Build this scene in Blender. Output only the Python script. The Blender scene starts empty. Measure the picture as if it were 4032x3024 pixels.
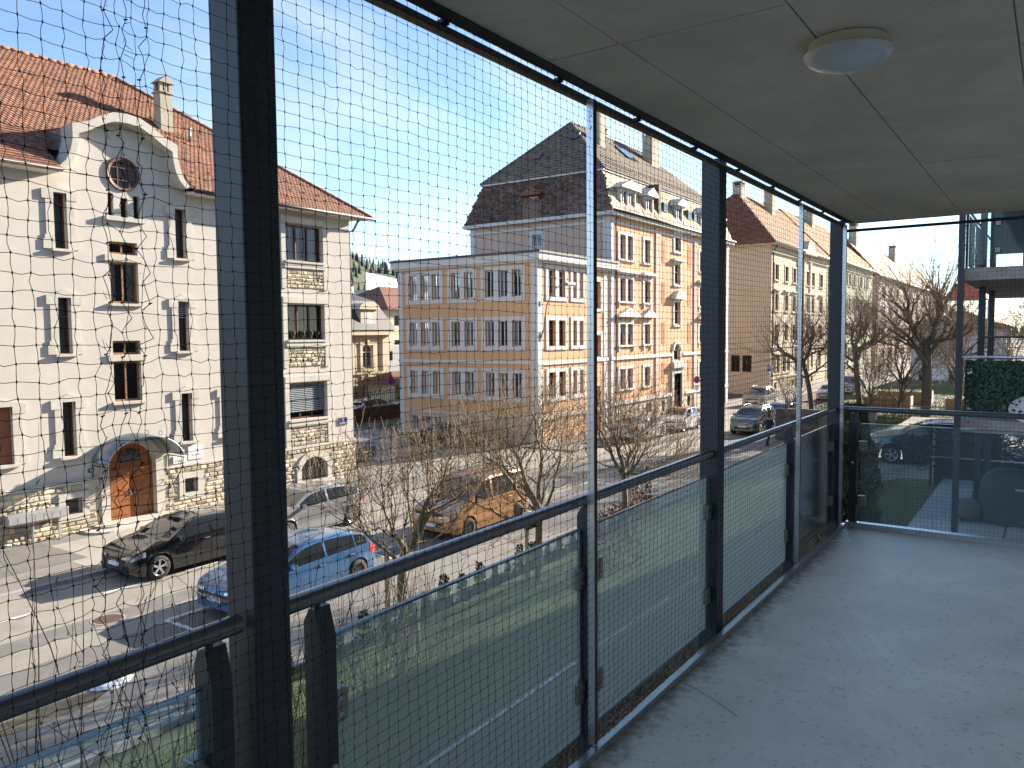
import bpy, bmesh, math, random
import numpy as np
from mathutils import Vector, Matrix
random.seed(11); RNG = np.random.default_rng(7)
sc = bpy.context.scene
COL = sc.collection
PI = math.pi
# ---------------------------------------------------------------- camera
EYE = Vector((0.0, 0.0, 6.4))
yaw, pitch, roll = math.radians(34.64), math.radians(-3.61), math.radians(-0.51)
fw = Vector((math.cos(yaw)*math.cos(pitch), math.sin(yaw)*math.cos(pitch), math.sin(pitch)))
rt = Vector((math.sin(yaw), -math.cos(yaw), 0)); up = rt.cross(fw)
r2 = rt*math.cos(roll) + up*math.sin(roll); u2 = -rt*math.sin(roll) + up*math.cos(roll)
cam = bpy.data.cameras.new('camera'); camo = bpy.data.objects.new('camera', cam); COL.objects.link(camo)
camo.matrix_world = Matrix(((r2.x, u2.x, -fw.x, EYE.x), (r2.y, u2.y, -fw.y, EYE.y), (r2.z, u2.z, -fw.z, EYE.z), (0, 0, 0, 1)))
cam.sensor_width = 36; cam.lens = 36*3100/4032; cam.clip_start = 0.05; cam.clip_end = 6000
sc.camera = camo
# ---------------------------------------------------------------- sun, sky, exposure
SUN_FROM = Vector((1.0, -0.27, 0.375)).normalized()          # direction towards the sun
elev = math.asin(SUN_FROM.z); azim = math.atan2(SUN_FROM.x, SUN_FROM.y)
world = bpy.data.worlds.new('World'); sc.world = world; world.use_nodes = True
wn, wl = world.node_tree.nodes, world.node_tree.links
wn.clear()
wo = wn.new('ShaderNodeOutputWorld'); bg = wn.new('ShaderNodeBackground'); sky = wn.new('ShaderNodeTexSky')
sky.sky_type = 'NISHITA'; sky.sun_disc = False; sky.sun_elevation = elev; sky.sun_rotation = azim
sky.altitude = 1500; sky.air_density = 1.0; sky.dust_density = 0.1; sky.ozone_density = 1.8
bg.inputs['Strength'].default_value = 0.088
# thin cirrus streaks over the whole sky
tc = wn.new('ShaderNodeTexCoord'); mp = wn.new('ShaderNodeMapping'); mp.inputs['Scale'].default_value = (0.8, 3.2, 3.6); mp.inputs['Rotation'].default_value = (0.5, 0.35, 0.9)
nz = wn.new('ShaderNodeTexNoise'); nz.inputs['Scale'].default_value = 1.6; nz.inputs['Detail'].default_value = 7; nz.inputs['Roughness'].default_value = 0.55; nz.inputs['Distortion'].default_value = 0.5
rp = wn.new('ShaderNodeValToRGB'); rp.color_ramp.elements[0].position = 0.44; rp.color_ramp.elements[1].position = 0.74
rp.color_ramp.elements[0].color = (0, 0, 0, 1); rp.color_ramp.elements[1].color = (0.5, 0.5, 0.5, 1)
mx = wn.new('ShaderNodeMixRGB'); mx.inputs['Color2'].default_value = (4.6, 4.7, 4.9, 1)
wl.new(tc.outputs['Generated'], mp.inputs['Vector']); wl.new(mp.outputs['Vector'], nz.inputs['Vector']); wl.new(nz.outputs['Fac'], rp.inputs['Fac'])
wl.new(rp.outputs['Color'], mx.inputs['Fac']); wl.new(sky.outputs['Color'], mx.inputs['Color1']); wl.new(mx.outputs['Color'], bg.inputs['Color']); wl.new(bg.outputs['Background'], wo.inputs['Surface'])
sl = bpy.data.lights.new('sun', 'SUN'); sl.energy = 4.9; sl.angle = math.radians(0.53); sl.color = (1.0, 0.885, 0.74)
so = bpy.data.objects.new('sun', sl); COL.objects.link(so); so.rotation_euler = (-SUN_FROM).to_track_quat('-Z', 'Y').to_euler(); so.location = (30, -20, 40)
sc.view_settings.view_transform = 'Standard'; sc.view_settings.look = 'None'; sc.view_settings.gamma = 1; sc.view_settings.exposure = 1.72
sc.view_settings.use_curve_mapping = False
sc.cycles.use_denoising = True; sc.cycles.max_bounces = 7; sc.cycles.transparent_max_bounces = 24; sc.cycles.diffuse_bounces = 4; sc.cycles.glossy_bounces = 3; sc.cycles.transmission_bounces = 4
sc.cycles.caustics_reflective = False; sc.cycles.caustics_refractive = False; sc.cycles.sample_clamp_indirect = 4
# ---------------------------------------------------------------- helpers
def tag(o, label=None, cat=None, group=None, kind=None):
    if label: o['label'] = label
    if cat: o['category'] = cat
    if group: o['group'] = group
    if kind: o['kind'] = kind
    return o
def put(name, me, parent=None):
    o = bpy.data.objects.new(name, me); COL.objects.link(o)
    if parent is not None:
        o.parent = parent; o.matrix_parent_inverse = PINV(parent)
    return o
_pinv = {}
def PINV(p):
    """inverse of the accumulated placement of a parent (roots are Empties placed without scale)"""
    m = Matrix.Identity(4); q = p
    while q is not None:
        m = q.matrix_basis @ m if q.parent is None else (q.matrix_parent_inverse @ q.matrix_basis) @ m
        q = q.parent
    return m.inverted()
def empty(name, loc, label=None, cat=None, group=None, rz=0):
    o = bpy.data.objects.new(name, None); COL.objects.link(o); o.location = loc; o.rotation_euler = (0, 0, rz); o.empty_display_size = 0.2
    return tag(o, label, cat, group)
def local_put(name, me, parent):
    o = bpy.data.objects.new(name, me); COL.objects.link(o); o.parent = parent
    return o
class MB:
    def __init__(s): s.v = []; s.f = []; s.mi = []
    def add(s, vs, fs, mi=0):
        b = len(s.v); s.v += [tuple(p) for p in vs]
        for f in fs: s.f.append(tuple(b+i for i in f)); s.mi.append(mi)
        return s
    def quad(s, a, b, c, d, mi=0): return s.add((a, b, c, d), ((0, 1, 2, 3),), mi)
    def hexa(s, p, mi=0):
        return s.add(p, ((0, 3, 2, 1), (4, 5, 6, 7), (0, 1, 5, 4), (1, 2, 6, 5), (2, 3, 7, 6), (3, 0, 4, 7)), mi)
    def box(s, x0, x1, y0, y1, z0, z1, mi=0):
        return s.hexa(((x0, y0, z0), (x1, y0, z0), (x1, y1, z0), (x0, y1, z0), (x0, y0, z1), (x1, y0, z1), (x1, y1, z1), (x0, y1, z1)), mi)
    def tube(s, pts, r, n=6, mi=0, cap=True):
        pts = [Vector(p) for p in pts]; k = len(pts)
        rs = r if isinstance(r, (list, tuple)) else [r]*k
        b = len(s.v)
        d0 = (pts[1]-pts[0]).normalized()
        ref = Vector((0, 0, 1)) if abs(d0.z) < 0.9 else Vector((1, 0, 0))
        x = d0.cross(ref).normalized()
        for i in range(k):
            d = (pts[min(i+1, k-1)]-pts[max(i-1, 0)])
            d = d.normalized() if d.length > 1e-9 else d0
            x = (x - d*x.dot(d))
            x = x.normalized() if x.length > 1e-6 else d.orthogonal().normalized()
            y = d.cross(x)
            for j in range(n):
                a = 2*PI*j/n; q = pts[i]+(x*math.cos(a)+y*math.sin(a))*rs[i]; s.v.append((q.x, q.y, q.z))
        for i in range(k-1):
            for j in range(n):
                j2 = (j+1) % n
                s.f.append((b+i*n+j, b+i*n+j2, b+(i+1)*n+j2, b+(i+1)*n+j)); s.mi.append(mi)
        if cap and n > 2:
            s.f.append(tuple(b+j for j in range(n))[::-1]); s.mi.append(mi)
            s.f.append(tuple(b+(k-1)*n+j for j in range(n))); s.mi.append(mi)
        return s
    def lathe(s, prof, c, axis='z', n=20, mi=0, a0=0, a1=2*PI):
        full = abs(a1-a0-2*PI) < 1e-6; m = n if full else n+1; b = len(s.v); c = Vector(c)
        for (r, h) in prof:
            for j in range(m):
                a = a0+(a1-a0)*j/n; p = (r*math.cos(a), r*math.sin(a), h)
                if axis == 'y': p = (p[0], p[2], p[1])
                elif axis == 'x': p = (p[2], p[0], p[1])
                s.v.append((c.x+p[0], c.y+p[1], c.z+p[2]))
        for i in range(len(prof)-1):
            for j in range(n):
                j2 = (j+1) % m
                s.f.append((b+i*m+j, b+i*m+j2, b+(i+1)*m+j2, b+(i+1)*m+j)); s.mi.append(mi)
        return s
    def prism(s, poly, f, h0, h1, mi=0):
        """poly: 2-D outline; f(p, h) -> point"""
        n = len(poly); b = len(s.v)
        s.v += [tuple(f(p, h0)) for p in poly]+[tuple(f(p, h1)) for p in poly]
        s.f.append(tuple(b+i for i in range(n))[::-1]); s.f.append(tuple(b+n+i for i in range(n))); s.mi += [mi, mi]
        for i in range(n):
            j = (i+1) % n; s.f.append((b+i, b+j, b+n+j, b+n+i)); s.mi.append(mi)
        return s
    def mesh(s, name, mats, smooth=False, recalc=True):
        me = bpy.data.meshes.new(name); me.from_pydata(s.v, [], s.f)
        for m in (mats if isinstance(mats, (list, tuple)) else [mats]): me.materials.append(MAT(m))
        if any(s.mi): me.polygons.foreach_set('material_index', s.mi)
        if recalc and len(s.f) < 60000:
            bm = bmesh.new(); bm.from_mesh(me); bmesh.ops.recalc_face_normals(bm, faces=bm.faces); bm.to_mesh(me); bm.free()
        if smooth: me.polygons.foreach_set('use_smooth', [True]*len(me.polygons))
        return me
    def build(s, name, mats, parent=None, smooth=False, bevel=0, recalc=True, local=False):
        me = s.mesh(name, mats, smooth, recalc)
        o = local_put(name, me, parent) if local else put(name, me, parent)
        if bevel:
            b = o.modifiers.new('bevel', 'BEVEL'); b.width = bevel; b.segments = 2; b.limit_method = 'ANGLE'; b.angle_limit = 0.6
        return o
def np_mesh(name, V, F, mat):
    """fast mesh from arrays; F is (M,k)"""
    me = bpy.data.meshes.new(name); k = F.shape[1]
    me.vertices.add(len(V)); me.vertices.foreach_set('co', np.asarray(V, np.float32).ravel())
    me.loops.add(F.size); me.loops.foreach_set('vertex_index', np.asarray(F, np.int32).ravel())
    me.polygons.add(len(F)); me.polygons.foreach_set('loop_start', np.arange(0, F.size, k, dtype=np.int32))
    me.update(calc_edges=True); me.materials.append(MAT(mat))
    return me
def np_tubes(A, B, ra, rb, n=3):
    """straight tapered n-sided prisms from points A to B (N,3)"""
    d = B-A; L = np.linalg.norm(d, axis=1, keepdims=True); d = d/np.maximum(L, 1e-9)
    ref = np.where(np.abs(d[:, 2:3]) > 0.9, np.array([[1., 0, 0]]), np.array([[0, 0, 1.]]))
    x = np.cross(d, ref); x /= np.linalg.norm(x, axis=1, keepdims=True); y = np.cross(d, x)
    ra = np.broadcast_to(np.asarray(ra, float).reshape(-1, 1), (len(A), 1)); rb = np.broadcast_to(np.asarray(rb, float).reshape(-1, 1), (len(A), 1))
    V = []
    for P, r in ((A, ra), (B, rb)):
        for j in range(n):
            a = 2*PI*j/n; V.append(P+(x*math.cos(a)+y*math.sin(a))*r)
    V = np.stack(V, 1).reshape(-1, 3); base = np.arange(len(A))[:, None]*2*n
    F = np.concatenate([base+np.array([[j, (j+1) % n, n+(j+1) % n, n+j]]) for j in range(n)], 0)
    return V, F
def join_np(parts):
    Vs, Fs, o = [], [], 0
    for V, F in parts: Vs.append(V); Fs.append(F+o); o += len(V)
    return np.concatenate(Vs), np.concatenate(Fs)
def copy_tree(o, parent=None):
    c = o.copy(); COL.objects.link(c)
    if parent is not None: c.parent = parent
    for ch in list(o.children): copy_tree(ch, c)
    return c
# ---------------------------------------------------------------- materials
_M = {}
def MAT(n):
    return n if isinstance(n, bpy.types.Material) else _M[n]
def nodes(name):
    m = bpy.data.materials.new(name); m.use_nodes = True; _M[name] = m
    nt = m.node_tree; p = nt.nodes.get('Principled BSDF')
    return m, nt, nt.nodes, nt.links, p
def simple(name, col, rough=.7, metal=0., spec=.5, var=.12, scale=6., stain=.12, sscale=.5, bump=0., bscale=60., rnd=0., coat=0., hue=None):
    """colour with fine noise, larger stains, per-piece random value and bump"""
    m, nt, N, L, p = nodes(name)
    g = N.new('ShaderNodeNewGeometry')
    n1 = N.new('ShaderNodeTexNoise'); n1.inputs['Scale'].default_value = scale; n1.inputs['Detail'].default_value = 6
    n2 = N.new('ShaderNodeTexNoise'); n2.inputs['Scale'].default_value = sscale; n2.inputs['Detail'].default_value = 5; n2.inputs['Roughness'].default_value = .65
    oi = N.new('ShaderNodeObjectInfo')
    L.new(g.outputs['Position'], n1.inputs['Vector']); L.new(g.outputs['Position'], n2.inputs['Vector'])
    def mr(sock, a):
        q = N.new('ShaderNodeMapRange'); q.inputs['From Min'].default_value = .25; q.inputs['From Max'].default_value = .75; q.inputs['To Min'].default_value = 1-a; q.inputs['To Max'].default_value = 1+a
        L.new(sock, q.inputs['Value']); return q.outputs['Result']
    def mul(a, b):
        q = N.new('ShaderNodeMath'); q.operation = 'MULTIPLY'; L.new(a, q.inputs[0]); L.new(b, q.inputs[1]); return q.outputs[0]
    f = mul(mr(n1.outputs['Fac'], var), mr(n2.outputs['Fac'], stain))
    if rnd:
        ad = N.new('ShaderNodeMath'); ad.operation = 'ADD'; L.new(g.outputs['Random Per Island'], ad.inputs[0]); L.new(oi.outputs['Random'], ad.inputs[1])
        fr = N.new('ShaderNodeMath'); fr.operation = 'FRACT'; L.new(ad.outputs[0], fr.inputs[0])
        q = N.new('ShaderNodeMapRange'); q.inputs['To Min'].default_value = 1-rnd; q.inputs['To Max'].default_value = 1+rnd; L.new(fr.outputs[0], q.inputs['Value'])
        f = mul(f, q.outputs['Result'])
    rgb = N.new('ShaderNodeRGB'); rgb.outputs[0].default_value = (*col, 1); csock = rgb.outputs[0]
    if hue and rnd:
        mixc = N.new('ShaderNodeMixRGB'); mixc.inputs['Color1'].default_value = (*col, 1); mixc.inputs['Color2'].default_value = (*hue, 1)
        m7 = N.new('ShaderNodeMath'); m7.operation = 'MULTIPLY'; m7.inputs[1].default_value = 7.31; L.new(fr.outputs[0], m7.inputs[0])
        f7 = N.new('ShaderNodeMath'); f7.operation = 'FRACT'; L.new(m7.outputs[0], f7.inputs[0]); L.new(f7.outputs[0], mixc.inputs['Fac']); csock = mixc.outputs[0]
    vm = N.new('ShaderNodeVectorMath'); vm.operation = 'SCALE'; L.new(csock, vm.inputs[0]); L.new(f, vm.inputs['Scale'])
    L.new(vm.outputs[0], p.inputs['Base Color'])
    p.inputs['Roughness'].default_value = rough; p.inputs['Metallic'].default_value = metal; p.inputs['Specular IOR Level'].default_value = spec
    if coat: p.inputs['Coat Weight'].default_value = coat; p.inputs['Coat Roughness'].default_value = .04
    if bump:
        n3 = N.new('ShaderNodeTexNoise'); n3.inputs['Scale'].default_value = bscale; n3.inputs['Detail'].default_value = 4; L.new(g.outputs['Position'], n3.inputs['Vector'])
        b = N.new('ShaderNodeBump'); b.inputs['Strength'].default_value = bump; b.inputs['Distance'].default_value = .02; L.new(n3.outputs['Fac'], b.inputs['Height']); L.new(b.outputs[0], p.inputs['Normal'])
    return m
def glass(name, tint, refl_rough=.02, veil=0., veil_col=(.6, .7, .7), ior=1.33):
    """thin sheet: see-through tint, mirror by Fresnel, a little dust that scatters light"""
    m, nt, N, L, p = nodes(name); N.remove(p); out = N.get('Material Output')
    tr = N.new('ShaderNodeBsdfTransparent'); tr.inputs[0].default_value = (*tint, 1)
    gl = N.new('ShaderNodeBsdfGlossy'); gl.inputs['Roughness'].default_value = refl_rough
    fr = N.new('ShaderNodeFresnel'); fr.inputs['IOR'].default_value = ior
    mx_ = N.new('ShaderNodeMixShader'); last = tr.outputs[0]
    if veil:
        df = N.new('ShaderNodeBsdfDiffuse'); df.inputs[0].default_value = (*veil_col, 1)
        tl = N.new('ShaderNodeBsdfTranslucent'); tl.inputs[0].default_value = (*veil_col, 1)
        ad = N.new('ShaderNodeMixShader'); ad.inputs[0].default_value = .5; L.new(df.outputs[0], ad.inputs[1]); L.new(tl.outputs[0], ad.inputs[2])
        vm = N.new('ShaderNodeMixShader'); lw = N.new('ShaderNodeLayerWeight'); lw.inputs['Blend'].default_value = .5; pw = N.new('ShaderNodeMath'); pw.operation = 'POWER'; pw.inputs[1].default_value = 2.4; L.new(lw.outputs['Facing'], pw.inputs[0]); ml = N.new('ShaderNodeMath'); ml.operation = 'MULTIPLY_ADD'; ml.inputs[1].default_value = veil*8; ml.inputs[2].default_value = veil; ml.use_clamp = True; L.new(pw.outputs[0], ml.inputs[0]); L.new(ml.outputs[0], vm.inputs[0]); L.new(tr.outputs[0], vm.inputs[1]); L.new(ad.outputs[0], vm.inputs[2]); last = vm.outputs[0]
    L.new(fr.outputs[0], mx_.inputs[0]); L.new(last, mx_.inputs[1]); L.new(gl.outputs[0], mx_.inputs[2]); L.new(mx_.outputs[0], out.inputs['Surface'])
    return m
simple('render_white', (.84, .82, .78), .9, var=.04, stain=.05); simple('plaster', (.52, .485, .435), .9, var=.05, scale=3, stain=.06, sscale=.35, bump=.15, bscale=90)
simple('limestone', (.50, .475, .42), .85, var=.12, scale=9, stain=.12, sscale=1.2, bump=.2)
simple('rubble', (.52, .44, .31), .9, var=.25, scale=14, stain=.15, rnd=.38, bump=.6, bscale=40, hue=(.46, .41, .33))
simple('mortar', (.42, .38, .31), .95, var=.2, scale=20)
simple('tile', (.22, .085, .045), .85, var=.18, scale=9, stain=.22, sscale=.6, rnd=.32, hue=(.17, .09, .06), bump=.15)
simple('ridge_tile', (.30, .12, .07), .85, var=.2, scale=6, rnd=.2)
simple('roof_under', (.16, .08, .05), .9)
simple('win_brown', (.085, .028, .018), .45); simple('win_wood', (.27, .14, .055), .5, var=.25, scale=12); simple('win_white', (.66, .66, .66), .4, var=.03, stain=.04)
simple('interior', (.045, .045, .05), .9); simple('curtain_grey', (.26, .30, .28), .8, var=.08); simple('curtain', (.66, .66, .65), .9, var=.1, scale=20); simple('blind', (.52, .52, .50), .5, var=.05); simple('blind_grey', (.30, .34, .35), .45, var=.05)
simple('shutter_rust', (.26, .095, .045), .6, var=.15)
simple('door_wood', (.24, .08, .02), .45, var=.3, scale=7, stain=.2, coat=.3)
simple('iron', (.025, .025, .028), .5, metal=.3); simple('zinc', (.22, .25, .28), .4, metal=.7, var=.2); simple('gutter', (.055, .042, .038), .5, metal=.3)
simple('soffit', (.66, .62, .56), .8); simple('mail_steel', (.55, .56, .58), .35, metal=.6)
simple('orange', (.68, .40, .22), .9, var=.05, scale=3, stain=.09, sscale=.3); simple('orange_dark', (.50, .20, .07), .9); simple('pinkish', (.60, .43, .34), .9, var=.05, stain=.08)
simple('white_trim', (.64, .62, .585), .8, var=.05, stain=.07, sscale=.8)
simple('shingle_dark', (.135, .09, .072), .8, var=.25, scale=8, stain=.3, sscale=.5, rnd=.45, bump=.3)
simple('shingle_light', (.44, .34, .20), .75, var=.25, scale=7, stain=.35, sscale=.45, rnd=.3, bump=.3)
simple('roof_brown', (.16, .125, .095), .8, var=.2, stain=.25, rnd=.22, bump=.2)
simple('slate', (.08, .082, .09), .6, var=.2)
simple('beige', (.60, .50, .36), .9, var=.06, stain=.08, sscale=.25); simple('beige_trim', (.64, .57, .43), .9, var=.06); simple('olive', (.52, .53, .36), .9, var=.06, stain=.08); simple('rose', (.62, .46, .39), .9, var=.05, stain=.08)
simple('cream', (.66, .58, .42), .9, var=.06, stain=.1); simple('chimney', (.44, .39, .30), .9, var=.15, stain=.2)
simple('far_white', (.72, .75, .82), .8, var=.03); simple('far_grey', (.42, .42, .43), .8)
simple('copper', (.20, .08, .05), .6, metal=.2); simple('flash_white', (.62, .63, .62), .5, metal=.2, var=.15)
simple('steel', (.042, .050, .060), .42, metal=.15, var=.08, scale=30, stain=.1, sscale=2)
simple('rail_steel', (.15, .152, .16), .24, metal=.55, var=.06, scale=40, stain=.08, coat=.7)
simple('alu', (.62, .64, .68), .28, metal=.85, var=.05, scale=30, stain=.1, sscale=3)
simple('clamp', (.30, .29, .26), .35, metal=.7, var=.08)
simple('net', (.022, .025, .022), .85, spec=.15, var=.1)
simple('black', (.012, .012, .013), .6); simple('rubber', (.018, .018, .019), .8, var=.2, scale=30); simple('plastic', (.03, .03, .032), .55)
simple('chrome', (.75, .75, .77), .12, metal=1, var=.02, stain=.02); simple('alloy', (.55, .56, .58), .25, metal=.9, var=.03); simple('alloy_dark', (.09, .09, .10), .3, metal=.8)
simple('lamp_glass', (.55, .60, .62), .25, var=.03, stain=.03, coat=.4); simple('lamp_base', (.72, .66, .54), .6, var=.05)
simple('bark', (.20, .165, .115), .95, var=.35, scale=25, stain=.3, sscale=3, bump=.6, bscale=50); simple('twig', (.25, .185, .12), .9, var=.25, scale=12)
simple('bark_dark', (.11, .09, .068), .95, var=.35, scale=14, stain=.3, sscale=2, bump=.6, bscale=30); simple('twig_dark', (.23, .175, .125), .9, var=.25, scale=10); simple('dry_twig', (.25, .19, .13), .9, var=.3, scale=16, rnd=.35)
simple('bud', (.16, .07, .05), .8); simple('dead_leaf', (.13, .055, .035), .9, rnd=.4); simple('thuja', (.06, .075, .025), .9, var=.3, rnd=.35, hue=(.10, .09, .02)); simple('yew', (.035, .055, .02), .9, rnd=.35); simple('ivy', (.02, .06, .035), .6, rnd=.45, hue=(.03, .08, .05)); simple('conifer', (.030, .046, .045), .95, var=.2, rnd=.3)
simple('tie', (.65, .58, .05), .6); simple('grass', (.115, .145, .035), .9, var=.25, scale=3, stain=.3, sscale=.6, rnd=.35); simple('lawn_soil', (.09, .105, .035), .95, var=.3, scale=12, stain=.35, sscale=.9)
simple('snow', (.80, .82, .86), .8); simple('hillside', (.09, .11, .06), .95)
simple('skin', (.50, .30, .22), .6, var=.04, stain=.02); simple('navy', (.018, .022, .045), .85, var=.15, scale=40); simple('hair', (.05, .032, .02), .8)
simple('bag_plastic', (.80, .81, .84), .35, var=.04); simple('cover', (.055, .075, .085), .65, var=.15, scale=10, stain=.15); simple('pouf', (.16, .145, .12), .9, var=.25, scale=50); simple('terrace', (.40, .42, .44), .8, var=.08, stain=.1, sscale=1.5, rnd=.08)
simple('screen_dark', (.016, .030, .030), .7, var=.15); simple('sign_blue', (.02, .06, .32), .4, var=.03); simple('sign_red', (.55, .03, .03), .4, var=.03); simple('sign_white', (.80, .80, .82), .4, var=.03); simple('plaque_blue', (.03, .035, .16), .35, var=.05); simple('ink', (.05, .05, .06), .6); simple('notice', (.74, .74, .76), .5, var=.03); simple('red_awning', (.60, .05, .03), .8); simple('wood_box', (.34, .22, .12), .85, var=.2); simple('granite', (.30, .29, .28), .85, var=.2, scale=30, rnd=.15); simple('rust_iron', (.09, .05, .035), .8, var=.2); simple('wall_stone', (.16, .14, .12), .95, var=.3, scale=9, rnd=.35, bump=.5)
for n, c, mt in (('paint_black', (.006, .006, .008), 0), ('paint_blue', (.045, .125, .27), .3), ('paint_silver', (.40, .41, .42), .6), ('paint_gold', (.50, .265, .105), .45), ('paint_white', (.74, .75, .77), 0), ('paint_grey', (.16, .155, .145), .5), ('paint_brown', (.11, .09, .085), .5), ('paint_navy', (.015, .022, .05), .3), ('paint_ice', (.30, .38, .50), .5), ('paint_red', (.50, .03, .02), 0), ('paint_sand', (.32, .30, .25), .5)):
    simple(n, c, .22 if n != 'paint_black' else .12, metal=mt, var=.02, stain=.03, coat=1.)
simple('car_glass', (.012, .016, .018), .04, spec=.9, var=.02, stain=.02, coat=1.); simple('headlight', (.45, .48, .52), .08, metal=.5, coat=1.); simple('taillight', (.42, .015, .012), .12, coat=1.); simple('white_paint_line', (.62, .62, .60), .8, var=.2, scale=8, stain=.2, sscale=2)
glass('pane', (.62, .66, .68), ior=1.55)
glass('balustrade', (.62, .75, .74), .16, veil=.15, veil_col=(.66, .79, .75))
glass('balustrade_clear', (.70, .82, .85), .03, veil=.15, veil_col=(.50, .64, .68))
glass('glass_edge', (.42, .56, .60), .1, veil=.22, veil_col=(.30, .40, .46))
def ground_mat(name, c1, c2, scale, rough=.9, speck=0., bump=.2, bscale=120, dark=None, ramp=(.30, .40), blot=.10, bs=.7, spec=.35):
    m, nt, N, L, p = nodes(name)
    g = N.new('ShaderNodeNewGeometry'); n1 = N.new('ShaderNodeTexNoise'); n1.inputs['Scale'].default_value = scale; n1.inputs['Detail'].default_value = 9; n1.inputs['Roughness'].default_value = .62
    L.new(g.outputs['Position'], n1.inputs['Vector'])
    r = N.new('ShaderNodeValToRGB'); r.color_ramp.elements[0].position = .32; r.color_ramp.elements[1].position = .68; r.color_ramp.elements[0].color = (*c1, 1); r.color_ramp.elements[1].color = (*c2, 1)
    L.new(n1.outputs['Fac'], r.inputs['Fac']); cs = r.outputs[0]
    if speck:
        n2 = N.new('ShaderNodeTexNoise'); n2.inputs['Scale'].default_value = speck; n2.inputs['Detail'].default_value = 3; L.new(g.outputs['Position'], n2.inputs['Vector'])
        r2_ = N.new('ShaderNodeValToRGB'); r2_.color_ramp.elements[0].position = ramp[0]; r2_.color_ramp.elements[1].position = ramp[1]; r2_.color_ramp.elements[0].color = (.45, .43, .41, 1); r2_.color_ramp.elements[1].color = (1, 1, 1, 1)
        L.new(n2.outputs['Fac'], r2_.inputs['Fac']); mm = N.new('ShaderNodeMixRGB'); mm.blend_type = 'MULTIPLY'; mm.inputs['Fac'].default_value = .55; L.new(cs, mm.inputs['Color1']); L.new(r2_.outputs[0], mm.inputs['Color2']); cs = mm.outputs[0]
    nb = N.new('ShaderNodeTexNoise'); nb.inputs['Scale'].default_value = bs; nb.inputs['Detail'].default_value = 7; nb.inputs['Roughness'].default_value = .7; nb.inputs['Distortion'].default_value = .6; L.new(g.outputs['Position'], nb.inputs['Vector']); qb = N.new('ShaderNodeMapRange'); qb.inputs['From Min'].default_value = .3; qb.inputs['From Max'].default_value = .7; qb.inputs['To Min'].default_value = 1-blot; qb.inputs['To Max'].default_value = 1+blot; L.new(nb.outputs['Fac'], qb.inputs['Value']); vb = N.new('ShaderNodeVectorMath'); vb.operation = 'SCALE'; L.new(cs, vb.inputs[0]); L.new(qb.outputs[0], vb.inputs['Scale']); cs = vb.outputs[0]
    if dark:   # dirt band lying along a kerb line Y = dark[0], ragged edge of about dark[1] metres
        sp = N.new('ShaderNodeSeparateXYZ'); L.new(g.outputs['Position'], sp.inputs[0])
        n4 = N.new('ShaderNodeTexNoise'); n4.inputs['Scale'].default_value = 22; n4.inputs['Detail'].default_value = 6; L.new(g.outputs['Position'], n4.inputs['Vector'])
        mm1 = N.new('ShaderNodeMath'); mm1.operation = 'MULTIPLY_ADD'; mm1.inputs[1].default_value = dark[1]*2.2; mm1.inputs[2].default_value = -dark[1]*1.1; L.new(n4.outputs['Fac'], mm1.inputs[0])
        ad = N.new('ShaderNodeMath'); ad.operation = 'ADD'; L.new(sp.outputs['Y'], ad.inputs[0]); L.new(mm1.outputs[0], ad.inputs[1])
        q = N.new('ShaderNodeMapRange'); q.inputs['From Min'].default_value = dark[0]-dark[1]; q.inputs['From Max'].default_value = dark[0]; q.inputs['To Min'].default_value = 0; q.inputs['To Max'].default_value = .8; L.new(ad.outputs[0], q.inputs['Value'])
        mm = N.new('ShaderNodeMixRGB'); mm.inputs['Color2'].default_value = (.10, .085, .07, 1); L.new(q.outputs[0], mm.inputs['Fac']); L.new(cs, mm.inputs['Color1']); cs = mm.outputs[0]
    L.new(cs, p.inputs['Base Color']); p.inputs['Roughness'].default_value = rough; p.inputs['Specular IOR Level'].default_value = spec
    n3 = N.new('ShaderNodeTexNoise'); n3.inputs['Scale'].default_value = bscale; n3.inputs['Detail'].default_value = 5; L.new(g.outputs['Position'], n3.inputs['Vector'])
    b = N.new('ShaderNodeBump'); b.inputs['Strength'].default_value = bump; b.inputs['Distance'].default_value = .01; L.new(n3.outputs['Fac'], b.inputs['Height']); L.new(b.outputs[0], p.inputs['Normal'])
ground_mat('asphalt', (.255, .238, .205), (.325, .303, .262), 1.1, speck=60, bump=.35)
ground_mat('asphalt_dark', (.155, .148, .138), (.20, .19, .178), 1.4, speck=60, bump=.35)
ground_mat('pavement', (.20, .19, .172), (.26, .245, .222), .9, speck=50, bump=.3)
ground_mat('pavement_light', (.33, .31, .27), (.41, .385, .335), 1.2, speck=40, bump=.25)
ground_mat('earth', (.10, .09, .065), (.15, .13, .09), .6)
ground_mat('floor_concrete', (.72, .695, .64), (.84, .81, .75), 2.6, rough=.48, spec=.8, blot=.13, bs=1.6, speck=34, bump=.12, bscale=90, dark=(1.40, .13))
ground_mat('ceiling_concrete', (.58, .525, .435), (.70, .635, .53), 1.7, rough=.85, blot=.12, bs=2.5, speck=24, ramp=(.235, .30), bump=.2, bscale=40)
ground_mat('slab_concrete', (.26, .25, .235), (.38, .37, .35), 4, speck=14, bump=.3)
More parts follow.
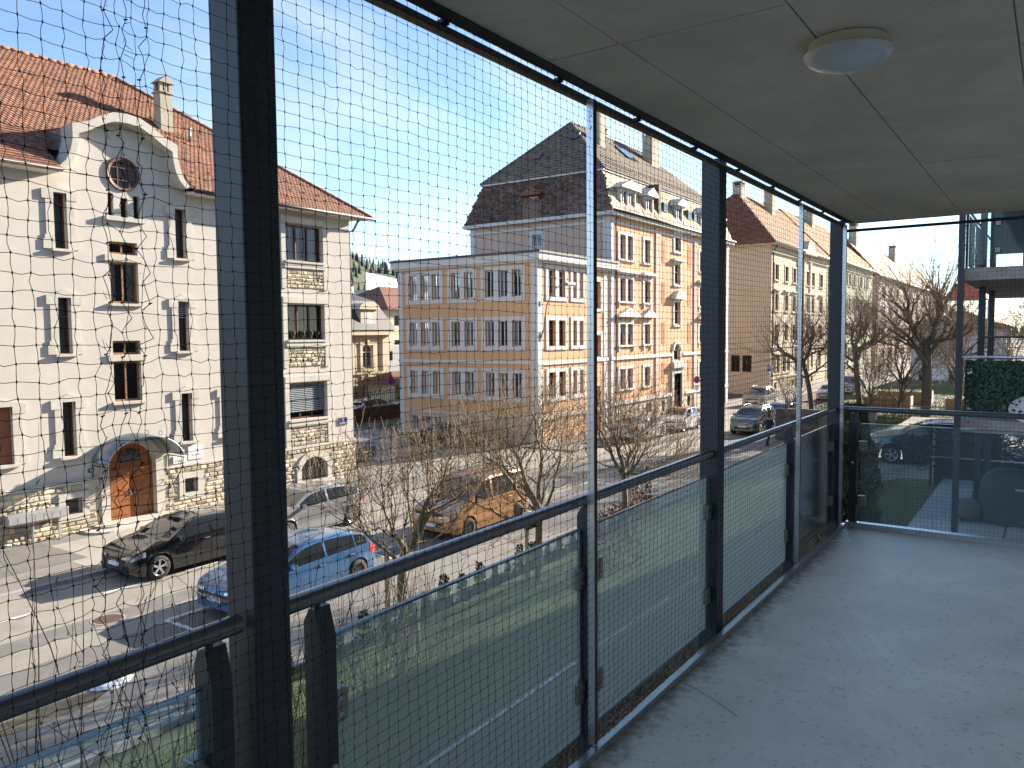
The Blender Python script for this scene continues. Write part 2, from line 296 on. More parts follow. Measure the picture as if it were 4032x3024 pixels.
# ================================================================ ground and street (setting)
def sheet(name, x0, x1, y0, y1, z, mat, kind='structure', parent=None):
    m = MB().quad((x0, y0, z), (x1, y0, z), (x1, y1, z), (x0, y1, z)); o = m.build(name, mat, parent)
    if kind and parent is None: o['kind'] = kind
    return o
sheet('ground', -1500, 3000, -1500, 3000, -0.16, 'earth')
sheet('road', -60, 600, 14.35, 21.1, 0.0, 'asphalt')
sheet('side_road', 24.9, 37.9, 21.1, 90, 0.004, 'asphalt')
sheet('near_parking_strip', -60, 58, 14.35, 16.30, 0.004, 'asphalt_dark')
m = MB().box(-60, 600, 11.55, 14.2, -.15, 0.10); m.build('near_pavement', 'pavement')['kind'] = 'structure'
m = MB().box(-60, 26.2, 21.25, 26.0, -.15, 0.10); m.build('far_pavement', 'pavement')['kind'] = 'structure'
m = MB().box(38-1.3, 600, 21.25, 24.45, -.15, 0.10); m.box(36.55, 38, 24.45, 80, -.15, .1); m.build('corner_pavement', 'pavement')['kind'] = 'structure'
m = MB().box(25.0, 27.25, 26.0, 80, -.15, 0.10); m.build('side_pavement', 'pavement')['kind'] = 'structure'
sheet('concrete_apron', 10.9, 17.6, 21.4, 25.0, 0.104, 'pavement_light'); sheet('tarred_patch', 8.0, 11.4, 22.75, 25.6, 0.108, 'asphalt_dark')
def kerb_row(name, p0, p1, w=.15, h=.115, ln=1.0):
    p0, p1 = Vector(p0), Vector(p1); n = max(1, int((p1-p0).length/ln)); root = empty(name, p0); root['kind'] = 'structure'
    d = (p1-p0).normalized(); ang = math.atan2(d.y, d.x)
    me = MB().box(0.006, ln-.006, -w/2, w/2, -.15, h).mesh('kerb_stone', 'granite')
    for i in range(n):
        o = bpy.data.objects.new('kerb_stone', me); COL.objects.link(o); o.parent = root; o.location = d*(i*ln); o.rotation_euler = (random.uniform(-.01, .01), 0, ang)
kerb_row('near_kerb', (2, 14.275, 0), (70, 14.275, 0)); kerb_row('far_kerb', (4, 21.175, 0), (26, 21.175, 0)); kerb_row('corner_kerb', (38, 21.175, 0), (100, 21.175, 0)); kerb_row('side_kerb', (27.32, 27, 0), (27.32, 50, 0)); kerb_row('side_kerb', (36.48, 27, 0), (36.48, 60, 0))
for (x, y, r_) in ((17.5, 18.2, .34), (30.0, 17.9, .34), (9.2, 17.6, .3)):
    rt_ = empty('manhole_cover', (x, y, .01), {17.5: 'iron manhole cover in the road before the gold van', 30.0: 'iron manhole cover in the road at the side street mouth', 9.2: 'iron manhole cover in the road near the white dash'}[x], 'manhole cover'); MB().lathe([(.001, .012), (r_, .012), (r_, .004)], (x, y, 0), n=24).build('lid', 'rust_iron', rt_); MB().lathe([(r_+.01, .010), (r_+.07, .010), (r_+.07, .004)], (x, y, 0), n=24).build('ring', 'granite', rt_)
for (x0, x1, y0, y1) in ((5.5, 12.5, 17.3, 18.0), (19, 23.5, 18.6, 19.2), (26, 33, 16.9, 17.6), (38, 47, 18.6, 19.4), (14, 14.7, 16.6, 19.3)): sheet('road_repair', x0, x1, y0, y1, .004, 'asphalt_dark')
# painted markings, each a sheet of its own
def marking(x0, x1, y0, y1, z=.008): sheet('road_marking', x0, x1, y0, y1, z, 'white_paint_line')
for x in (4.6, 7.4, 10.1, 12.35, 15.3, 18.4, 21.5, 24.6): marking(x, x+1.05, 19.42, 19.54)
for x0, x1 in ((9.85, 11.2), (15.6, 17.3), (22.9, 24.2), (29, 30.4), (36, 37.4), (46, 47.6), (52.6, 53.6)): marking(x0, x1, 16.36, 16.48)
for x in (9.83, 16.3, 23.4, 29.6, 36.6, 46.8): marking(x, x+.12, 14.5, 16.36)
for x in (29.0, 31.2, 33.4): marking(x, x+.9, 22.0, 22.14)
for x in (40, 44, 48, 52, 56, 60): marking(x, x+1.6, 18.2, 18.32)
# ================================================================ our balcony
FZ, CZ = 4.8, 7.28
YE, XE = 1.42, 6.85
MB().box(-6, XE+.05, -1.0, YE+.02, FZ-.24, FZ).build('balcony_floor', 'floor_concrete')['kind'] = 'structure'
root = empty('ceiling', (0, 0, CZ)); root['kind'] = 'structure'
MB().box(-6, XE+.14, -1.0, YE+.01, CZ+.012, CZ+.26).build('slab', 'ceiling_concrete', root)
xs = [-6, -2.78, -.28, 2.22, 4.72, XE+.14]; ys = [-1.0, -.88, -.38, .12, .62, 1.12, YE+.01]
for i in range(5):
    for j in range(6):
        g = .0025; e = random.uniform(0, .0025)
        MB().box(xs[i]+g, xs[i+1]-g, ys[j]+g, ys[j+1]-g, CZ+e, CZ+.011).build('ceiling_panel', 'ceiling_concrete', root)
# unseen rear house wall, whitened to bounce light, with balcony door behind the viewer
root = empty('own_house', (-2, -6, 0), 'dark rendered apartment house behind the balcony', 'building')
MB().box(-14, 6.95, -14, -1.02, -.1, 19).build('wall', 'render_white', root)
d = MB().box(-2.6, 0.2, -1.02, -.97, FZ, FZ+2.2).build('balcony_door', 'steel', root); MB().box(-2.5, -1.25, -.97, -.955, FZ+.1, FZ+2.1).box(-1.15, 0.1, -.97, -.955, FZ+.1, FZ+2.1).build('pane', 'car_glass', d)
for z in (1.8, 10.08, 12.9, 15.7):
    MB().box(-6, XE, -1.02, YE, z-.22, z).build('balcony_slab', 'slab_concrete', root)
# square steel columns
def column(x0, label, zb=-.1, zt=CZ+.012, y0=1.44, y1=1.54, w=.098, name='steel_column', base=True):
    r = empty(name, (x0+w/2, (y0+y1)/2, zb), label, 'column', 'steel columns of the balconies')
    MB().box(x0, x0+w, y0, y1, zb, zt).build('shaft', 'steel', r, bevel=.004)
    MB().box(x0-.02, x0+w+.02, y0-.0, y1+.02, FZ-.24, FZ-.225).build('plate', 'steel', r)
    return r
column(1.077, 'dark steel column where the two long handrails meet its sides', -.1)
column(3.976, 'slim dark steel column between two frosted glass balcony panels')
column(6.80, 'dark steel column at the corner of the balcony')
# handrails, balusters, glass and clamps: one railing for each bay
def railing(name, label, f, a0, a1, balus, panels, rail_ends, gm='balustrade', lab=True):
    """f(a, d, z) -> world; a runs along the rail, d outwards"""
    r = empty(name, f(a0, 0.06, FZ), label, 'railing', 'balcony railings')
    pts = [f(rail_ends[0]+(rail_ends[1]-rail_ends[0])*i/6, .065, 5.765) for i in range(7)]
    h = MB().tube(pts, .0215, 16).build('handrail', 'rail_steel', r, smooth=True)
    e = h.modifiers.new('edges', 'EDGE_SPLIT'); e.split_angle = .8
    for a in balus:
        m = MB(); hw = .006
        poly = [(.035, FZ-.12), (.095, FZ-.12), (.095, 5.70), (.075, 5.735), (.055, 5.735), (.035, 5.66)]
        m.prism(poly, lambda p, h_: f(h_, p[0], p[1]), a-hw-.012, a+hw-.006)
        b = m.build('baluster', 'steel', r)
        MB().prism(poly[:], lambda p, h_: f(h_, p[0]+.012, p[1]-.003), a+hw-.003, a+.042).build('flat_bar', 'steel', b)
        MB().tube([f(a, .065, 5.73), f(a, .065, 5.76)], .008, 8).build('rail_pin', 'steel', b)
        MB().lathe([(0, -.004), (.009, -.004), (.011, 0), (.009, .004), (0, .004)], f(a+.012, .030, 5.33), 'y' if name != 'end_railing' else 'x', 10).build('bolt', 'alu', b)
    for (p0, p1) in panels:
        m = MB(); 
        q = [f(p0, .080, 4.835), f(p1, .080, 4.835), f(p1, .080, 5.645), f(p0, .080, 5.645)]
        g = m.quad(*q).build('glass_panel', gm, r)
        m = MB()
        for (u0, u1, z0, z1) in ((p0, p1, 5.645, 5.651), (p0-.005, p0, 4.835, 5.645), (p1, p1+.005, 4.835, 5.645), (p0, p1, 4.829, 4.835)):
            c = [f(u0, .073, z0), f(u1, .073, z0), f(u1, .087, z0), f(u0, .087, z0), f(u0, .073, z1), f(u1, .073, z1), f(u1, .087, z1), f(u0, .087, z1)]; m.hexa(c)
        m.build('glass_edge', 'glass_edge', g)
        for a in (p0+.012, p1-.012):
            for z in (4.97, 5.42):
                s = 1 if a == p0+.012 else -1
                c = []
                for (u, d_, zz) in ((a-.034*s, .058, z), (a+.028*s, .058, z), (a+.028*s, .104, z), (a-.034*s, .104, z)): c.append(f(u, d_, zz))
                c += [Vector(p)+Vector((0, 0, .085)) for p in c]
                k = MB().hexa(c).build('clamp', 'clamp', r, bevel=.006)
                for zz in (.022, .063): MB().tube([f(a, .0585, z+zz), f(a, .055, z+zz)], .006, 8).build('screw', 'alu', k)
    return r
front = lambda a, d, z: Vector((a, 1.41+d, z))
endf = lambda a, d, z: Vector((6.80+d, a, z))
railing('front_railing', 'balcony railing with tube handrail and glass, ending on the near side of the first column', front, -1.3, 1.0, [-.55, .985], [(-.50, .975)], (-1.8, 1.06), gm='balustrade_clear')
railing('front_railing', 'middle balcony railing with two frosted glass panels between two columns', front, 1.25, 3.95, [1.285, 2.63], [(1.335, 2.605), (2.72, 3.945)], (1.185, 3.97))
railing('front_railing', 'balcony railing with narrow frosted panels running into the corner column', front, 4.1, 6.8, [5.47], [(4.095, 5.44), (5.56, 6.77)], (4.08, 6.80))
railing('end_railing', 'end balcony railing with a wide clear glass panel above the terrace', endf, -.9, 1.4, [1.33, -.72], [(-.68, 1.285)], (-1.0, 1.42), gm='balustrade_clear')
# aluminium angle along the floor edge (kerb profile)
k = empty('edge_profile', (3, 1.4, FZ), 'bright aluminium angle strip along the balcony floor edge', 'profile')
for x0, x1 in ((-3, .99), (1.0, 3.38), (3.385, XE-.04)):
    MB().box(x0, x1, 1.385, 1.391, FZ, FZ+.026).box(x0, x1, 1.391, 1.415, FZ+.020, FZ+.026).build('strip', 'alu', k)
MB().box(XE-.04, XE-.034, -1, 1.384, FZ, FZ+.04).box(XE-.034, XE+.03, -1, 1.384, FZ+.034, FZ+.04).build('end_strip', 'alu', k)
# slim aluminium uprights that carry the net
for x, lb in ((2.565, 'slim bright aluminium upright carrying the net beside the glass joint'), (5.45, 'slim aluminium upright carrying the net between second column and corner'), (6.765, 'slim aluminium upright carrying the net at the balcony corner')):
    r = empty('net_upright', (x, 1.41, FZ), lb, 'post', 'net uprights')
    MB().box(x, x+.004, 1.405, 1.432, FZ+.03, CZ-.03).build('flange', 'alu', r)
    MB().box(x+.004, x+.028, 1.405, 1.409, FZ+.03, CZ-.03).build('web', 'rust_iron' if x < 5 else 'steel', r)
    for z in (CZ-.09, CZ-.13, FZ+.07): MB().tube([(x-.004, 1.418, z), (x, 1.418, z)], .006, 8).build('screw', 'alu', r)
# top carrier tube of the net with gaps to the slab
r = empty('net_carrier', (3, 1.41, CZ-.05), 'dark tube under the ceiling edge to which the net is laced', 'tube')
MB().box(-3, 6.9, 1.378, 1.429, CZ-.004, CZ-.0005).build('drip_edge', 'black', r); MB().tube([(-3, 1.44, CZ-.020), (6.80, 1.44, CZ-.020)], .0085, 8).build('front_tube', 'steel', r, smooth=True)
MB().tube([(6.80, 1.42, CZ-.075), (6.80, -1.0, CZ-.075)], .012, 8).build('end_tube', 'steel', r, smooth=True)
MB().box(-3, 6.86, 1.452, 1.459, CZ-.038, CZ-.018).build('timber_batten', 'wood_box', r)
for x in np.arange(-2.6, 6.8, .62): MB().box(x, x+.03, 1.425, 1.445, CZ-.014, CZ-.004).build('hanger', 'black', r)
# ceiling lamp
r = empty('ceiling_lamp', (2.61, .548, CZ), 'round white dome ceiling lamp under the concrete slab', 'lamp')
MB().lathe([(0, 0), (.112, 0), (.117, -.03), (.113, -.042), (0, -.042)], (2.61, .548, CZ), n=40).build('base', 'lamp_base', r, smooth=False)
MB().lathe([(.130, -.036), (.128, -.044), (.111, -.060), (.080, -.074), (.042, -.083), (0.0005, -.085)], (2.61, .548, CZ), n=48).build('dome', 'lamp_glass', r, smooth=True)
# loose wire and crumbs on the floor
m = MB(); m.tube([(3.32, 1.36, FZ+.004), (3.3, 1.30, FZ+.005), (3.26, 1.22, FZ+.004), (3.20, 1.12, FZ+.003), (3.15, 1.05, FZ+.003)], .0016, 5)
tag(m.build('loose_wire', 'clamp'), 'thin bent wire lying on the balcony floor by the column', 'wire')
m = MB()
for i in range(150):
    x, y = random.uniform(1.3, 6.6), random.uniform(-.7, 1.36)
    if random.random() < .5: y = 1.37-abs(random.gauss(0, .09))
    a, l = random.uniform(0, PI), random.uniform(.003, .010)
    m.add(((x, y, FZ+.0015), (x+l*math.cos(a), y+l*math.sin(a), FZ+.004), (x-l*.5*math.sin(a), y+l*.5*math.cos(a), FZ+.003)), ((0, 1, 2),))
m.build('floor_crumbs', 'dead_leaf')['kind'] = 'stuff'
# ---------------------------------------------------------------- the bird net
def net(name, label, f, a0, a1, z0, z1, ca, cz, seam=None, rad=.00066, sag=.0035):
    na, nz_ = int((a1-a0)/ca), int((z1-z0)/cz)
    ca, cz = (a1-a0)/na, (z1-z0)/nz_
    A, Z = np.meshgrid(np.linspace(a0, a1, na+1), np.linspace(z0, z1, nz_+1), indexing='ij')
    ph = RNG.uniform(0, 6.28, (na+1, 1))
    A = A+.0035*np.sin(Z*3.1+ph*.5+A*2.)+RNG.normal(0, .0011, A.shape); Z = Z+.004*np.sin(A*4.+1.)+RNG.normal(0, .0010, A.shape)
    D = .005*np.sin(A*2.1+Z*1.7)+RNG.normal(0, .0008, A.shape)
    extra = []
    if seam is not None:
        sx = seam[0]+seam[1]*(Z-5.4)
        t = (A-sx)/.13; w = np.exp(-t*t)
        A = A-(A-sx)*.10*w+RNG.normal(0, .0035, A.shape)*w; Z = Z+RNG.normal(0, .004, A.shape)*w
    P = np.stack([A, D, Z], -1)
    def world(Q): 
        q = Q.reshape(-1, 3); return f(q)
    rows = []
    for (P0, P1, wob) in ((P[:-1], P[1:], 0), (P[:, :-1], P[:, 1:], 1)):
        p0, p1 = P0.reshape(-1, 3), P1.reshape(-1, 3)
        mid = (p0+p1)/2+RNG.normal(0, .0011, p0.shape)
        if wob: mid[:, 0] += RNG.normal(0, .0014, len(mid)); 
        else: mid[:, 2] -= np.abs(RNG.normal(0, .0016, len(mid)))
        rows += [np_tubes(world(p0), world(mid), rad, rad), np_tubes(world(mid), world(p1), rad, rad)]
    pn = P.reshape(-1, 3); d = np.array([.0017, .0, .0]); e = np.array([0, 0, .0024])
    rows.append(np_tubes(world(pn-e), world(pn+e), .0018, .0013))
    if seam is not None:
        # frayed twine ends and repair knots along the mended strip
        k = 110; zz = RNG.uniform(z0, z1, k); aa = seam[0]+seam[1]*(zz-5.4)+RNG.choice([-.038, -.006, .03], k)
        q0 = np.stack([aa, RNG.normal(-.002, .003, k), zz], -1); q1 = q0+RNG.normal(0, .0075, q0.shape); rows.append(np_tubes(world(q0), world(q1), rad*1.2, rad*.6))
        for off, amp in ((-.038, .004), (-.006, .007), (.03, .006)):
          k = 120; zz = np.linspace(z0, z1, k); aa = seam[0]+seam[1]*(zz-5.4)+off+amp*np.sin(np.arange(k)*2.1+off*90)+.006*np.sin(zz*9); q = np.stack([aa, np.full(k, -.002), zz], -1)+RNG.normal(0, .004, (k, 3)); rows.append(np_tubes(world(q[:-1]), world(q[1:]), rad*1.3, rad*1.3)); q = q[::5]; rows.append(np_tubes(world(q-np.array([.0035, 0, 0])), world(q+np.array([.0035, 0, .002])), .0019, .0014))
    V, F = join_np(rows); o = put(name, np_mesh(name, V, F, 'net')); tag(o, label, 'net', 'bird nets')
    return o
ff = lambda q: np.stack([q[:, 0], 1.408+q[:, 1], q[:, 2]], -1)
fe = lambda q: np.stack([6.775+q[:, 1], q[:, 0], q[:, 2]], -1)
net('bird_net', 'mended black bird net in front of the open bay with frayed seam', ff, .2, 1.13, FZ+.03, CZ-.02, .0325, .0298, seam=(.745, .045))
net('bird_net', 'black bird net stretched from first column to the bright slim upright', ff, 1.13, 2.58, FZ+.03, CZ-.02, .0398, .0303)
net('bird_net', 'black bird net stretched from slim upright to the corner column', ff, 2.58, 6.775, FZ+.03, CZ-.02, .0400, .0285)
net('bird_net', 'black bird net closing the short end of the balcony', fe, -.75, 1.408, FZ+.035, CZ-.075, .0285, .0292)
# ================================================================ facade toolkit
class Fac:
    def __init__(s, o, u, n): s.o = Vector(o); s.u = Vector(u); s.n = Vector(n)
    def P(s, a, d, z): return s.o+s.u*a+s.n*d+Vector((0, 0, z))
    def box(s, m, a0, a1, d0, d1, z0, z1, mi=0):
        return m.hexa([s.P(a0, d0, z0), s.P(a1, d0, z0), s.P(a1, d1, z0), s.P(a0, d1, z0), s.P(a0, d0, z1), s.P(a1, d0, z1), s.P(a1, d1, z1), s.P(a0, d1, z1)], mi)
    def prism(s, m, poly, d0, d1, mi=0): return m.prism(poly, lambda p, h: s.P(p[0], h, p[1]), d0, d1, mi)
def wall(fac, a0, a1, z0, z1, holes, thick=.30):
    m = MB(); us = sorted({a0, a1, *[h[0] for h in holes], *[h[1] for h in holes]}); zs = sorted({z0, z1, *[h[2] for h in holes], *[h[3] for h in holes]})
    us = [u for u in us if a0 <= u <= a1]; zs = [z for z in zs if z0 <= z <= z1]
    for i in range(len(us)-1):
        run = None
        for j in range(len(zs)-1):
            cu, cz = (us[i]+us[i+1])/2, (zs[j]+zs[j+1])/2
            if any(h[0] < cu < h[1] and h[2] < cz < h[3] for h in holes): continue
            m.quad(fac.P(us[i], 0, zs[j]), fac.P(us[i+1], 0, zs[j]), fac.P(us[i+1], 0, zs[j+1]), fac.P(us[i], 0, zs[j+1]))
    for h in holes:
        b0, b1, c0, c1 = h[:4]
        P = fac.P
        m.quad(P(b0, 0, c0), P(b0, -thick, c0), P(b0, -thick, c1), P(b0, 0, c1)); m.quad(P(b1, 0, c0), P(b1, 0, c1), P(b1, -thick, c1), P(b1, -thick, c0)); m.quad(P(b0, 0, c0), P(b1, 0, c0), P(b1, -thick, c0), P(b0, -thick, c0))
        if len(h) > 4:   # arched head: spandrels and curved reveal
            rise = h[4]; n = 14; w = (b1-b0)/2; cx = (b0+b1)/2
            if rise < w*.98: R = (w*w+rise*rise)/(2*rise); zc = c1-R; ang = math.asin(min(1, w/R)); pts = [(cx+R*math.sin(-ang+2*ang*k/n), zc+R*math.cos(-ang+2*ang*k/n)) for k in range(n+1)]
            else: pts = [(cx-w*math.cos(PI*k/n), c1-rise+rise*math.sin(PI*k/n)) for k in range(n+1)]
            for k in range(n):
                (x0, y0), (x1, y1) = pts[k], pts[k+1]
                m.quad(P(x0, 0, y0), P(x1, 0, y1), P(x1, 0, c1), P(x0, 0, c1)); m.quad(P(x0, 0, y0), P(x0, -thick, y0), P(x1, -thick, y1), P(x1, 0, y1))
        else: m.quad(P(b0, 0, c1), P(b0, -thick, c1), P(b1, -thick, c1), P(b1, 0, c1))
    return m
def window(fac, root, a0, a1, z0, z1, nv=2, trans=None, fm='win_white', depth=.18, fr=.055, curtain=None, sill=None, sillm='limestone', blind=None, name='window', inter=True, simple_=False, cm='curtain'):
    m = MB(); d0, d1 = -depth, -depth+.06
    fac.box(m, a0, a0+fr, d0, d1, z0, z1); fac.box(m, a1-fr, a1, d0, d1, z0, z1); fac.box(m, a0+fr, a1-fr, d0, d1, z0, z0+fr); fac.box(m, a0+fr, a1-fr, d0, d1, z1-fr, z1)
    zt = z0+(z1-z0)*trans if trans else None
    w = (a1-a0-2*fr)
    for i in range(1, nv):
        c = a0+fr+w*i/nv; fac.box(m, c-fr*.45, c+fr*.45, d0, d1+.012, z0+fr, z1-fr)
    if zt: fac.box(m, a0+fr, a1-fr, d0+.004, d1+.008, zt-fr*.5, zt+fr*.5)
    o = m.build(name, fm, root, recalc=False)
    zz = [(z0+fr, z1-fr)] if not zt else [(z0+fr, zt-fr*.5), (zt+fr*.5, z1-fr)]
    for i in range(nv):
        for (q0, q1) in zz:
            b0, b1 = a0+fr+w*i/nv+.01, a0+fr+w*(i+1)/nv-.01
            MB().quad(fac.P(b0, d0+.025, q0), fac.P(b1, d0+.025, q0), fac.P(b1, d0+.025, q1), fac.P(b0, d0+.025, q1)).build('pane', 'pane' if not simple_ else 'car_glass', o, recalc=False)
    if inter and not simple_:
        P = fac.P; e = -depth-.7; m = MB(); e0 = d0-.002
        m.quad(P(a0, e, z0), P(a1, e, z0), P(a1, e, z1), P(a0, e, z1))
        for q in (((a0, z0), (a0, z1)), ((a1, z0), (a1, z1)), ((a0, z0), (a1, z0)), ((a0, z1), (a1, z1))): m.quad(P(q[0][0], e0, q[0][1]), P(q[1][0], e0, q[1][1]), P(q[1][0], e, q[1][1]), P(q[0][0], e, q[0][1]))
        m.build('room', 'interior', o, recalc=False)
    if curtain and not simple_:
        m = MB()
        for (c0, c1) in curtain:
            n = 10
            for k in range(n):
                x0, x1 = a0+(a1-a0)*(c0+(c1-c0)*k/n), a0+(a1-a0)*(c0+(c1-c0)*(k+1)/n); e0, e1 = -depth-.06-.03*(k % 2), -depth-.06-.03*((k+1) % 2)
                m.quad(fac.P(x0, e0, z0+.05), fac.P(x1, e1, z0+.05), fac.P(x1, e1, z1-.03), fac.P(x0, e0, z1-.03))
        m.build('curtain', cm, o, recalc=False)
    if blind:
        b = MB(); n = int((z1-z0)*blind[0]/.075)
        for k in range(n):
            zc = z1-.03-k*.075; c = [fac.P(a0+.03, -depth+.08, zc), fac.P(a1-.03, -depth+.08, zc), fac.P(a1-.03, -depth+.125, zc-.035), fac.P(a0+.03, -depth+.125, zc-.035)]
            b.add(c+[p+Vector((0, 0, -.006)) for p in c], ((0, 1, 2, 3), (7, 6, 5, 4), (0, 4, 5, 1), (3, 2, 6, 7)))
        b.build('blind', blind[1], o, recalc=False)
    if sill:
        m = MB(); fac.box(m, a0-sill[0], a1+sill[0], -.05, sill[1], z0-.09, z0-.005); fac.box(m, a0-sill[0]+.06, a1+sill[0]-.06, -.05, sill[1]*.6, z0-.14, z0-.092)
        m.build('sill', sillm, o)
    return o
def stone_field(fac, root, rects, holes, n_ind=300, d=.0, smin=(.16, .11), smax=(.40, .21), near=(14, 1)):
    """rubble: uneven courses; each stone a faceted block standing proud of the mortar"""
    st = []
    for (a0, a1, z0, z1) in rects:
        z = z0
        while z < z1-.05:
            h = min(random.uniform(smin[1], smax[1]), z1-z)
            a = a0-random.uniform(0, .2)
            while a < a1:
                w = random.uniform(smin[0], smax[0])
                b0, b1 = max(a, a0), min(a+w, a1); c = (b0+b1)/2
                if b1-b0 > .06 and not any(q[0]-.02 < b1 and b0 < q[1]+.02 and q[2]-.02 < z+h and z < q[3]+.02 and not (b1 <= q[0] or b0 >= q[1] or z+h <= q[2] or z >= q[3]) for q in holes): st.append((b0, b1, z, z+h))
                a += w
            z += h
    st.sort(key=lambda s: abs((s[0]+s[1])/2-near[0]))
    def one(m, s):
        a0, a1, z0, z1 = s; g = .008; j = lambda k: random.uniform(-k, k)
        a0 += g; a1 -= g; z0 += g; z1 -= g; e = min(a1-a0, z1-z0)*.22
        p = [fac.P(a0+j(.012), d, z0+j(.012)), fac.P(a1+j(.012), d, z0+j(.012)), fac.P(a1+j(.012), d, z1+j(.012)), fac.P(a0+j(.012), d, z1+j(.012))]
        q = [fac.P(a0+e+j(.02), d+random.uniform(.02, .06), z0+e+j(.01)), fac.P(a1-e+j(.02), d+random.uniform(.02, .06), z0+e+j(.01)), fac.P(a1-e+j(.02), d+random.uniform(.02, .06), z1-e+j(.01)), fac.P(a0+e+j(.02), d+random.uniform(.02, .06), z1-e+j(.01))]
        m.add(p+q, ((4, 5, 6, 7), (0, 1, 5, 4), (1, 2, 6, 5), (2, 3, 7, 6), (3, 0, 4, 7)))
    for s in st[:n_ind]:
        m = MB(); one(m, s); m.build('stone', 'rubble', root, recalc=False)
    if len(st) > n_ind:
        m = MB()
        for s in st[n_ind:]: one(m, s)
        o = m.build('rubble_stones', 'rubble', root, recalc=False); o['kind'] = 'stuff'
def tile_slope(root, O, U, Vv, A, B, w, h, inside, mat, n_ind=0, key=None, th=.022, jit=.004, name='roof_tile', stuff='roof_tiles', lift=.03, n_out=None):
    O, U, Vv = Vector(O), Vector(U).normalized(), Vector(Vv).normalized(); Nn = U.cross(Vv)
    if n_out is not None and Nn.dot(Vector(n_out)) < 0: Nn = -Nn
    cells = []
    for r in range(int(B/h)+1):
        b = r*h; off = (r % 2)*w/2
        for c in range(-1, int(A/w)+1):
            a = c*w+off
            if inside(a+w/2, b+h/2): cells.append((a, b))
    if key: cells.sort(key=lambda q: key(O+U*q[0]+Vv*q[1]))
    g = w*.02
    loc = [(g, -h*.12), (w-g, -h*.12), (w-g, h*1.05), (g, h*1.05)]
    base = [U*x+Vv*y+Nn*(lift if y < 0 else .004) for (x, y) in loc]; low = [p-Nn*th for p in base]
    fs = ((0, 1, 2, 3), (0, 4, 5, 1), (1, 5, 6, 2), (3, 7, 4, 0))
    if n_ind:
        me = MB().add(base+low, fs).mesh(name, mat, recalc=False)
        pi = PINV(root)
        for (a, b) in cells[:n_ind]:
            o = bpy.data.objects.new(name, me); COL.objects.link(o); o.parent = root; o.matrix_parent_inverse = pi; o.location = O+U*(a+random.uniform(-jit, jit))+Vv*(b+random.uniform(-jit, jit))+Nn*random.uniform(0, jit)
    rest = cells[n_ind:]
    if rest:
        Cc = np.array([O+U*(a+random.uniform(-jit, jit))+Vv*(b+random.uniform(-jit, jit))+Nn*random.uniform(0, jit*1.5) for a, b in rest]); bl = np.array(base+low)
        V = (Cc[:, None, :]+bl[None]).reshape(-1, 3); F = (np.arange(len(Cc))[:, None, None]*8+np.array(fs)[None]).reshape(-1, 4)
        o = put(stuff, np_mesh(stuff, V, F, mat), root); o['kind'] = 'stuff'
def chimney(root, x, y, w, dpt, z0, z1, mat='chimney', cap=True):
    m = MB().box(x-w/2, x+w/2, y-dpt/2, y+dpt/2, z0, z1-.55); o = m.build('chimney', mat, root)
    m = MB()
    for sx in (-1, 0, 1):
        for sy in (-1, 1): m.box(x+sx*(w/2-.07)-.06, x+sx*(w/2-.07)+.06, y+sy*(dpt/2-.07)-.06, y+sy*(dpt/2-.07)+.06, z1-.55, z1-.22)
    m.box(x-w/2-.05, x+w/2+.05, y-dpt/2-.05, y+dpt/2+.05, z1-.62, z1-.55); m.build('vents', mat, o)
    q = [(x-w/2-.08, z1-.22), (x+w/2+.08, z1-.22), (x, z1+.08)]
    MB().prism(q, lambda p, h: Vector((p[0], h, p[1])), y-dpt/2-.08, y+dpt/2+.08).build('cap', mat, o)
    MB().box(x-w*.32, x+w*.32, y-dpt*.32, y+dpt*.32, z1-.55, z1-.23).build('flue', 'black', o)
    return o
def surround(fac, root, a0, a1, z0, z1, w=.24, arch=True, d=.05, mat='limestone', ear=.11):
    m = MB()
    fac.box(m, a0-w, a0, -.02, d, z0+.28, z1-.0); fac.box(m, a1, a1+w, -.02, d, z0+.28, z1)
    fac.box(m, a0-w-ear, a0, -.02, d+.01, z0-.02, z0+.28); fac.box(m, a1, a1+w+ear, -.02, d+.01, z0-.02, z0+.28)
    fac.box(m, a0-w-ear*.5, a0-.004, -.02, d+.006, z0+.28, z0+.42); fac.box(m, a1+.004, a1+w+ear*.5, -.02, d+.006, z0+.28, z0+.42)
    h = .26; q = [(a0-w-ear, z1-.22), (a0, z1-.22), (a0, z1), (a1, z1), (a1, z1-.22), (a1+w+ear, z1-.22), (a1+w+ear, z1+.07), (a1+w*.6, z1+.12), ((a0+a1)/2, z1+h), (a0-w*.6, z1+.12), (a0-w-ear, z1+.07)]
    fac.prism(m, q, -.02, d+.02)
    return m.build('surround', mat, root)
# ================================================================ white corner house
Yh = 26.0
H = empty('white_house', (14.65, 26, 0), 'white plastered corner house with curved gable, red tiled roof and rubble stone base', 'house')
F = Fac((0, Yh, 0), (1, 0, 0), (0, -1, 0))
holes = []; slots = []
for x0, x1 in ((12.4, 12.8), (16.54, 16.96)):
    for z0, z1 in ((9.23, 10.98), (5.91, 7.69), (2.62, 4.37)): slots.append((x0, x1, z0, z1))
stair = [(14.14, 15.12, 9.20, 9.62), (14.14, 15.12, 7.56, 8.94), (14.13, 15.10, 5.83, 6.30), (14.13, 15.10, 4.24, 5.60)]
tri = [(14.16, 14.35, 10.47, 11.2), (14.59, 14.84, 10.45, 11.10), (15.04, 15.26, 10.45, 11.22)]
gf = [(9.85, 10.93, 2.60, 4.35), (18.4, 19.5, 2.60, 4.35)]
bays = [(21.41, 23.40, 9.51, 11.0), (21.41, 23.40, 6.25, 7.72), (21.41, 23.45, 2.93, 4.44)]
bays += [(29.3-b, 29.3-a, c, d) for a, b, c, d in bays]
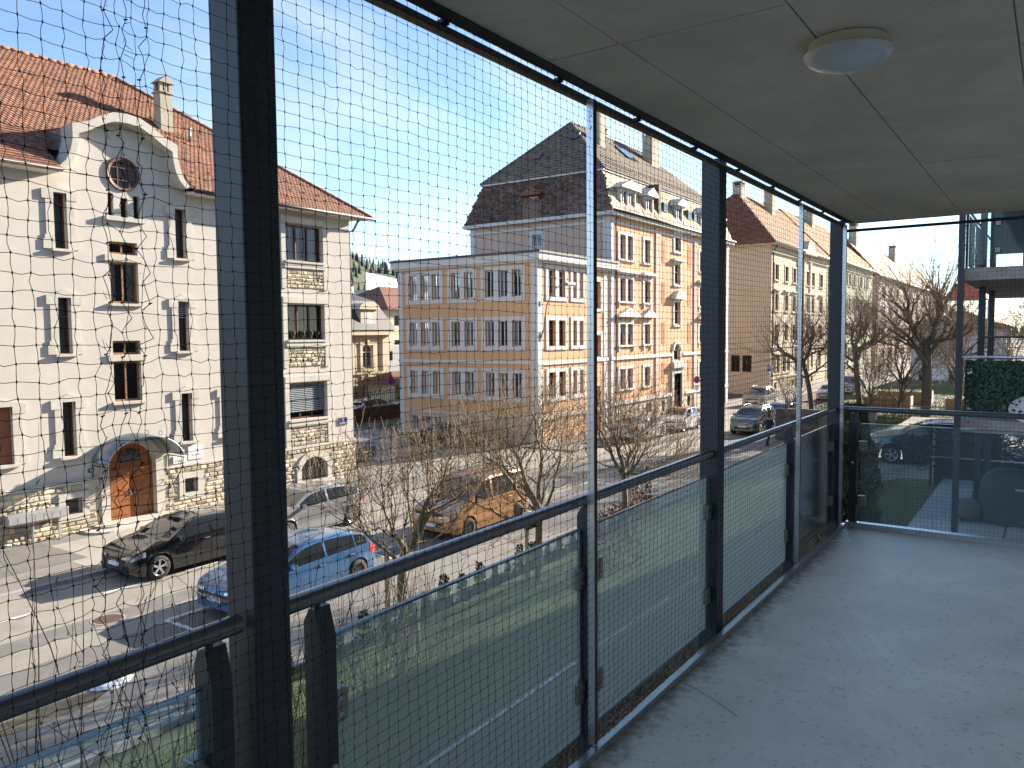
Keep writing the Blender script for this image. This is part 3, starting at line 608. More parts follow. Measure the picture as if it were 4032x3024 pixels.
vents = [(12.35, 12.87, .74, 1.25), (16.53, 17.06, .74, 1.27)]
door = (13.79, 15.44, .22, 2.80, .80)
arches = [(21.9, 23.33, .28, 1.28, .42), (29.3-23.33, 29.3-21.9, .28, 1.28, .42)]
hh = slots+stair+tri+gf+bays+vents+[door]+arches
wall(F, 4.3, 25.0, -.1, 11.68, hh, .24).build('wall', 'plaster', H, recalc=False)
MB().quad((25, 26, -.1), (25, 39.6, -.1), (25, 39.6, 11.68), (25, 26, 11.68)).quad((4.3, 26, -.1), (4.3, 39.6, -.1), (4.3, 39.6, 11.68), (4.3, 26, 11.68)).quad((4.3, 39.6, -.1), (25, 39.6, -.1), (25, 39.6, 11.68), (4.3, 39.6, 11.68)).build('rear_wall', 'plaster', H)
# gable with ogee coping
half = [(0, 13.50), (.45, 13.46), (.85, 13.27), (1.25, 13.02), (1.60, 12.86), (1.62, 12.55), (1.70, 12.2), (1.85, 11.9), (2.08, 11.66)]
outl = [(0, 13.80), (.45, 13.76), (.85, 13.58), (1.30, 13.30), (1.80, 13.12), (1.80, 12.68), (1.88, 12.3), (2.03, 11.96), (2.28, 11.70)]
def dense(p):
    o = []
    for i in range(len(p)-1):
        for k in range(4): t = k/4; o.append((p[i][0]*(1-t)+p[i+1][0]*t, p[i][1]*(1-t)+p[i+1][1]*t))
    return o+[p[-1]]
gx = 14.68; poly = [(gx-a, b) for a, b in reversed(half)]+[(gx+a, b) for a, b in half[1:]]
m = MB(); F.prism(m, poly, -.25, .0); m.build('gable', 'plaster', H)
m = MB(); dh, do = dense(half), dense(outl)
for sgn in (-1, 1):
    for i in range(len(dh)-1):
        a, b, c, d = dh[i], dh[i+1], do[i+1], do[i]
        F.prism(m, [(gx+sgn*a[0], a[1]), (gx+sgn*b[0], b[1]), (gx+sgn*c[0], c[1]), (gx+sgn*d[0], d[1])], -.28, .46)
m.build('coping', 'limestone', H)
m = MB(); po = [(gx-a, b-.05) for a, b in reversed(outl)]+[(gx+a, b-.05) for a, b in outl[1:]]
m.prism(po, lambda p, h: Vector((p[0], h, p[1])), Yh+.28, 28.6); m.build('gable_roof', 'zinc', H)
# round window
r = MB(); cx, cz, R = 14.70, 11.88, .55
r.lathe([(R-.09, .02), (R-.09, -.05), (R, -.07), (R+.02, .0)], F.P(cx, 0, cz), 'y', 40); 
for q in (-.2, .2): F.box(r, cx+q-.02, cx+q+.02, .014, .05, cz-.42, cz+.42); F.box(r, cx-.42, cx+.42, .018, .046, cz+q-.02, cz+q+.02)
o = r.build('round_window', 'win_brown', H); MB().lathe([(.001, 0), (R-.08, 0)], F.P(cx, .012, cz), 'y', 40).build('pane', 'car_glass', o)
for k, s in enumerate(slots):
    w_ = window(F, H, *s, nv=1, trans=.66 if k in (1, 4) else (None if k % 3 else .8), fm='win_brown', depth=.22, fr=.05, curtain=[(0, 1)], cm='curtain_grey', sill=(.14, .14), blind=(.35, 'blind_grey') if k == 4 else None); surround(F, w_, *s)
for k, s in enumerate(stair): window(F, H, *s, nv=2, fm='win_wood', depth=.2, fr=.07, sill=(.1, .13) if k in (1, 3) else None, curtain=[(.02, .3), (.7, .98)] if k == 1 else None)
for z in (9.05, 5.71): m = MB(); F.box(m, 13.95, 15.28, -.05, .07, z-.09, z+.12); m.build('transom_stone', 'limestone', H)
m = MB(); F.box(m, 14.0, 15.4, -.02, .16, 10.30, 10.43); m.build('sill', 'limestone', H)
for s in tri: window(F, H, *s, nv=1, fm='win_brown', depth=.2, fr=.035)
for s in gf:
    w_ = window(F, H, *s, nv=2, fm='win_brown', depth=.2, sill=(.15, .14)); surround(F, w_, *s, w=.28)
    m = MB(); F.box(m, s[0]+.02, s[1]-.02, -.14, -.09, s[2]+.02, s[3]-.02); m.build('roller_shutter', 'shutter_rust', w_)
for i, s in enumerate(bays):
    low = s[2] < 4
    w_ = window(F, H, *s, nv=3, fm='win_brown', depth=.22, fr=.075, curtain=None if low else ([(0, .30), (.36, .66)] if s[2] < 8 else [(.03, .30), (.38, .5), (.72, .98)]), sill=(.06, .16), blind=(.82, 'blind_grey') if low else None)
    m = MB(); F.box(m, s[0]-.22, s[0]-.004, -.02, .07, s[2]-1.15, s[3]+.05); F.box(m, s[1]+.004, s[1]+.25, -.02, .07, s[2]-1.15, s[3]+.05); F.box(m, s[0]-.22, s[1]+.25, -.02, .10, s[3]+.055, s[3]+.30); m.build('surround', 'limestone', w_)
    pr = (s[0]+.01, s[1]+.0, s[2]-1.12, s[2]-.36)
    m = MB(); F.box(m, pr[0], pr[1], -.02, .015, pr[2], pr[3]); pn = m.build('stone_panel', 'mortar', H)
    if s[0] > 20: stone_field(F, pn, [pr], [], 60, d=.016, near=(22.4, 1))
    m = MB(); F.box(m, s[0]-.1, s[1]+.1, -.02, .12, s[2]-.30, s[2]-.155); m.build('string_course', 'limestone', H)
if True:   # flower pots in the second-floor bay
    for x in (21.8, 22.3, 22.75, 23.1): MB().lathe([(.05, 0), (.07, .12), (.12, .2), (.09, .3), (.001, .33)], F.P(x, -.10, 6.31), n=8).build('potted_flower', 'yew', H)
# rubble base
bz = 1.70
base_holes = vents+[(13.42, 15.80, -.2, 2.9)]+[(a-.2, b+.2, c-.15, d+.14) for a, b, c, d, e in arches]+[(12.13, 13.09, .53, 1.45), (16.35, 17.28, .53, 1.45)]
wb = [(a, b, c, d) for a, b, c, d in vents]+[(door[0], door[1], door[2]-.4, bz+.2)]+[a[:4] for a in arches]
Fb = Fac((0, Yh-.05, 0), (1, 0, 0), (0, -1, 0)); m = wall(Fb, 4.3, 25.05, -.1, bz, wb, .05); pb = m.build('plinth', 'mortar', H, recalc=False)
m = MB(); F.box(m, 4.3, 13.42, -.02, .10, bz, bz+.09); F.box(m, 15.80, 25.06, -.02, .10, bz, bz+.09); m.build('plinth_course', 'limestone', H)
stone_field(Fb, pb, [(4.3, 25.05, .0, bz)], base_holes, 300, near=(13.5, 1))
for a, b, c, d in vents:
    m = MB(); F.box(m, a-.22, b+.22, .0, .11, c-.21, c); F.box(m, a-.22, b+.22, .0, .11, d, d+.19); F.box(m, a-.22, a, .0, .11, c, d); F.box(m, b, b+.22, .0, .11, c, d); o = m.build('vent', 'limestone', H)
    m = MB(); F.box(m, a, b, -.20, -.18, c, d); m.build('grille', 'slate', o)
for a, b, c, d, e in arches:
    m = MB(); n = 12; w2 = (b-a)/2; R = (w2*w2+e*e)/(2*e); zc = d-R; ang = math.asin(w2/R)
    for k in range(n):
        t0, t1 = -ang*1.12+2.24*ang*k/n, -ang*1.12+2.24*ang*(k+1)/n; cx = (a+b)/2
        F.prism(m, [(cx+R*math.sin(t0), zc+R*math.cos(t0)), (cx+R*math.sin(t1), zc+R*math.cos(t1)), (cx+(R+.26)*math.sin(t1), zc+(R+.26)*math.cos(t1)), (cx+(R+.26)*math.sin(t0), zc+(R+.26)*math.cos(t0))], .0, .13)
    F.box(m, a-.24, a-.002, 0, .12, c, d-e); F.box(m, b+.002, b+.24, 0, .12, c, d-e); F.box(m, a-.26, b+.26, 0, .17, c-.16, c); o = m.build('cellar_window', 'limestone', H)
    m = MB(); F.box(m, a, b, -.20, -.17, c, d); m.build('pane', 'car_glass', o)
    m = MB()
    for k in range(9): x = a+(b-a)*(k+.5)/9; m.tube([F.P(x, -.05, c), F.P(x, -.05, d-.08)], .012, 5)
    m.build('bars', 'iron', o)
# door, canopy, steps
dr = MB(); F.box(dr, 13.80, 14.60, -.19, -.13, .22, 2.05); F.box(dr, 14.62, 15.43, -.19, -.13, .22, 2.05); dro = dr.build('door', 'door_wood', H)
for x0, x1 in ((13.90, 14.50), (14.72, 15.33)):
    for z0, z1 in ((.35, .95), (1.05, 1.95)): m = MB(); F.box(m, x0, x1, -.13, -.10, z0, z1); m.build('door_panel', 'door_wood', dro, bevel=.02)
m = MB(); pts = [(14.615-.82*math.cos(PI*k/16), 2.05+.74*math.sin(PI*k/16)) for k in range(17)]; F.prism(m, pts, -.19, -.14); fan = m.build('fanlight', 'door_wood', dro)
m = MB(); F.prism(m, [(14.615-.42*math.cos(PI*k/12), 2.15+.48*math.sin(PI*k/12)) for k in range(13)], -.14, -.13); m.build('pane', 'car_glass', fan)
m = MB(); F.box(m, 14.58, 14.64, -.13, -.08, 1.0, 1.22); m.tube([F.P(14.60, -.06, 1.15), F.P(14.48, -.06, 1.15)], .012, 6); m.build('handle', 'chrome', dro)
m = MB()
for k in range(20):
    t0, t1 = PI*k/20, PI*(k+1)/20; q = lambda t, R_, S_: (14.615-R_*math.cos(t), 2.0+S_*math.sin(t))
    F.prism(m, [q(t0, .83, .80), q(t1, .83, .80), q(t1, 1.10, 1.06), q(t0, 1.10, 1.06)], -.02, .09)
F.box(m, 13.5, 13.785, -.02, .10, .1, 2.0); F.box(m, 15.445, 15.73, -.02, .10, .1, 2.0); m.build('door_surround', 'limestone', H)
cn = MB(); n = 22; q = lambda t, k: F.P(14.62-1.36*math.cos(t)*k, 0, 0)
vs = []
for i in range(n+1):
    t = PI*(.06+.88*i/n); x = 14.62-1.38*math.cos(t); z = 2.16+.98*math.sin(t)
    vs += [F.P(x, 0, z), F.P(x, 1.0, z-.03), F.P(x, 1.0, z-.07), F.P(x, 0, z-.04)]
cn.add(vs, [f for i in range(n) for f in ((4*i, 4*i+4, 4*i+5, 4*i+1), (4*i+1, 4*i+5, 4*i+6, 4*i+2), (4*i+2, 4*i+6, 4*i+7, 4*i+3))])
cno = cn.build('canopy', 'zinc', H, smooth=True, recalc=False)
m = MB()
for sx in (-1, 1):
    x = 14.62+sx*1.34
    pts = [F.P(x, .04+.9*math.sin(t), 1.0+1.2*t/1.57-.0) for t in np.linspace(0, 1.57, 9)]; m.tube(pts, .018, 5)
    m.tube([F.P(x, .03, .95), F.P(x, .03, 2.25)], .018, 5); m.tube([F.P(x, 0, 2.22), F.P(x, 1.0, 2.22)], .018, 5)
    for k in range(3):
        c = (.25+.25*k, 2.0-.28*(2-k)); m.tube([F.P(x, c[0]+.11*math.cos(t)*(1-t/12), c[1]+.11*math.sin(t)*(1-t/12)) for t in np.linspace(0, 8, 16)], .011, 4)
for k in range(7):
    t = PI*(.15+.7*k/6); x = 14.62-1.38*math.cos(t); z = 2.14+.98*math.sin(t); m.tube([F.P(x+.08*math.cos(s_)*(1-s_/9), .98, z+.10+.08*math.sin(s_)) for s_ in np.linspace(-1.5, 4.5, 10)], .010, 4)
m.build('wrought_iron', 'iron', cno)
def rstep(z0, z1, x0, x1, y0, rr):
    pts = [(x1, Yh-.02), (x1, y0)]+[(x0+rr-rr*math.sin(t), y0+rr-rr*math.cos(t)) for t in np.linspace(0, PI/2, 8)]+[(x0, Yh-.02)]
    return MB().prism(pts, lambda p, h: Vector((p[0], p[1], h)), z0, z1)
rstep(.10, .165, 12.75, 16.3, 24.95, .6).build('step', 'limestone', H); rstep(.166, .225, 13.2, 15.95, 25.3, .5).build('step', 'limestone', H)
m = MB()
for x in (13.3, 15.9): m.tube([(x, 25.92, .35), (x-.05, 25.75, .40), (x, 25.62, .33), (x+.02, 25.6, .24)], .014, 5)
m.build('boot_scraper', 'iron', H)
# eaves, gutters, roof
SLO = .757; Vs = Vector((0, 1, SLO)).normalized()
m = MB()
for x0, x1 in ((3.75, gx-2.3), (gx+2.3, 25.6)): m.box(x0, x1, 25.35, 26.0, 11.52, 11.60)
m.build('soffit', 'soffit', H)
for x0, x1 in ((3.7, gx-2.28), (gx+2.28, 25.95)):
    g = MB(); g.tube([(x0, 25.30, 11.58), (x1, 25.30, 11.58)], .075, 10); g.build('gutter', 'gutter', H, smooth=True)
m = MB(); m.tube([(25.2, 25.6, 11.5), (25.22, 25.95, 11.1), (25.08, 26.1, 11.0), (25.08, 26.1, .1)], .05, 8); m.build('downpipe', 'zinc', H, smooth=True)
ez, ey, ry, rz = 11.62, 25.35, 32.8, 17.26
L_, R_ = 3.5, 25.8; rx0, rx1 = L_+(ry-ey), R_-(ry-ey)
rf = MB(); yb = 2*ry-ey
tq = 1.0; rf.quad((L_, ey, ez), (gx-2.25, ey, ez), (gx-2.25, ey+tq, ez+tq*SLO), (L_+tq, ey+tq, ez+tq*SLO)); rf.quad((gx+2.25, ey, ez), (R_, ey, ez), (R_-tq, ey+tq, ez+tq*SLO), (gx+2.25, ey+tq, ez+tq*SLO)); rf.quad((L_+tq, ey+tq, ez+tq*SLO), (R_-tq, ey+tq, ez+tq*SLO), (rx1, ry, rz), (rx0, ry, rz)); rf.quad((R_, ey, ez), (R_, yb, ez), (rx1, ry, rz), (rx1, ry, rz)); rf.quad((R_, yb, ez), (L_, yb, ez), (rx0, ry, rz), (rx1, ry, rz)); rf.quad((L_, yb, ez), (L_, ey, ez), (rx0, ry, rz), (rx0, ry, rz))
rf.v = [(a, b, c) for a, b, c in rf.v]; rf.f = [f if len(set(rf.v[i] for i in f)) == 4 else f[:3] for f in rf.f]
roof = rf.build('roof', 'roof_under', H)
cosr = 1/math.sqrt(1+SLO*SLO); sl_len = (ry-ey)/cosr
def ins(a, b):
    x = L_+a; t = b*cosr
    if x < L_+t+.05 or x > R_-t-.05 or b > sl_len: return False
    if abs(x-gx) < 2.3 and t < 3.0*(1-abs(x-gx)/3.4) and t < 2.6: return False
    return True
tile_slope(roof, (L_, ey, ez), (1, 0, 0), Vs, R_-L_, sl_len, .175, .165, ins, 'tile', 300, key=lambda p: (p-Vector((11.6, 24.5, 11))).length, n_out=(0, -1, 1))
m = MB(); 
def ridge(p, q, n_):
    p, q = Vector(p), Vector(q)
    for i in range(n_):
        a, b = p.lerp(q, i/n_), p.lerp(q, (i+1.06)/n_); m.tube([a+Vector((0, 0, .03)), b+Vector((0, 0, .012))], [.10, .085], 8)
ridge((R_, ey, ez), (rx1, ry, rz), 34); ridge((rx1, ry, rz), (rx0, ry, rz), 22); m.build('ridge_tiles', 'ridge_tile', roof, smooth=True)['kind'] = 'stuff'
chimney(roof, 18.4, 29.4, .52, .46, 14.0, 16.62)
for (x, t) in ((10.9, 1.55), (19.1, 3.4)):
    p = Vector((x, ey+t, ez+t*SLO)); MB().tube([p, p+Vector((0, 0, .55))], .055, 8).lathe([(.07, .5), (.07, .56), (.001, .58)], p, n=8).build('vent_pipe', 'zinc', roof, smooth=True)
m = MB()
for x in list(np.arange(4.4, 12.0, .9))+list(np.arange(17.6, 24.6, .75)):
    t = .95+.12*(int(x*3) % 2); p = Vector((x, ey+t, ez+t*SLO+.03)); m.tube([p+Vector((0, .2, .15)), p, p+Vector((0, 0, .13)), p+Vector((0, .12, .10))], .014, 4)
m.build('snow_hooks', 'gutter', roof)['kind'] = 'stuff'
# things on the house
mb = empty('mailbox_bank', (11.35, 25.8, .7), 'long row of grey letterboxes against the rubble base', 'mailbox')
MB().box(10.5, 12.26, 25.55, 25.93, .80, 1.10).build('case', 'mail_steel', mb, bevel=.01)
for k in range(7): x = 10.53+k*.245; MB().box(x, x+.225, 25.535, 25.549, .83, 1.02).build('letterbox_flap', 'mail_steel', mb)
MB().box(11.2, 11.26, 25.66, 25.72, .1, .80).box(12.0, 12.06, 25.66, 25.72, .1, .80).build('legs', 'mail_steel', mb)
def flat_text(txt, loc, size, mat, parent, rot=(PI/2, 0, 0), name='lettering', align='CENTER', ext=.002):
    cu = bpy.data.curves.new(name, 'FONT'); cu.body = txt; cu.size = size; cu.align_x = align; cu.align_y = 'CENTER'; cu.extrude = ext; cu.materials.append(MAT(mat)); cu.resolution_u = 2
    o = bpy.data.objects.new(name+'_c', cu); COL.objects.link(o)
    me = bpy.data.meshes.new_from_object(o); bpy.data.objects.remove(o); me.name = name
    q = bpy.data.objects.new(name, me); COL.objects.link(q)
    M = Matrix.Translation(loc) @ Matrix.Rotation(rot[2], 4, 'Z') @ Matrix.Rotation(rot[0], 4, 'X')
    me.transform(M)
    q.parent = parent; q.matrix_parent_inverse = PINV(parent)
    return q
sp = empty('street_plaque', (24.35, 25.98, 2.6), 'dark blue enamel street name plaque on the white house corner', 'sign')
MB().box(24.10, 24.60, 25.955, 25.985, 2.46, 2.78).build('plate', 'plaque_blue', sp)
flat_text('RUE', (24.35, 25.95, 2.71), .075, 'sign_white', sp); flat_text('DES', (24.35, 25.95, 2.63), .07, 'sign_white', sp); flat_text('JARDINS', (24.35, 25.95, 2.53), .10, 'sign_white', sp)
hn = empty('number_plate', (13.22, 25.98, 2.05), 'small blue house number plate beside the arched door', 'sign')
MB().box(13.13, 13.31, 25.96, 25.985, 1.99, 2.12).build('plate', 'plaque_blue', hn); flat_text('73', (13.22, 25.955, 2.055), .10, 'sign_white', hn)
nb = empty('notice_board', (16.5, 25.98, 2.0), 'pale notice panels on the wall right of the arched door', 'sign')
MB().box(16.75, 17.35, 25.965, 25.99, 1.93, 2.42).build('panel', 'notice', nb); flat_text('S . P . M', (17.05, 25.96, 2.08), .09, 'sign_red', nb); MB().box(16.15, 16.68, 25.96, 25.99, 1.86, 2.12).build('sheet', 'notice', nb); MB().box(16.22, 16.45, 25.956, 25.96, 1.90, 1.98).build('print', 'far_grey', nb)
# ================================================================ orange annexe
A = empty('orange_annexe', (42, 30, 0), 'three-storey orange corner annexe with flat roof and white framed window groups', 'building')
FL = Fac((38.0, 0, 0), (0, 1, 0), (-1, 0, 0)); FF = Fac((0, 24.45, 0), (1, 0, 0), (0, -1, 0))
rows = [(8.35, 10.42), (5.44, 7.45), (2.42, 4.38)]
def lights(a0, a1, n, sw=.30, pier=.34):
    w = (a1-a0-2*sw-(n-1)*pier)/n
    return [(a0+sw+i*(w+pier), a0+sw+i*(w+pier)+w) for i in range(n)]
groupsL = [(31.38, 34.45, 3), (28.75, 31.02, 2), (25.25, 28.43, 3)]
hl = []; wl_ = []
for (z0, z1) in rows:
    for g in groupsL:
        for (b0, b1) in lights(*g): h = (b0, b1, z0+.24, z1-.24); hl.append(h); wl_.append((h, g))
gfl = [(33.6, 34.2, -.1, 1.25), (32.6, 33.2, -.1, 1.25), (31.7, 32.2, -.1, 1.25), (30.2, 30.8, .1, 1.2), (29.2, 29.8, .1, 1.2)]
wall(FL, 24.45, 35.1, 1.55, 10.6, hl).build('wall', 'orange', A, recalc=False)
wall(FL, 24.45, 35.1, -.15, 1.55, gfl).build('base_wall', 'pinkish', A, recalc=False)
def pair_surrounds(fac, root, groups, rows, mat='white_trim', sw=.30, pier=.34, d=.05, hd=.24):
    for (z0, z1) in rows:
        for g in groups:
            a0, a1, n = g; m = MB(); L_ = lights(a0, a1, n, sw, pier)
            fac.box(m, a0, a1, -.02, d, z1-hd, z1); fac.box(m, a0, a1, -.02, d+.02, z0, z0+hd)
            e = [a0]+[x for b in L_ for x in b]+[a1]
            for i in range(0, len(e), 2): fac.box(m, e[i], e[i+1], -.02, d, z0+hd, z1-hd)
            m.build('window_surround', mat, root)
pair_surrounds(FL, A, groupsL, rows)
rr = random.Random(5)
for h, g in wl_: window(FL, A, *h, nv=2, fm='win_white', depth=.2, fr=.06, curtain=rr.choice([None, [(0, .35), (.7, 1)], [(0, .45)], [(.5, 1)]]))
for h in gfl: window(FL, A, *h, nv=2, trans=None, fm='win_white', depth=.2, fr=.05)
groupsF = [(38.88, 41.35, 2), (41.72, 43.55, 2)]; hf = []
for (z0, z1) in rows:
    for g in groupsF:
        for (b0, b1) in lights(*g, sw=.28, pier=.36): hf.append((b0, b1, z0+.24, z1-.24))
rec = [(44.75, 45.55, 8.0, 9.75), (44.75, 45.55, 4.9, 6.3), (44.75, 45.55, .1, 3.0)]
wall(FF, 38.0, 46.9, -.15, 10.6, hf+rec).build('front_wall', 'orange', A, recalc=False)
pair_surrounds(FF, A, groupsF, rows, sw=.28, pier=.36)
for h in hf: window(FF, A, *h, nv=2, trans=.68 if h[2] < 8 else .72, fm='win_wood' if h[2] < 8 else 'win_white', depth=.2, fr=.055)
for h in rec: window(FF, A, *h, nv=1, trans=.5, fm='win_wood', depth=.22, fr=.07)
m = MB()
for h in rec[:2]: FF.box(m, h[0]-.25, h[1]+.25, -.02, .05, h[3], h[3]+.25); FF.box(m, h[0]-.25, h[1]+.25, -.02, .07, h[2]-.2, h[2]); FF.box(m, h[0]-.25, h[0], -.02, .05, h[2], h[3]); FF.box(m, h[1], h[1]+.25, -.02, .05, h[2], h[3])
m.build('stair_window_surround', 'white_trim', A)
for f_, a_, b_ in ((FL, 24.40, 24.85), (FL, 34.72, 35.1), (FF, 38.0, 38.48), (FF, 46.0, 46.45)): m = MB(); f_.box(m, a_, b_, -.02, .05, -.1, 10.55); m.build('corner_pilaster', 'white_trim', A)
m = MB(); FL.box(m, 24.39, 35.12, -.02, .09, 4.66, 4.86); FF.box(m, 37.92, 46.6, -.02, .09, 4.60, 4.80); FL.box(m, 24.39, 35.12, -.02, .06, 1.50, 1.60); FF.box(m, 37.94, 46.6, -.02, .09, 1.40, 1.60); m.build('string_course', 'white_trim', A)
m = MB(); m.box(37.62, 47.4, 24.05, 35.45, 10.62, 11.02); m.box(37.8, 47.2, 24.25, 35.3, 10.5, 10.62); m.build('cornice', 'white_trim', A)
MB().box(37.56, 47.5, 23.98, 35.5, 11.02, 11.16).build('roof', 'slate', A)
MB().quad((38, 35.1, -.1), (46.9, 35.1, -.1), (46.9, 35.1, 10.6), (38, 35.1, 10.6)).build('rear_wall', 'orange', A)
# ================================================================ tall orange mansard house
T = empty('mansard_house', (58, 30, 0), 'tall orange apartment house with shingled mansard roof and dormers', 'building')
TL = Fac((46.9, 0, 0), (0, 1, 0), (-1, 0, 0)); TF = Fac((0, 24.40, 0), (1, 0, 0), (0, -1, 0))
cols = [(47.95, 50.45, 2), (51.8, 53.28, 1), (62.4, 63.9, 1), (65.2, 67.7, 2)]
trows = [(11.3, 13.28), (8.46, 10.33), (5.48, 7.24), (2.46, 4.15)]
TH = []; TW = []
for zi, (z0, z1) in enumerate(trows):
    for a0, a1, n in cols:
        for b in lights(a0, a1, n, .26, .28): h = (b[0], b[1], z0+.12, z1-.2); TH.append(h); TW.append((h, zi))
st = [(57.45, 58.65, 12.75, 13.95), (57.45, 58.55, 10.2, 11.72), (57.45, 58.6, 7.1, 8.8), (57.35, 58.6, 4.3, 5.55, .5)]
dT = (57.25, 58.8, .15, 3.25); cel = [(52.4, 53.4, .6, 1.3), (55.2, 55.8, .5, 1.3), (60.2, 60.9, .5, 1.3), (65.6, 66.6, .6, 1.3)]
niche = [(x, x+.62, z0, z1) for x in (55.12, 60.17) for z0, z1 in ((11.62, 13.3), (8.6, 10.2), (5.58, 7.2), (2.6, 4.2))]
wall(TF, 46.9, 69.5, 1.6, 14.2, TH+st+[dT]).build('wall', 'orange', T, recalc=False)
wall(TF, 46.9, 69.5, -.15, 1.6, cel+[dT]).build('base_wall', 'beige', T, recalc=False)
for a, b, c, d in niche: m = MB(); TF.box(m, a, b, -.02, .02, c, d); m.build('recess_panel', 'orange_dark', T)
for (h, zi) in TW:
    w_ = window(TF, T, *h, nv=2, fm='win_white', depth=.2, fr=.055, curtain=rr.choice([[(0, .3), (.7, 1)], [(0, .5)], None]), blind=(.5, 'blind') if zi == 2 and h[0] < 51 else (.12, 'blind'))
for zi, (z0, z1) in enumerate(trows):
    for a0, a1, n in cols:
        m = MB(); L_ = lights(a0, a1, n, .26, .28)
        TF.box(m, a0, a1, -.02, .05, z1-.2, z1); TF.box(m, a0-.06, a1+.06, -.02, .14, z0, z0+.12)
        e = [a0]+[x for b in L_ for x in b]+[a1]
        for i in range(0, len(e), 2): TF.box(m, e[i], e[i+1], -.02, .05, z0+.12, z1-.2)
        if zi == 1: TF.box(m, a0-.35, a1+.35, -.02, .34, z1+.18, z1+.36); TF.box(m, a0-.2, a1+.2, -.02, .2, z1+.06, z1+.18)
        if zi == 2: c = (a0+a1)/2; TF.prism(m, [(a0-.4, z1+.28), (a1+.4, z1+.28), (a1+.4, z1+.40), (c, z1+.92), (a0-.4, z1+.40)], -.02, .34)
        if zi in (1, 2): TF.box(m, a0+.05, a0+.25, -.02, .1, z0-.3, z0); TF.box(m, a1-.25, a1-.05, -.02, .1, z0-.3, z0)
        m.build('window_surround', 'white_trim', T)
for k, h in enumerate(st):
    window(TF, T, *h[:4], nv=1 if k else 2, trans=.6, fm='win_white', depth=.2, fr=.06)
    m = MB(); a, b, c, d = h[:4]
    TF.box(m, a-.25, a, -.02, .06, c-.1, d); TF.box(m, b, b+.25, -.02, .06, c-.1, d); TF.box(m, a-.3, b+.3, -.02, .14, c-.22, c-.1)
    if k in (0, 1): TF.box(m, a-.25, b+.25, -.02, .07, d, d+.2); TF.box(m, a-.5, b+.5, -.02, .34, d+.2, d+.36)
    elif k == 2: TF.prism(m, [(a-.5, d+.2), (b+.5, d+.2), (b+.45, d+.36)]+[((a+b)/2+.95*math.cos(t), d+.36+.55*math.sin(t)) for t in np.linspace(.2, PI-.2, 10)]+[(a-.45, d+.36)], -.02, .4); TF.box(m, a-.25, b+.25, -.02, .07, d, d+.2)
    else: TF.prism(m, [((a+b)/2-(b-a+.5)/2*math.cos(t), d-.5+.75*math.sin(t)) for t in np.linspace(0, PI, 14)]+[((a+b)/2+(b-a)/2*math.cos(t), d-.5+.5*math.sin(t)) for t in np.linspace(0, PI, 14)], -.02, .12)
    m.build('stair_surround', 'white_trim', T)
m = MB(); TF.box(m, dT[0], dT[1], -.30, -.24, dT[2], dT[3]); o = m.build('door', 'door_wood', T); m = MB(); TF.box(m, 57.4, 58.65, -.24, -.225, 1.9, 3.05); m.build('pane', 'car_glass', o)
m = MB(); TF.box(m, dT[0]-.4, dT[0], -.02, .15, -.1, 3.7); TF.box(m, dT[1], dT[1]+.4, -.02, .15, -.1, 3.7); TF.box(m, dT[0]-.0, dT[1]+.0, -.02, .14, 3.25, 3.7); TF.box(m, dT[0]-.5, dT[1]+.5, -.02, .35, 3.7, 4.08); m.build('door_surround', 'limestone', T)
for h in cel: window(TF, T, *h, nv=2, fm='win_brown', depth=.15, fr=.05, simple_=True)
m = MB(); TF.box(m, 46.85, 57.0, -.02, .12, 4.62, 4.84); TF.box(m, 59.1, 69.55, -.02, .12, 4.62, 4.84); TF.box(m, 46.85, 56.8, -.02, .14, 1.55, 1.80); TF.box(m, 59.3, 69.55, -.02, .14, 1.50, 1.75); TF.box(m, 46.8, 69.6, -.02, .10, 13.72, 13.9); m.build('string_course', 'white_trim', T)
for f_, a_, b_ in ((TF, 46.86, 47.35), (TF, 69.0, 69.54), (TL, 24.4, 24.9), (TL, 35.5, 36.0)): m = MB(); f_.box(m, a_, b_, -.02, .07, -.1, 14.1); m.build('corner_pilaster', 'white_trim', T)
for a_, b_ in ((53.95, 54.8), (61.4, 62.1)): m = MB(); TF.box(m, a_, b_, -.02, .08, -.1, 14.1); m.build('lesene', 'pinkish', T)
wall(TL, 24.40, 36.0, 9.9, 14.2, [(29.75, 30.55, 12.5, 13.35)]).build('side_wall', 'pinkish', T, recalc=False)
window(TL, T, 29.75, 30.55, 12.5, 13.35, nv=2, fm='win_white', depth=.15); m = MB(); TL.box(m, 29.5, 29.75, -.02, .05, 12.3, 13.6); TL.box(m, 30.55, 30.8, -.02, .05, 12.3, 13.6); TL.box(m, 29.75, 30.55, -.02, .05, 13.35, 13.6); TL.box(m, 24.35, 36.1, -.02, .09, 13.72, 13.88); m.build('window_surround', 'white_trim', T)
MB().quad((69.5, 24.4, -.1), (69.5, 36, -.1), (69.5, 36, 14.2), (69.5, 24.4, 14.2)).quad((46.9, 36, -.1), (69.5, 36, -.1), (69.5, 36, 14.2), (46.9, 36, 14.2)).quad((46.9, 24.4, -.1), (46.9, 36, -.1), (46.9, 36, 9.9), (46.9, 24.4, 9.9)).build('rear_wall', 'orange', T)
MB().box(46.45, 69.95, 23.95, 36.45, 14.2, 14.42).build('cornice', 'white_trim', T)
MB().tube([(46.4, 23.88, 14.46), (70.0, 23.88, 14.46)], .08, 8).build('gutter', 'gutter', T, smooth=True)
MB().tube([(47.5, 24.0, 14.4), (47.5, 24.3, 13.9), (47.5, 24.3, .2)], .05, 8).build('downpipe', 'copper', T, smooth=True)
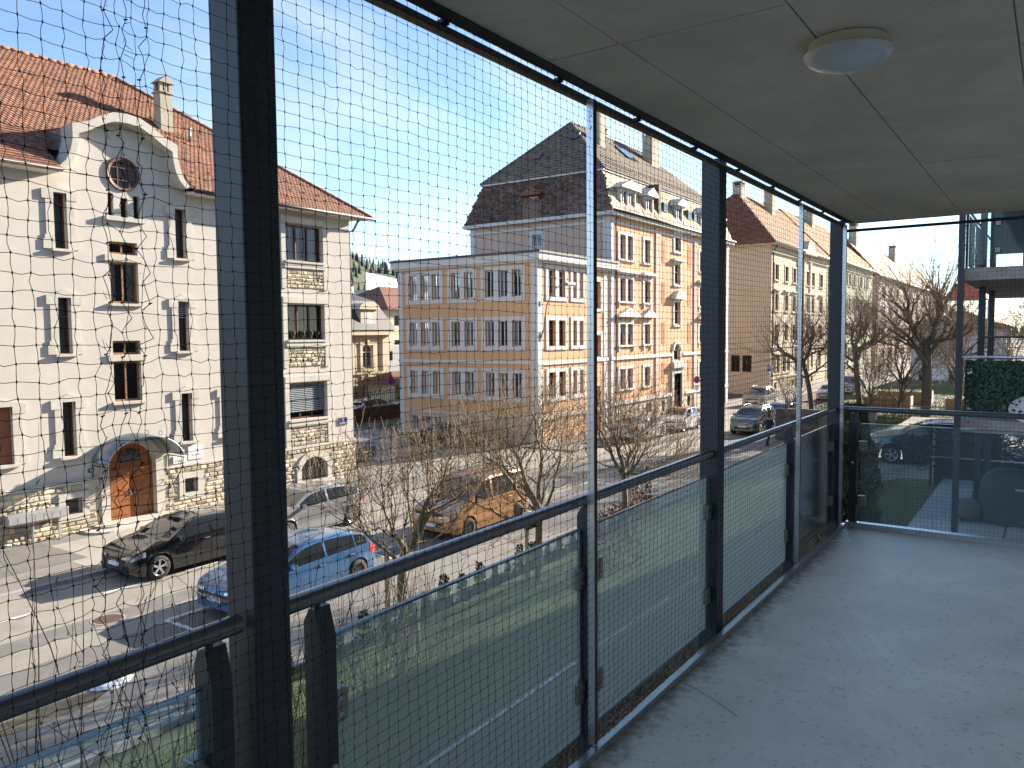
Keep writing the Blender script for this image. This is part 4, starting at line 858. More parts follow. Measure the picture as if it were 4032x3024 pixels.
# mansard: lower steep faces and upper hip
mz0, mz1 = 14.44, 17.40; o0, o1 = .35, -.85
lo = [(46.9-o0, 24.4-o0), (69.5+o0, 24.4-o0), (69.5+o0, 36+o0), (46.9-o0, 36+o0)]; hi = [(46.9-o1*.6, 24.4-o1), (69.5+o1*.6, 24.4-o1), (69.5+o1*.6, 36+o1), (46.9-o1*.6, 36+o1)]
m = MB()
for i in range(4): j = (i+1) % 4; m.quad((*lo[i], mz0), (*lo[j], mz0), (*hi[j], mz1), (*hi[i], mz1))
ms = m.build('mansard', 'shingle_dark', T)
def steep(O, U, V2, A_, mat, w, h, keyp, n):
    V2 = Vector(V2); Bl = V2.length; tw = lambda a, b: True
    return O, U, V2, A_, Bl
Vf = Vector((0, o0-o1, mz1-mz0)); Vl = Vector((o0-o1*.6, 0, mz1-mz0))
dorm = [(49.3, 2.3), (52.75, 1.25), (58.2, 1.3), (63.3, 1.3), (66.5, 2.3)]
def inF(a, b):
    t = b/Vf.length; x = lo[0][0]+a; return x > lo[0][0]+t*.8 and x < lo[1][0]-t*.8 and b < Vf.length-.02 and not any(abs(x-c) < w_/2+.1 and t < .72 for c, w_ in dorm)
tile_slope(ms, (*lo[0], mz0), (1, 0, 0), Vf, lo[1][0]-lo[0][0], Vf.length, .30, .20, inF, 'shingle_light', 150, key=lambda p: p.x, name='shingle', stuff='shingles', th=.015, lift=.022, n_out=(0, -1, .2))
def inL(a, b):
    t = b/Vl.length; y = lo[0][1]+a; return y > lo[0][1]+t*1.15 and y < lo[3][1]-t*1.15 and b < Vl.length-.02 and not (abs(y-30.5) < .75 and t < .72)
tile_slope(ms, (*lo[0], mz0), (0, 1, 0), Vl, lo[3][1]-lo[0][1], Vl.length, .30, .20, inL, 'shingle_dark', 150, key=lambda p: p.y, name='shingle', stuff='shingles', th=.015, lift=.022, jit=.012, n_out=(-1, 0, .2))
e = .18; up_ = [(hi[0][0]-e, hi[0][1]-e), (hi[1][0]+e, hi[1][1]-e), (hi[2][0]+e, hi[2][1]+e), (hi[3][0]-e, hi[3][1]+e)]; ry2 = 30.2; rz2 = 22.05; rxa, rxb = 51.7, 64.8
m = MB(); m.box(up_[0][0]+.02, up_[1][0]-.02, up_[0][1]+.02, up_[2][1]-.02, mz1-.12, mz1-.01); m.build('upper_eave', 'flash_white', T)
m = MB(); uz = mz1; m.quad((*up_[0], uz), (*up_[1], uz), (rxb, ry2, rz2), (rxa, ry2, rz2)); m.add(((*up_[0], uz), (*up_[3], uz), (rxa, ry2, rz2)), ((0, 1, 2),)); m.quad((*up_[2], uz), (*up_[3], uz), (rxa, ry2, rz2), (rxb, ry2, rz2)); m.add(((*up_[1], uz), (*up_[2], uz), (rxb, ry2, rz2)), ((0, 1, 2),))
ur = m.build('roof', 'roof_brown', T)
Vu = Vector((0, ry2-up_[0][1], rz2-uz)); kx = (rxa-up_[0][0]); LW = up_[1][0]-up_[0][0]
tile_slope(ur, (*up_[0], uz), (1, 0, 0), Vu, LW, Vu.length, .30, .34, lambda a, b: a > kx*b/Vu.length+.1 and a < LW-(up_[1][0]-rxb)*b/Vu.length-.1 and b < Vu.length, 'roof_brown', 150, key=lambda p: p.x+p.z, th=.03, lift=.05, n_out=(0, -1, 1))
Vv_ = Vector((rxa-up_[0][0], 0, rz2-uz)); LD = up_[3][1]-up_[0][1]
tile_slope(ur, (*up_[0], uz), (0, 1, 0), Vv_, LD, Vv_.length, .30, .34, lambda a, b: a > (ry2-up_[0][1])*b/Vv_.length+.1 and a < LD-(up_[3][1]-ry2)*b/Vv_.length-.1 and b < Vv_.length, 'roof_brown', 150, key=lambda p: p.y, th=.03, lift=.05, n_out=(-1, 0, 1))
m = MB(); ridge((*up_[0], uz), (rxa, ry2, rz2), 24); ridge((*up_[3], uz), (rxa, ry2, rz2), 24); ridge((rxa, ry2, rz2), (rxb, ry2, rz2), 34); m.build('ridge_tiles', 'roof_brown', ur, smooth=True)['kind'] = 'stuff'
chimney(ur, 52.9, 28.6, .85, .85, 19.0, 23.4); chimney(ur, 63.0, 28.9, 1.5, .9, 20.0, 23.6); chimney(ur, 57.8, 31.0, 1.0, .8, 20.0, 23.2)
for (y, t) in ((31.3, .33), (28.9, .62)):
    p = Vector((up_[0][0], y, uz))+Vv_*t; q = Vv_.normalized(); m = MB(); nn = Vector((-Vv_.z, 0, Vv_.x)).normalized()
    c = [p+nn*.06+Vector((0, s_*.28, 0))+q*(k*.7) for k in (0, 1) for s_ in (-1, 1)]; m.hexa([c[0], c[1], c[3], c[2]]+[v+nn*.12 for v in (c[0], c[1], c[3], c[2])]); o = m.build('skylight', 'copper', ur); m = MB(); m.quad(*[v+nn*.125 for v in (c[0], c[1], c[3], c[2])]); m.build('pane', 'car_glass', o)
m = MB(); q = Vu.normalized()
for x, t in ((56.5, .55),): p = Vector((x, up_[0][1], uz))+Vu*t; nn = Vector((0, -Vu.z, Vu.y)).normalized(); m.hexa([p+nn*.05, p+nn*.05+Vector((1.6, 0, 0)), p+nn*.05+Vector((1.6, 0, 0))+q*1.6, p+nn*.05+q*1.6, p+nn*.16, p+nn*.16+Vector((1.6, 0, 0)), p+nn*.16+Vector((1.6, 0, 0))+q*1.6, p+nn*.16+q*1.6])
m.build('roof_window', 'car_glass', ur)
m = MB()
for k in range(58): p = Vector((49+k*.34, up_[0][1]+.75, uz+.75*Vu.z/Vu.y+.05)); m.tube([p, p+Vector((0, 0, .22))], .02, 4)
for hgt in (.08, .18): m.tube([(48.8, up_[0][1]+.75, uz+.75*Vu.z/Vu.y+.05+hgt), (68.8, up_[0][1]+.75, uz+.75*Vu.z/Vu.y+.05+hgt)], .02, 4)
m.build('snow_fence', 'gutter', ur)
# dormers
def dormer(cx, w, z0=14.62, z1=16.05, fac=TF, two=False, mat='white_trim', dd=.12, ped=True, side='flash_white'):
    m = MB(); y = dd
    fac.box(m, cx-w/2, cx-w/2+.16, -1.2, y, z0, z1); fac.box(m, cx+w/2-.16, cx+w/2, -1.2, y, z0, z1); fac.box(m, cx-w/2, cx+w/2, -1.2, y-.01, z1, z1+.14); fac.box(m, cx-w/2, cx+w/2, -1.2, y-.01, z0-.12, z0)
    if two: fac.box(m, cx-.12, cx+.12, -.2, y, z0, z1)
    o = m.build('dormer', mat, ms)
    m = MB(); fac.prism(m, [(cx-w/2-.32, z1+.10), (cx+w/2+.32, z1+.10), (cx+w/2+.34, z1+.19), (cx, z1+.72), (cx-w/2-.34, z1+.19)], -1.3, y+.30); m.build('pediment', side, o)
    m = MB()
    for b0, b1 in ([(cx-w/2+.16, cx-.12), (cx+.12, cx+w/2-.16)] if two else [(cx-w/2+.16, cx+w/2-.16)]):
        fac.box(m, b0, b0+.06, y-.16, y-.10, z0, z1); fac.box(m, b1-.06, b1, y-.16, y-.10, z0, z1); fac.box(m, (b0+b1)/2-.035, (b0+b1)/2+.035, y-.16, y-.10, z0, z1); fac.box(m, b0, b1, y-.16, y-.10, z0, z0+.06); fac.box(m, b0, b1, y-.16, y-.10, z1-.06, z1)
    m.build('frame', 'win_white', o)
    m = MB(); fac.box(m, cx-w/2+.16, cx+w/2-.16, y-.20, y-.17, z0, z1); m.build('pane', 'car_glass', o)
for c, w_ in dorm: dormer(c, w_, two=w_ > 2)
dormer(30.5, 1.1, 14.75, 16.0, TL, mat='copper', dd=.05, side='copper')
for x in (55.8, 60.5, 61.7):
    m = MB(); TF.box(m, x-.33, x+.33, -.6, .02, 15.5, 16.15); o = m.build('skylight', 'slate', ms); m = MB(); TF.box(m, x-.27, x+.27, .02, .03, 15.56, 16.1); m.build('pane', 'car_glass', o)
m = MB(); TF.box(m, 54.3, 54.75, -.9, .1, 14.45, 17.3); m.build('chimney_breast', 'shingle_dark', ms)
# ================================================================ plainer houses further along the street
def row_house(name, label, x0, x1, y0, yd, ez_, rz_, wallm, trimm, roof_f, roof_s, cols_, rws, fm='win_brown', hipL=True, hipR=False, gfp=None, side_w=None, base='beige', extra=None, shut=None):
    R_ = empty(name, ((x0+x1)/2, y0+yd/2, 0), label, 'building'); fr_ = Fac((0, y0, 0), (1, 0, 0), (0, -1, 0)); sd = Fac((x0, 0, 0), (0, 1, 0), (-1, 0, 0))
    hs = [(a, b, c, d) for (a, b) in cols_ for (c, d) in rws]+(gfp or []); cell = [(a+.2, b-.2, .35, 1.0) for (a, b) in cols_[::2]]
    wall(fr_, x0, x1, 1.5, ez_, hs).build('wall', wallm, R_, recalc=False); wall(fr_, x0, x1, -.15, 1.5, cell).build('base_wall', base, R_, recalc=False)
    for h in hs:
        w_ = window(fr_, R_, *h, nv=2, fm=fm, depth=.2, fr=.06, simple_=x0 > 130, curtain=rr.choice([None, [(0, .4)], [(0, .3), (.7, 1)]]))
        m = MB(); fr_.box(m, h[0]-.2, h[0], -.02, .06, h[2]-.1, h[3]+.2); fr_.box(m, h[1], h[1]+.2, -.02, .06, h[2]-.1, h[3]+.2); fr_.box(m, h[0], h[1], -.02, .06, h[3], h[3]+.2); fr_.box(m, h[0]-.3, h[1]+.3, -.02, .16, h[2]-.2, h[2]-.1)
        if extra and abs(h[2]-extra) < .1: fr_.box(m, h[0]-.5, h[1]+.5, -.02, .3, h[3]+.35, h[3]+.5)
        m.build('surround', trimm, w_)
        if shut:
            m = MB(); fr_.box(m, h[0]-.75, h[0]-.24, .02, .07, h[2], h[3]); fr_.box(m, h[1]+.24, h[1]+.75, .02, .07, h[2], h[3]); m.build('shutter', shut, w_)
    for h in cell: window(fr_, R_, *h, nv=1, fm='win_brown', depth=.15, simple_=True)
    m = MB(); fr_.box(m, x0-.04, x1+.02, -.02, .12, 4.75, 4.95); fr_.box(m, x0-.04, x1+.02, -.02, .14, 1.45, 1.62); fr_.box(m, x0-.05, x1, -.02, .2, ez_-.75, ez_-.6); sd.box(m, y0-.1, y0+yd, -.02, .1, ez_-.75, ez_-.6); sd.box(m, y0-.1, y0+yd, -.02, .08, 4.75, 4.92); sd.box(m, y0-.1, y0+yd, -.02, .08, 11.0, 11.12); m.build('string_course', trimm, R_)
    sh = [(a, b, c, d) for a, b, c, d in (side_w or [])]
    wall(sd, y0, y0+yd, -.15, ez_, sh).build('side_wall', wallm, R_, recalc=False)
    for h in sh: window(sd, R_, *h, nv=2, fm='win_brown', depth=.15, fr=.07)
    MB().quad((x1, y0, -.1), (x1, y0+yd, -.1), (x1, y0+yd, ez_), (x1, y0, ez_)).quad((x0, y0+yd, -.1), (x1, y0+yd, -.1), (x1, y0+yd, ez_), (x0, y0+yd, ez_)).build('rear_wall', wallm, R_)
    MB().box(x0-.6, x1+.6, y0-.6, y0+yd+.6, ez_, ez_+.14).build('soffit', trimm, R_)
    MB().tube([(x0-.7, y0-.68, ez_+.16), (x1+.6, y0-.68, ez_+.16)], .11, 8).build('gutter', 'flash_white', R_, smooth=True)
    MB().tube([(x0+.3, y0-.6, ez_), (x0+.3, y0-.12, ez_-.7), (x0+.3, y0-.12, .2)], .07, 8).build('downpipe', 'gutter', R_, smooth=True)
    e_ = .7; b0, b1 = ez_+.15, rz_; hx = yd/2+e_; ya, ybk, yr = y0-e_, y0+yd+e_, y0+yd/2
    ra, rb = (x0-e_+hx if hipL else x0-e_), (x1+e_-hx if hipR else x1+e_)
    m = MB(); m.quad((x0-e_, ya, b0), (x1+e_, ya, b0), (rb, yr, b1), (ra, yr, b1)); m.quad((x0-e_, ybk, b0), (x1+e_, ybk, b0), (rb, yr, b1), (ra, yr, b1)); rf_ = m.build('roof', roof_f, R_)
    m = MB(); m.add(((x0-e_, ya, b0), (x0-e_, ybk, b0), (ra, yr, b1)), ((0, 1, 2),)); m.add(((x1+e_, ya, b0), (x1+e_, ybk, b0), (rb, yr, b1)), ((0, 1, 2),)); sr_ = m.build('hip_face', roof_s, rf_)
    V1 = Vector((0, yr-ya, b1-b0)); W_ = x1-x0+2*e_
    if x0 < 130: tile_slope(rf_, (x0-e_, ya, b0), (1, 0, 0), V1, W_, V1.length, .36, .40, lambda a, b: a > (ra-x0+e_)*b/V1.length+.1 and a < W_-(x1+e_-rb)*b/V1.length-.1 and b < V1.length, roof_f, 0, th=.04, lift=.07, n_out=(0, -1, 1))
    if hipL:
        V3 = Vector((ra-x0+e_, 0, b1-b0)); D_ = ybk-ya
        tile_slope(rf_, (x0-e_, ya, b0), (0, 1, 0), V3, D_, V3.length, .36, .40, lambda a, b: a > D_/2*b/V3.length+.1 and a < D_-D_/2*b/V3.length-.1 and b < V3.length, roof_s, 0, th=.04, lift=.07, n_out=(-1, 0, 1))
    return R_, rf_, fr_
simple('roof_red', (.20, .085, .055), .85, var=.15, stain=.2, rnd=.25); simple('roof_tan', (.36, .225, .135), .85, var=.2, stain=.25, rnd=.22); simple('roof_tan2', (.42, .29, .17), .85, var=.2, stain=.3, rnd=.2)
B_, br, bf = row_house('beige_house', 'beige apartment house with hipped brown roof and curved central gable', 82.7, 106.8, 24.45, 11.5, 15.4, 22.2, 'beige', 'beige_trim', 'roof_tan', 'roof_red', [(84.05, 85.3), (87.75, 89.0), (90.85, 92.1), (96.6, 97.8), (99.1, 100.4), (103.1, 104.45)], [(11.95, 13.5), (8.7, 10.4), (5.5, 7.2)], gfp=[(83.6, 84.6, 2.1, 4.0), (84.95, 86.0, 2.1, 4.0), (87.15, 88.4, 2.1, 4.0), (88.8, 90, 2.1, 4.0), (98.7, 100, 2.1, 4), (102.6, 104, 2.1, 4)], side_w=[(27.65, 28.6, 2.2, 3.97), (26.4, 27.4, 2.2, 3.97)], extra=8.7)
chimney(br, 88.8, 30.0, 1.2, 1.0, 19, 23.4); chimney(br, 96.5, 28.8, 1.2, 1.0, 19, 23.8); chimney(br, 103.0, 31.0, 1.6, 1.0, 20, 23.0)
m = MB(); bf.prism(m, [(93.2, 15.3), (98.6, 15.3), (98.3, 15.6), (97.6, 15.9), (97.0, 16.6), (96.4, 16.9), (95.9, 17.0), (95.3, 16.9), (94.7, 16.6), (94.2, 15.9), (93.5, 15.6)], -3., .75); m.build('central_gable', 'beige_trim', B_)
for a_ in (92.6, 95.2, 98.0): m = MB(); bf.box(m, a_, a_+.6, -.02, .15, 0, 15.3); m.build('lesene', 'beige_trim', B_)
G_, gr, gf_ = row_house('olive_house', 'pale olive green apartment house with tan tiled roof beyond the beige house', 106.85, 137, 24.45, 12, 15.6, 22.6, 'olive', 'beige_trim', 'roof_tan2', 'roof_red', [(109, 110.4), (112.3, 113.7), (116, 117.4), (119.5, 120.8), (122.5, 124), (127, 128.6), (131.5, 133)], [(12.9, 14.6), (9.4, 11.1), (5.9, 7.6), (2.4, 4.1)], hipL=False, hipR=True, fm='win_white', shut='rust_iron')
chimney(gr, 118, 29.5, 1.6, 1.1, 20, 24)
K_, kr, kf = row_house('rose_house', 'long rose coloured house with tan roof behind the pollarded trees', 141, 235, 24.45, 13, 15.2, 22.8, 'rose', 'beige_trim', 'roof_tan2', 'roof_red', [(x, x+2.6) for x in (146, 153, 160, 168, 176, 185, 195, 205, 215)], [(12.3, 14.1), (8.7, 10.5), (5.1, 6.9), (1.8, 3.4)], fm='win_white', hipL=True)
chimney(kr, 150, 30, 1.8, 1.3, 21, 25.4); chimney(kr, 190, 30, 1.8, 1.3, 21, 25)
# cream villa seen between the white house and the annexe
V_ = empty('cream_villa', (47, 55, 0), 'cream stone villa with mansard dormer glimpsed between the two corner houses', 'house')
vf = Fac((0, 50, 0), (1, 0, 0), (0, -1, 0)); vh = [(49.3, 50.6, 3.55, 5.55, .65), (49.35, 50.55, 1.2, 2.75), (45.2, 46.5, 3.55, 5.55, .65), (45.2, 46.5, 1.2, 2.75)]
wall(vf, 38, 52.55, -.2, 6.6, vh).build('wall', 'cream', V_, recalc=False)
for h in vh:
    w_ = window(vf, V_, *h[:4], nv=2, trans=.7, fm='win_white', depth=.2, fr=.08, simple_=True); m = MB(); vf.box(m, h[0]-.28, h[0], -.02, .1, h[2]-.1, h[3]-.0); vf.box(m, h[1], h[1]+.28, -.02, .1, h[2]-.1, h[3]); vf.box(m, h[0]-.4, h[1]+.4, -.02, .25, h[2]-.28, h[2]-.1); vf.box(m, h[0]-.28, h[1]+.28, -.02, .12, h[3], h[3]+.25); vf.box(m, (h[0]+h[1])/2-.12, (h[0]+h[1])/2+.12, -.02, .2, h[3]+.02, h[3]+.45); m.build('surround', 'beige_trim', w_)
for z0, z1, d_ in ((3.02, 3.2, .2), (6.45, 6.9, .5), (6.05, 6.12, .08)): m = MB(); vf.box(m, 37.9, 52.6+d_*.5, -.02, d_, z0, z1); m.build('string_course', 'beige_trim', V_)
m = MB(); vf.box(m, 51.75, 52.58, -.02, .15, -.1, 6.4); m.build('corner_pilaster', 'beige_trim', V_)
MB().box(52.3, 52.55, 50.3, 62, -.2, 6.6).build('side_wall', 'cream', V_)
m = MB(); m.quad((37.5, 49.4, 6.9), (53.2, 49.4, 6.9), (52.0, 51.0, 9.5), (39, 51.0, 9.5)); m.quad((53.2, 49.4, 6.9), (53.2, 62, 6.9), (52.0, 61, 9.5), (52.0, 51.0, 9.5)); m.quad((39, 51.0, 9.5), (52.0, 51.0, 9.5), (47.5, 56, 11.8), (43, 56, 11.8)); m.add(((52.0, 51.0, 9.5), (52.0, 61, 9.5), (47.5, 56, 11.8)), ((0, 1, 2),)); vr = m.build('roof', 'slate', V_)
m = MB(); vf.box(m, 49.0, 50.9, -1.4, .25, 7.1, 8.7); o = m.build('dormer', 'beige_trim', vr); m = MB(); vf.box(m, 49.5, 50.4, .25, .27, 7.2, 8.5); m.build('pane', 'curtain', o); m = MB(); vf.prism(m, [(48.7, 8.7)]+[(49.95-1.25*math.cos(t), 8.75+.6*math.sin(t)) for t in np.linspace(0, PI, 12)]+[(51.2, 8.7)], -1.5, .45); m.build('pediment', 'beige_trim', o)
# far roofs, tower block, hills
def far_house(name, label, x0, x1, y0, y1, h, rh, wm, rm, nw=0, rw=0):
    r = empty(name, ((x0+x1)/2, (y0+y1)/2, 0), label, 'building'); MB().box(x0, x1, y0, y1, -.2, h).build('wall', wm, r)
    if rh: e_ = .8; cx, cy = (x0+x1)/2, (y0+y1)/2; m = MB(); m.quad((x0-e_, y0-e_, h), (x1+e_, y0-e_, h), (x1-(y1-y0)*.4, cy, h+rh), (x0+(y1-y0)*.4, cy, h+rh)); m.quad((x0-e_, y1+e_, h), (x1+e_, y1+e_, h), (x1-(y1-y0)*.4, cy, h+rh), (x0+(y1-y0)*.4, cy, h+rh)); m.add(((x0-e_, y0-e_, h), (x0-e_, y1+e_, h), (x0+(y1-y0)*.4, cy, h+rh)), ((0, 1, 2),)); m.add(((x1+e_, y0-e_, h), (x1+e_, y1+e_, h), (x1-(y1-y0)*.4, cy, h+rh)), ((0, 1, 2),)); m.build('roof', rm, r)
    for i in range(nw):
        for j in range(rw):
            xa = x0+(x1-x0)*(i+.3)/nw; xb = x0+(x1-x0)*(i+.72)/nw; za = h*(j+.35)/rw; zb = h*(j+.75)/rw; MB().box(xa, xb, y0-.04, y0-.01, za, zb).build('window', 'car_glass', r)
            ya, yb_ = y0+(y1-y0)*(i+.3)/nw, y0+(y1-y0)*(i+.72)/nw; MB().box(x0-.04, x0-.01, ya, yb_, za, zb).build('window', 'car_glass', r)
    return r
far_house('yellow_house', 'yellow house with brown hipped roof behind the annexe corner', 78, 94, 74, 88, 9.9, 3.6, 'cream', 'roof_red', 4, 3)
far_house('grey_house', 'grey house behind scaffolding in the gap beyond the villa', 65.5, 76, 64, 70, 5.2, 0, 'far_grey', 'slate', 3, 2)
far_house('red_roof_house', 'distant house with an orange tiled roof below the wooded hill', 156, 176, 158, 170, 14.5, 2.2, 'far_white', 'tile', 4, 3)
far_house('pale_house', 'white gable with orange roof edge peeping over the villa roof', 76, 89.2, 92, 104, 14.6, 1.9, 'far_white', 'tile', 2, 3)
far_house('tower_block', 'distant grey apartment block below the snowy meadow', 336, 352, 333, 345, 33.4, 0, 'far_grey', 'slate', 5, 7)
far_house('low_shed', 'low shed with tiled roof at the end of the side street', 48.6, 55, 45.5, 49, 2.3, 1.0, 'cream', 'roof_red')
far_house('white_block', 'distant bluish white block behind the neighbouring balcony', 92, 118, -13, 2, 10.5, 0, 'far_white', 'slate', 5, 3)
# wooded hills with a snow meadow: terrain right round the town
n1, n2 = 160, 14; V = []; 
def hz(i):
    a = (i/n1*360+180) % 360-180; k = float(np.interp(a, [-90, -60, 25, 36, 60, 75, 180], [1, .05, .05, 1.4, 1.4, 1, 1])); return (82+38*math.sin(i*.35)+18*math.sin(i*.91+1)+9*math.sin(i*2.1))*k-20
for i in range(n1):
    a = 2*PI*i/n1
    for j in range(n2):
        t = j/(n2-1); R_ = 620+t*900; V.append((R_*math.cos(a), R_*math.sin(a), -8+(hz(i)+20)*(1-math.cos(PI*t))/2+4*math.sin(i*1.7+j)))
Fc = [(i*n2+j, ((i+1) % n1)*n2+j, ((i+1) % n1)*n2+j+1, i*n2+j+1) for i in range(n1) for j in range(n2-1)]
m = MB(); m.v = V; m.f = Fc; m.mi = [1 if ((f[0]//n2)*7 % 11 < 3 and 3 < f[0] % n2 < 9) or (17 <= f[0]//n2 <= 19 and f[0] % n2 in (4, 5, 6)) else 0 for f in Fc]; m.build('hill', ['hillside', 'snow'], smooth=True, recalc=False)['kind'] = 'structure'
tv = []; ap = []
for i in range(9000):
    a = RNG.uniform(0, 2*PI); k = a/(2*PI)*n1; t = RNG.uniform(.15, .98); R_ = 620+t*900
    ii = int(k); jj = int(t*(n2-1))
    if (ii*7 % 11 < 3 and 3 < jj < 9) or (17 <= ii <= 19 and jj in (4, 5, 6)): continue
    z = -8+(hz(k)+20)*(1-math.cos(PI*t))/2; ap.append((R_*math.cos(a), R_*math.sin(a), z, RNG.uniform(11, 20)))
ap = np.array(ap); q = []
for j in range(6): an = 2*PI*j/6; q.append(np.stack([ap[:, 0]+ap[:, 3]*.2*math.cos(an), ap[:, 1]+ap[:, 3]*.2*math.sin(an), ap[:, 2]-2], -1))
q.append(np.stack([ap[:, 0], ap[:, 1], ap[:, 2]+ap[:, 3]], -1)); V = np.stack(q, 1).reshape(-1, 3); Fq = np.concatenate([np.arange(len(ap))[:, None]*7+np.array([[j, (j+1) % 6, 6]]) for j in range(6)])
o = put('hill_forest', np_mesh('hill_forest', V, Fq, 'conifer')); tag(o, 'dark conifer wood covering the far hills', 'forest', kind='stuff')
# ================================================================ vehicles
STY = {
 'hatch': dict(top=[(0, .40), (.012, .50), (.04, .565), (.10, .615), (.20, .665), (.265, .69), (.33, .80), (.40, .905), (.46, .965), (.56, 1.0), (.70, .99), (.82, .945), (.88, .90), (.935, .76), (.965, .66), (.985, .60), (1, .44)],
               belt=[(0, .50), (.1, .60), (.28, .645), (.9, .70), (1, .70)], win=[(.315, .575), (.595, .80), (.815, .90)], ws=(.275, .445), rw=(.865, .955)),
 'sedan': dict(top=[(0, .40), (.012, .50), (.04, .57), (.10, .62), (.22, .675), (.28, .70), (.35, .83), (.42, .94), (.50, 1.0), (.62, 1.0), (.72, .94), (.80, .83), (.86, .75), (.96, .72), (.985, .64), (1, .45)],
               belt=[(0, .50), (.1, .61), (.28, .66), (.9, .70), (1, .68)], win=[(.325, .56), (.58, .76)], ws=(.285, .45), rw=(.73, .85)),
 'suv': dict(top=[(0, .40), (.01, .53), (.03, .60), (.09, .645), (.22, .675), (.27, .69), (.33, .82), (.39, .93), (.45, .985), (.55, 1.0), (.75, .99), (.88, .96), (.93, .90), (.965, .74), (.985, .62), (1, .42)],
               belt=[(0, .52), (.1, .62), (.28, .65), (.9, .69), (1, .69)], win=[(.315, .56), (.58, .76), (.78, .91)], ws=(.275, .42), rw=(.925, .972)),
 'van': dict(top=[(0, .34), (.01, .42), (.03, .475), (.10, .535), (.19, .585), (.22, .60), (.28, .74), (.35, .90), (.40, .965), (.48, 1.0), (.70, 1.0), (.90, .985), (.955, .95), (.98, .75), (.99, .55), (1, .36)],
               belt=[(0, .44), (.1, .52), (.25, .57), (.9, .60), (1, .60)], win=[(.275, .47), (.50, .90)], ws=(.225, .375), rw=(.962, .985)),
}
_wheel = {}
def wheel_mesh(r, w, rim, spokes):
    k = (round(r, 3), rim, spokes)
    if k not in _wheel:
        t = MB().lathe([(r*.66, -w/2), (r*.93, -w/2), (r, -w*.32), (r, w*.32), (r*.93, w/2), (r*.66, w/2)], (0, 0, 0), 'y', 28).mesh('tyre', 'rubber', smooth=True)
        m = MB().lathe([(r*.66, -w*.46), (r*.70, -w*.49), (r*.60, -w*.40), (r*.58, w*.2)], (0, 0, 0), 'y', 28)
        for i in range(spokes):
            a = 2*PI*i/spokes; c, s_ = math.cos(a), math.sin(a); hw0, hw1 = r*.075, r*.10
            pts = []
            for rr_, hw, y in ((r*.10, hw0, -w*.40), (r*.63, hw1, -w*.42)):
                pts += [(rr_*c-hw*s_, y, rr_*s_+hw*c), (rr_*c+hw*s_, y, rr_*s_-hw*c), (rr_*c+hw*s_, y+.03, rr_*s_-hw*c), (rr_*c-hw*s_, y+.03, rr_*s_+hw*c)]
            m.add(pts, ((0, 1, 5, 4), (1, 2, 6, 5), (2, 3, 7, 6), (3, 0, 4, 7)))
        m.lathe([(.001, -w*.43), (r*.15, -w*.42), (r*.16, -w*.36)], (0, 0, 0), 'y', 12)
        rm = m.mesh('rim', rim)
        dk = MB().lathe([(.001, w*.02), (r*.60, w*.02)], (0, 0, 0), 'y', 20).mesh('brake_disc', 'plastic')
        _wheel[k] = (t, rm, dk)
    return _wheel[k]
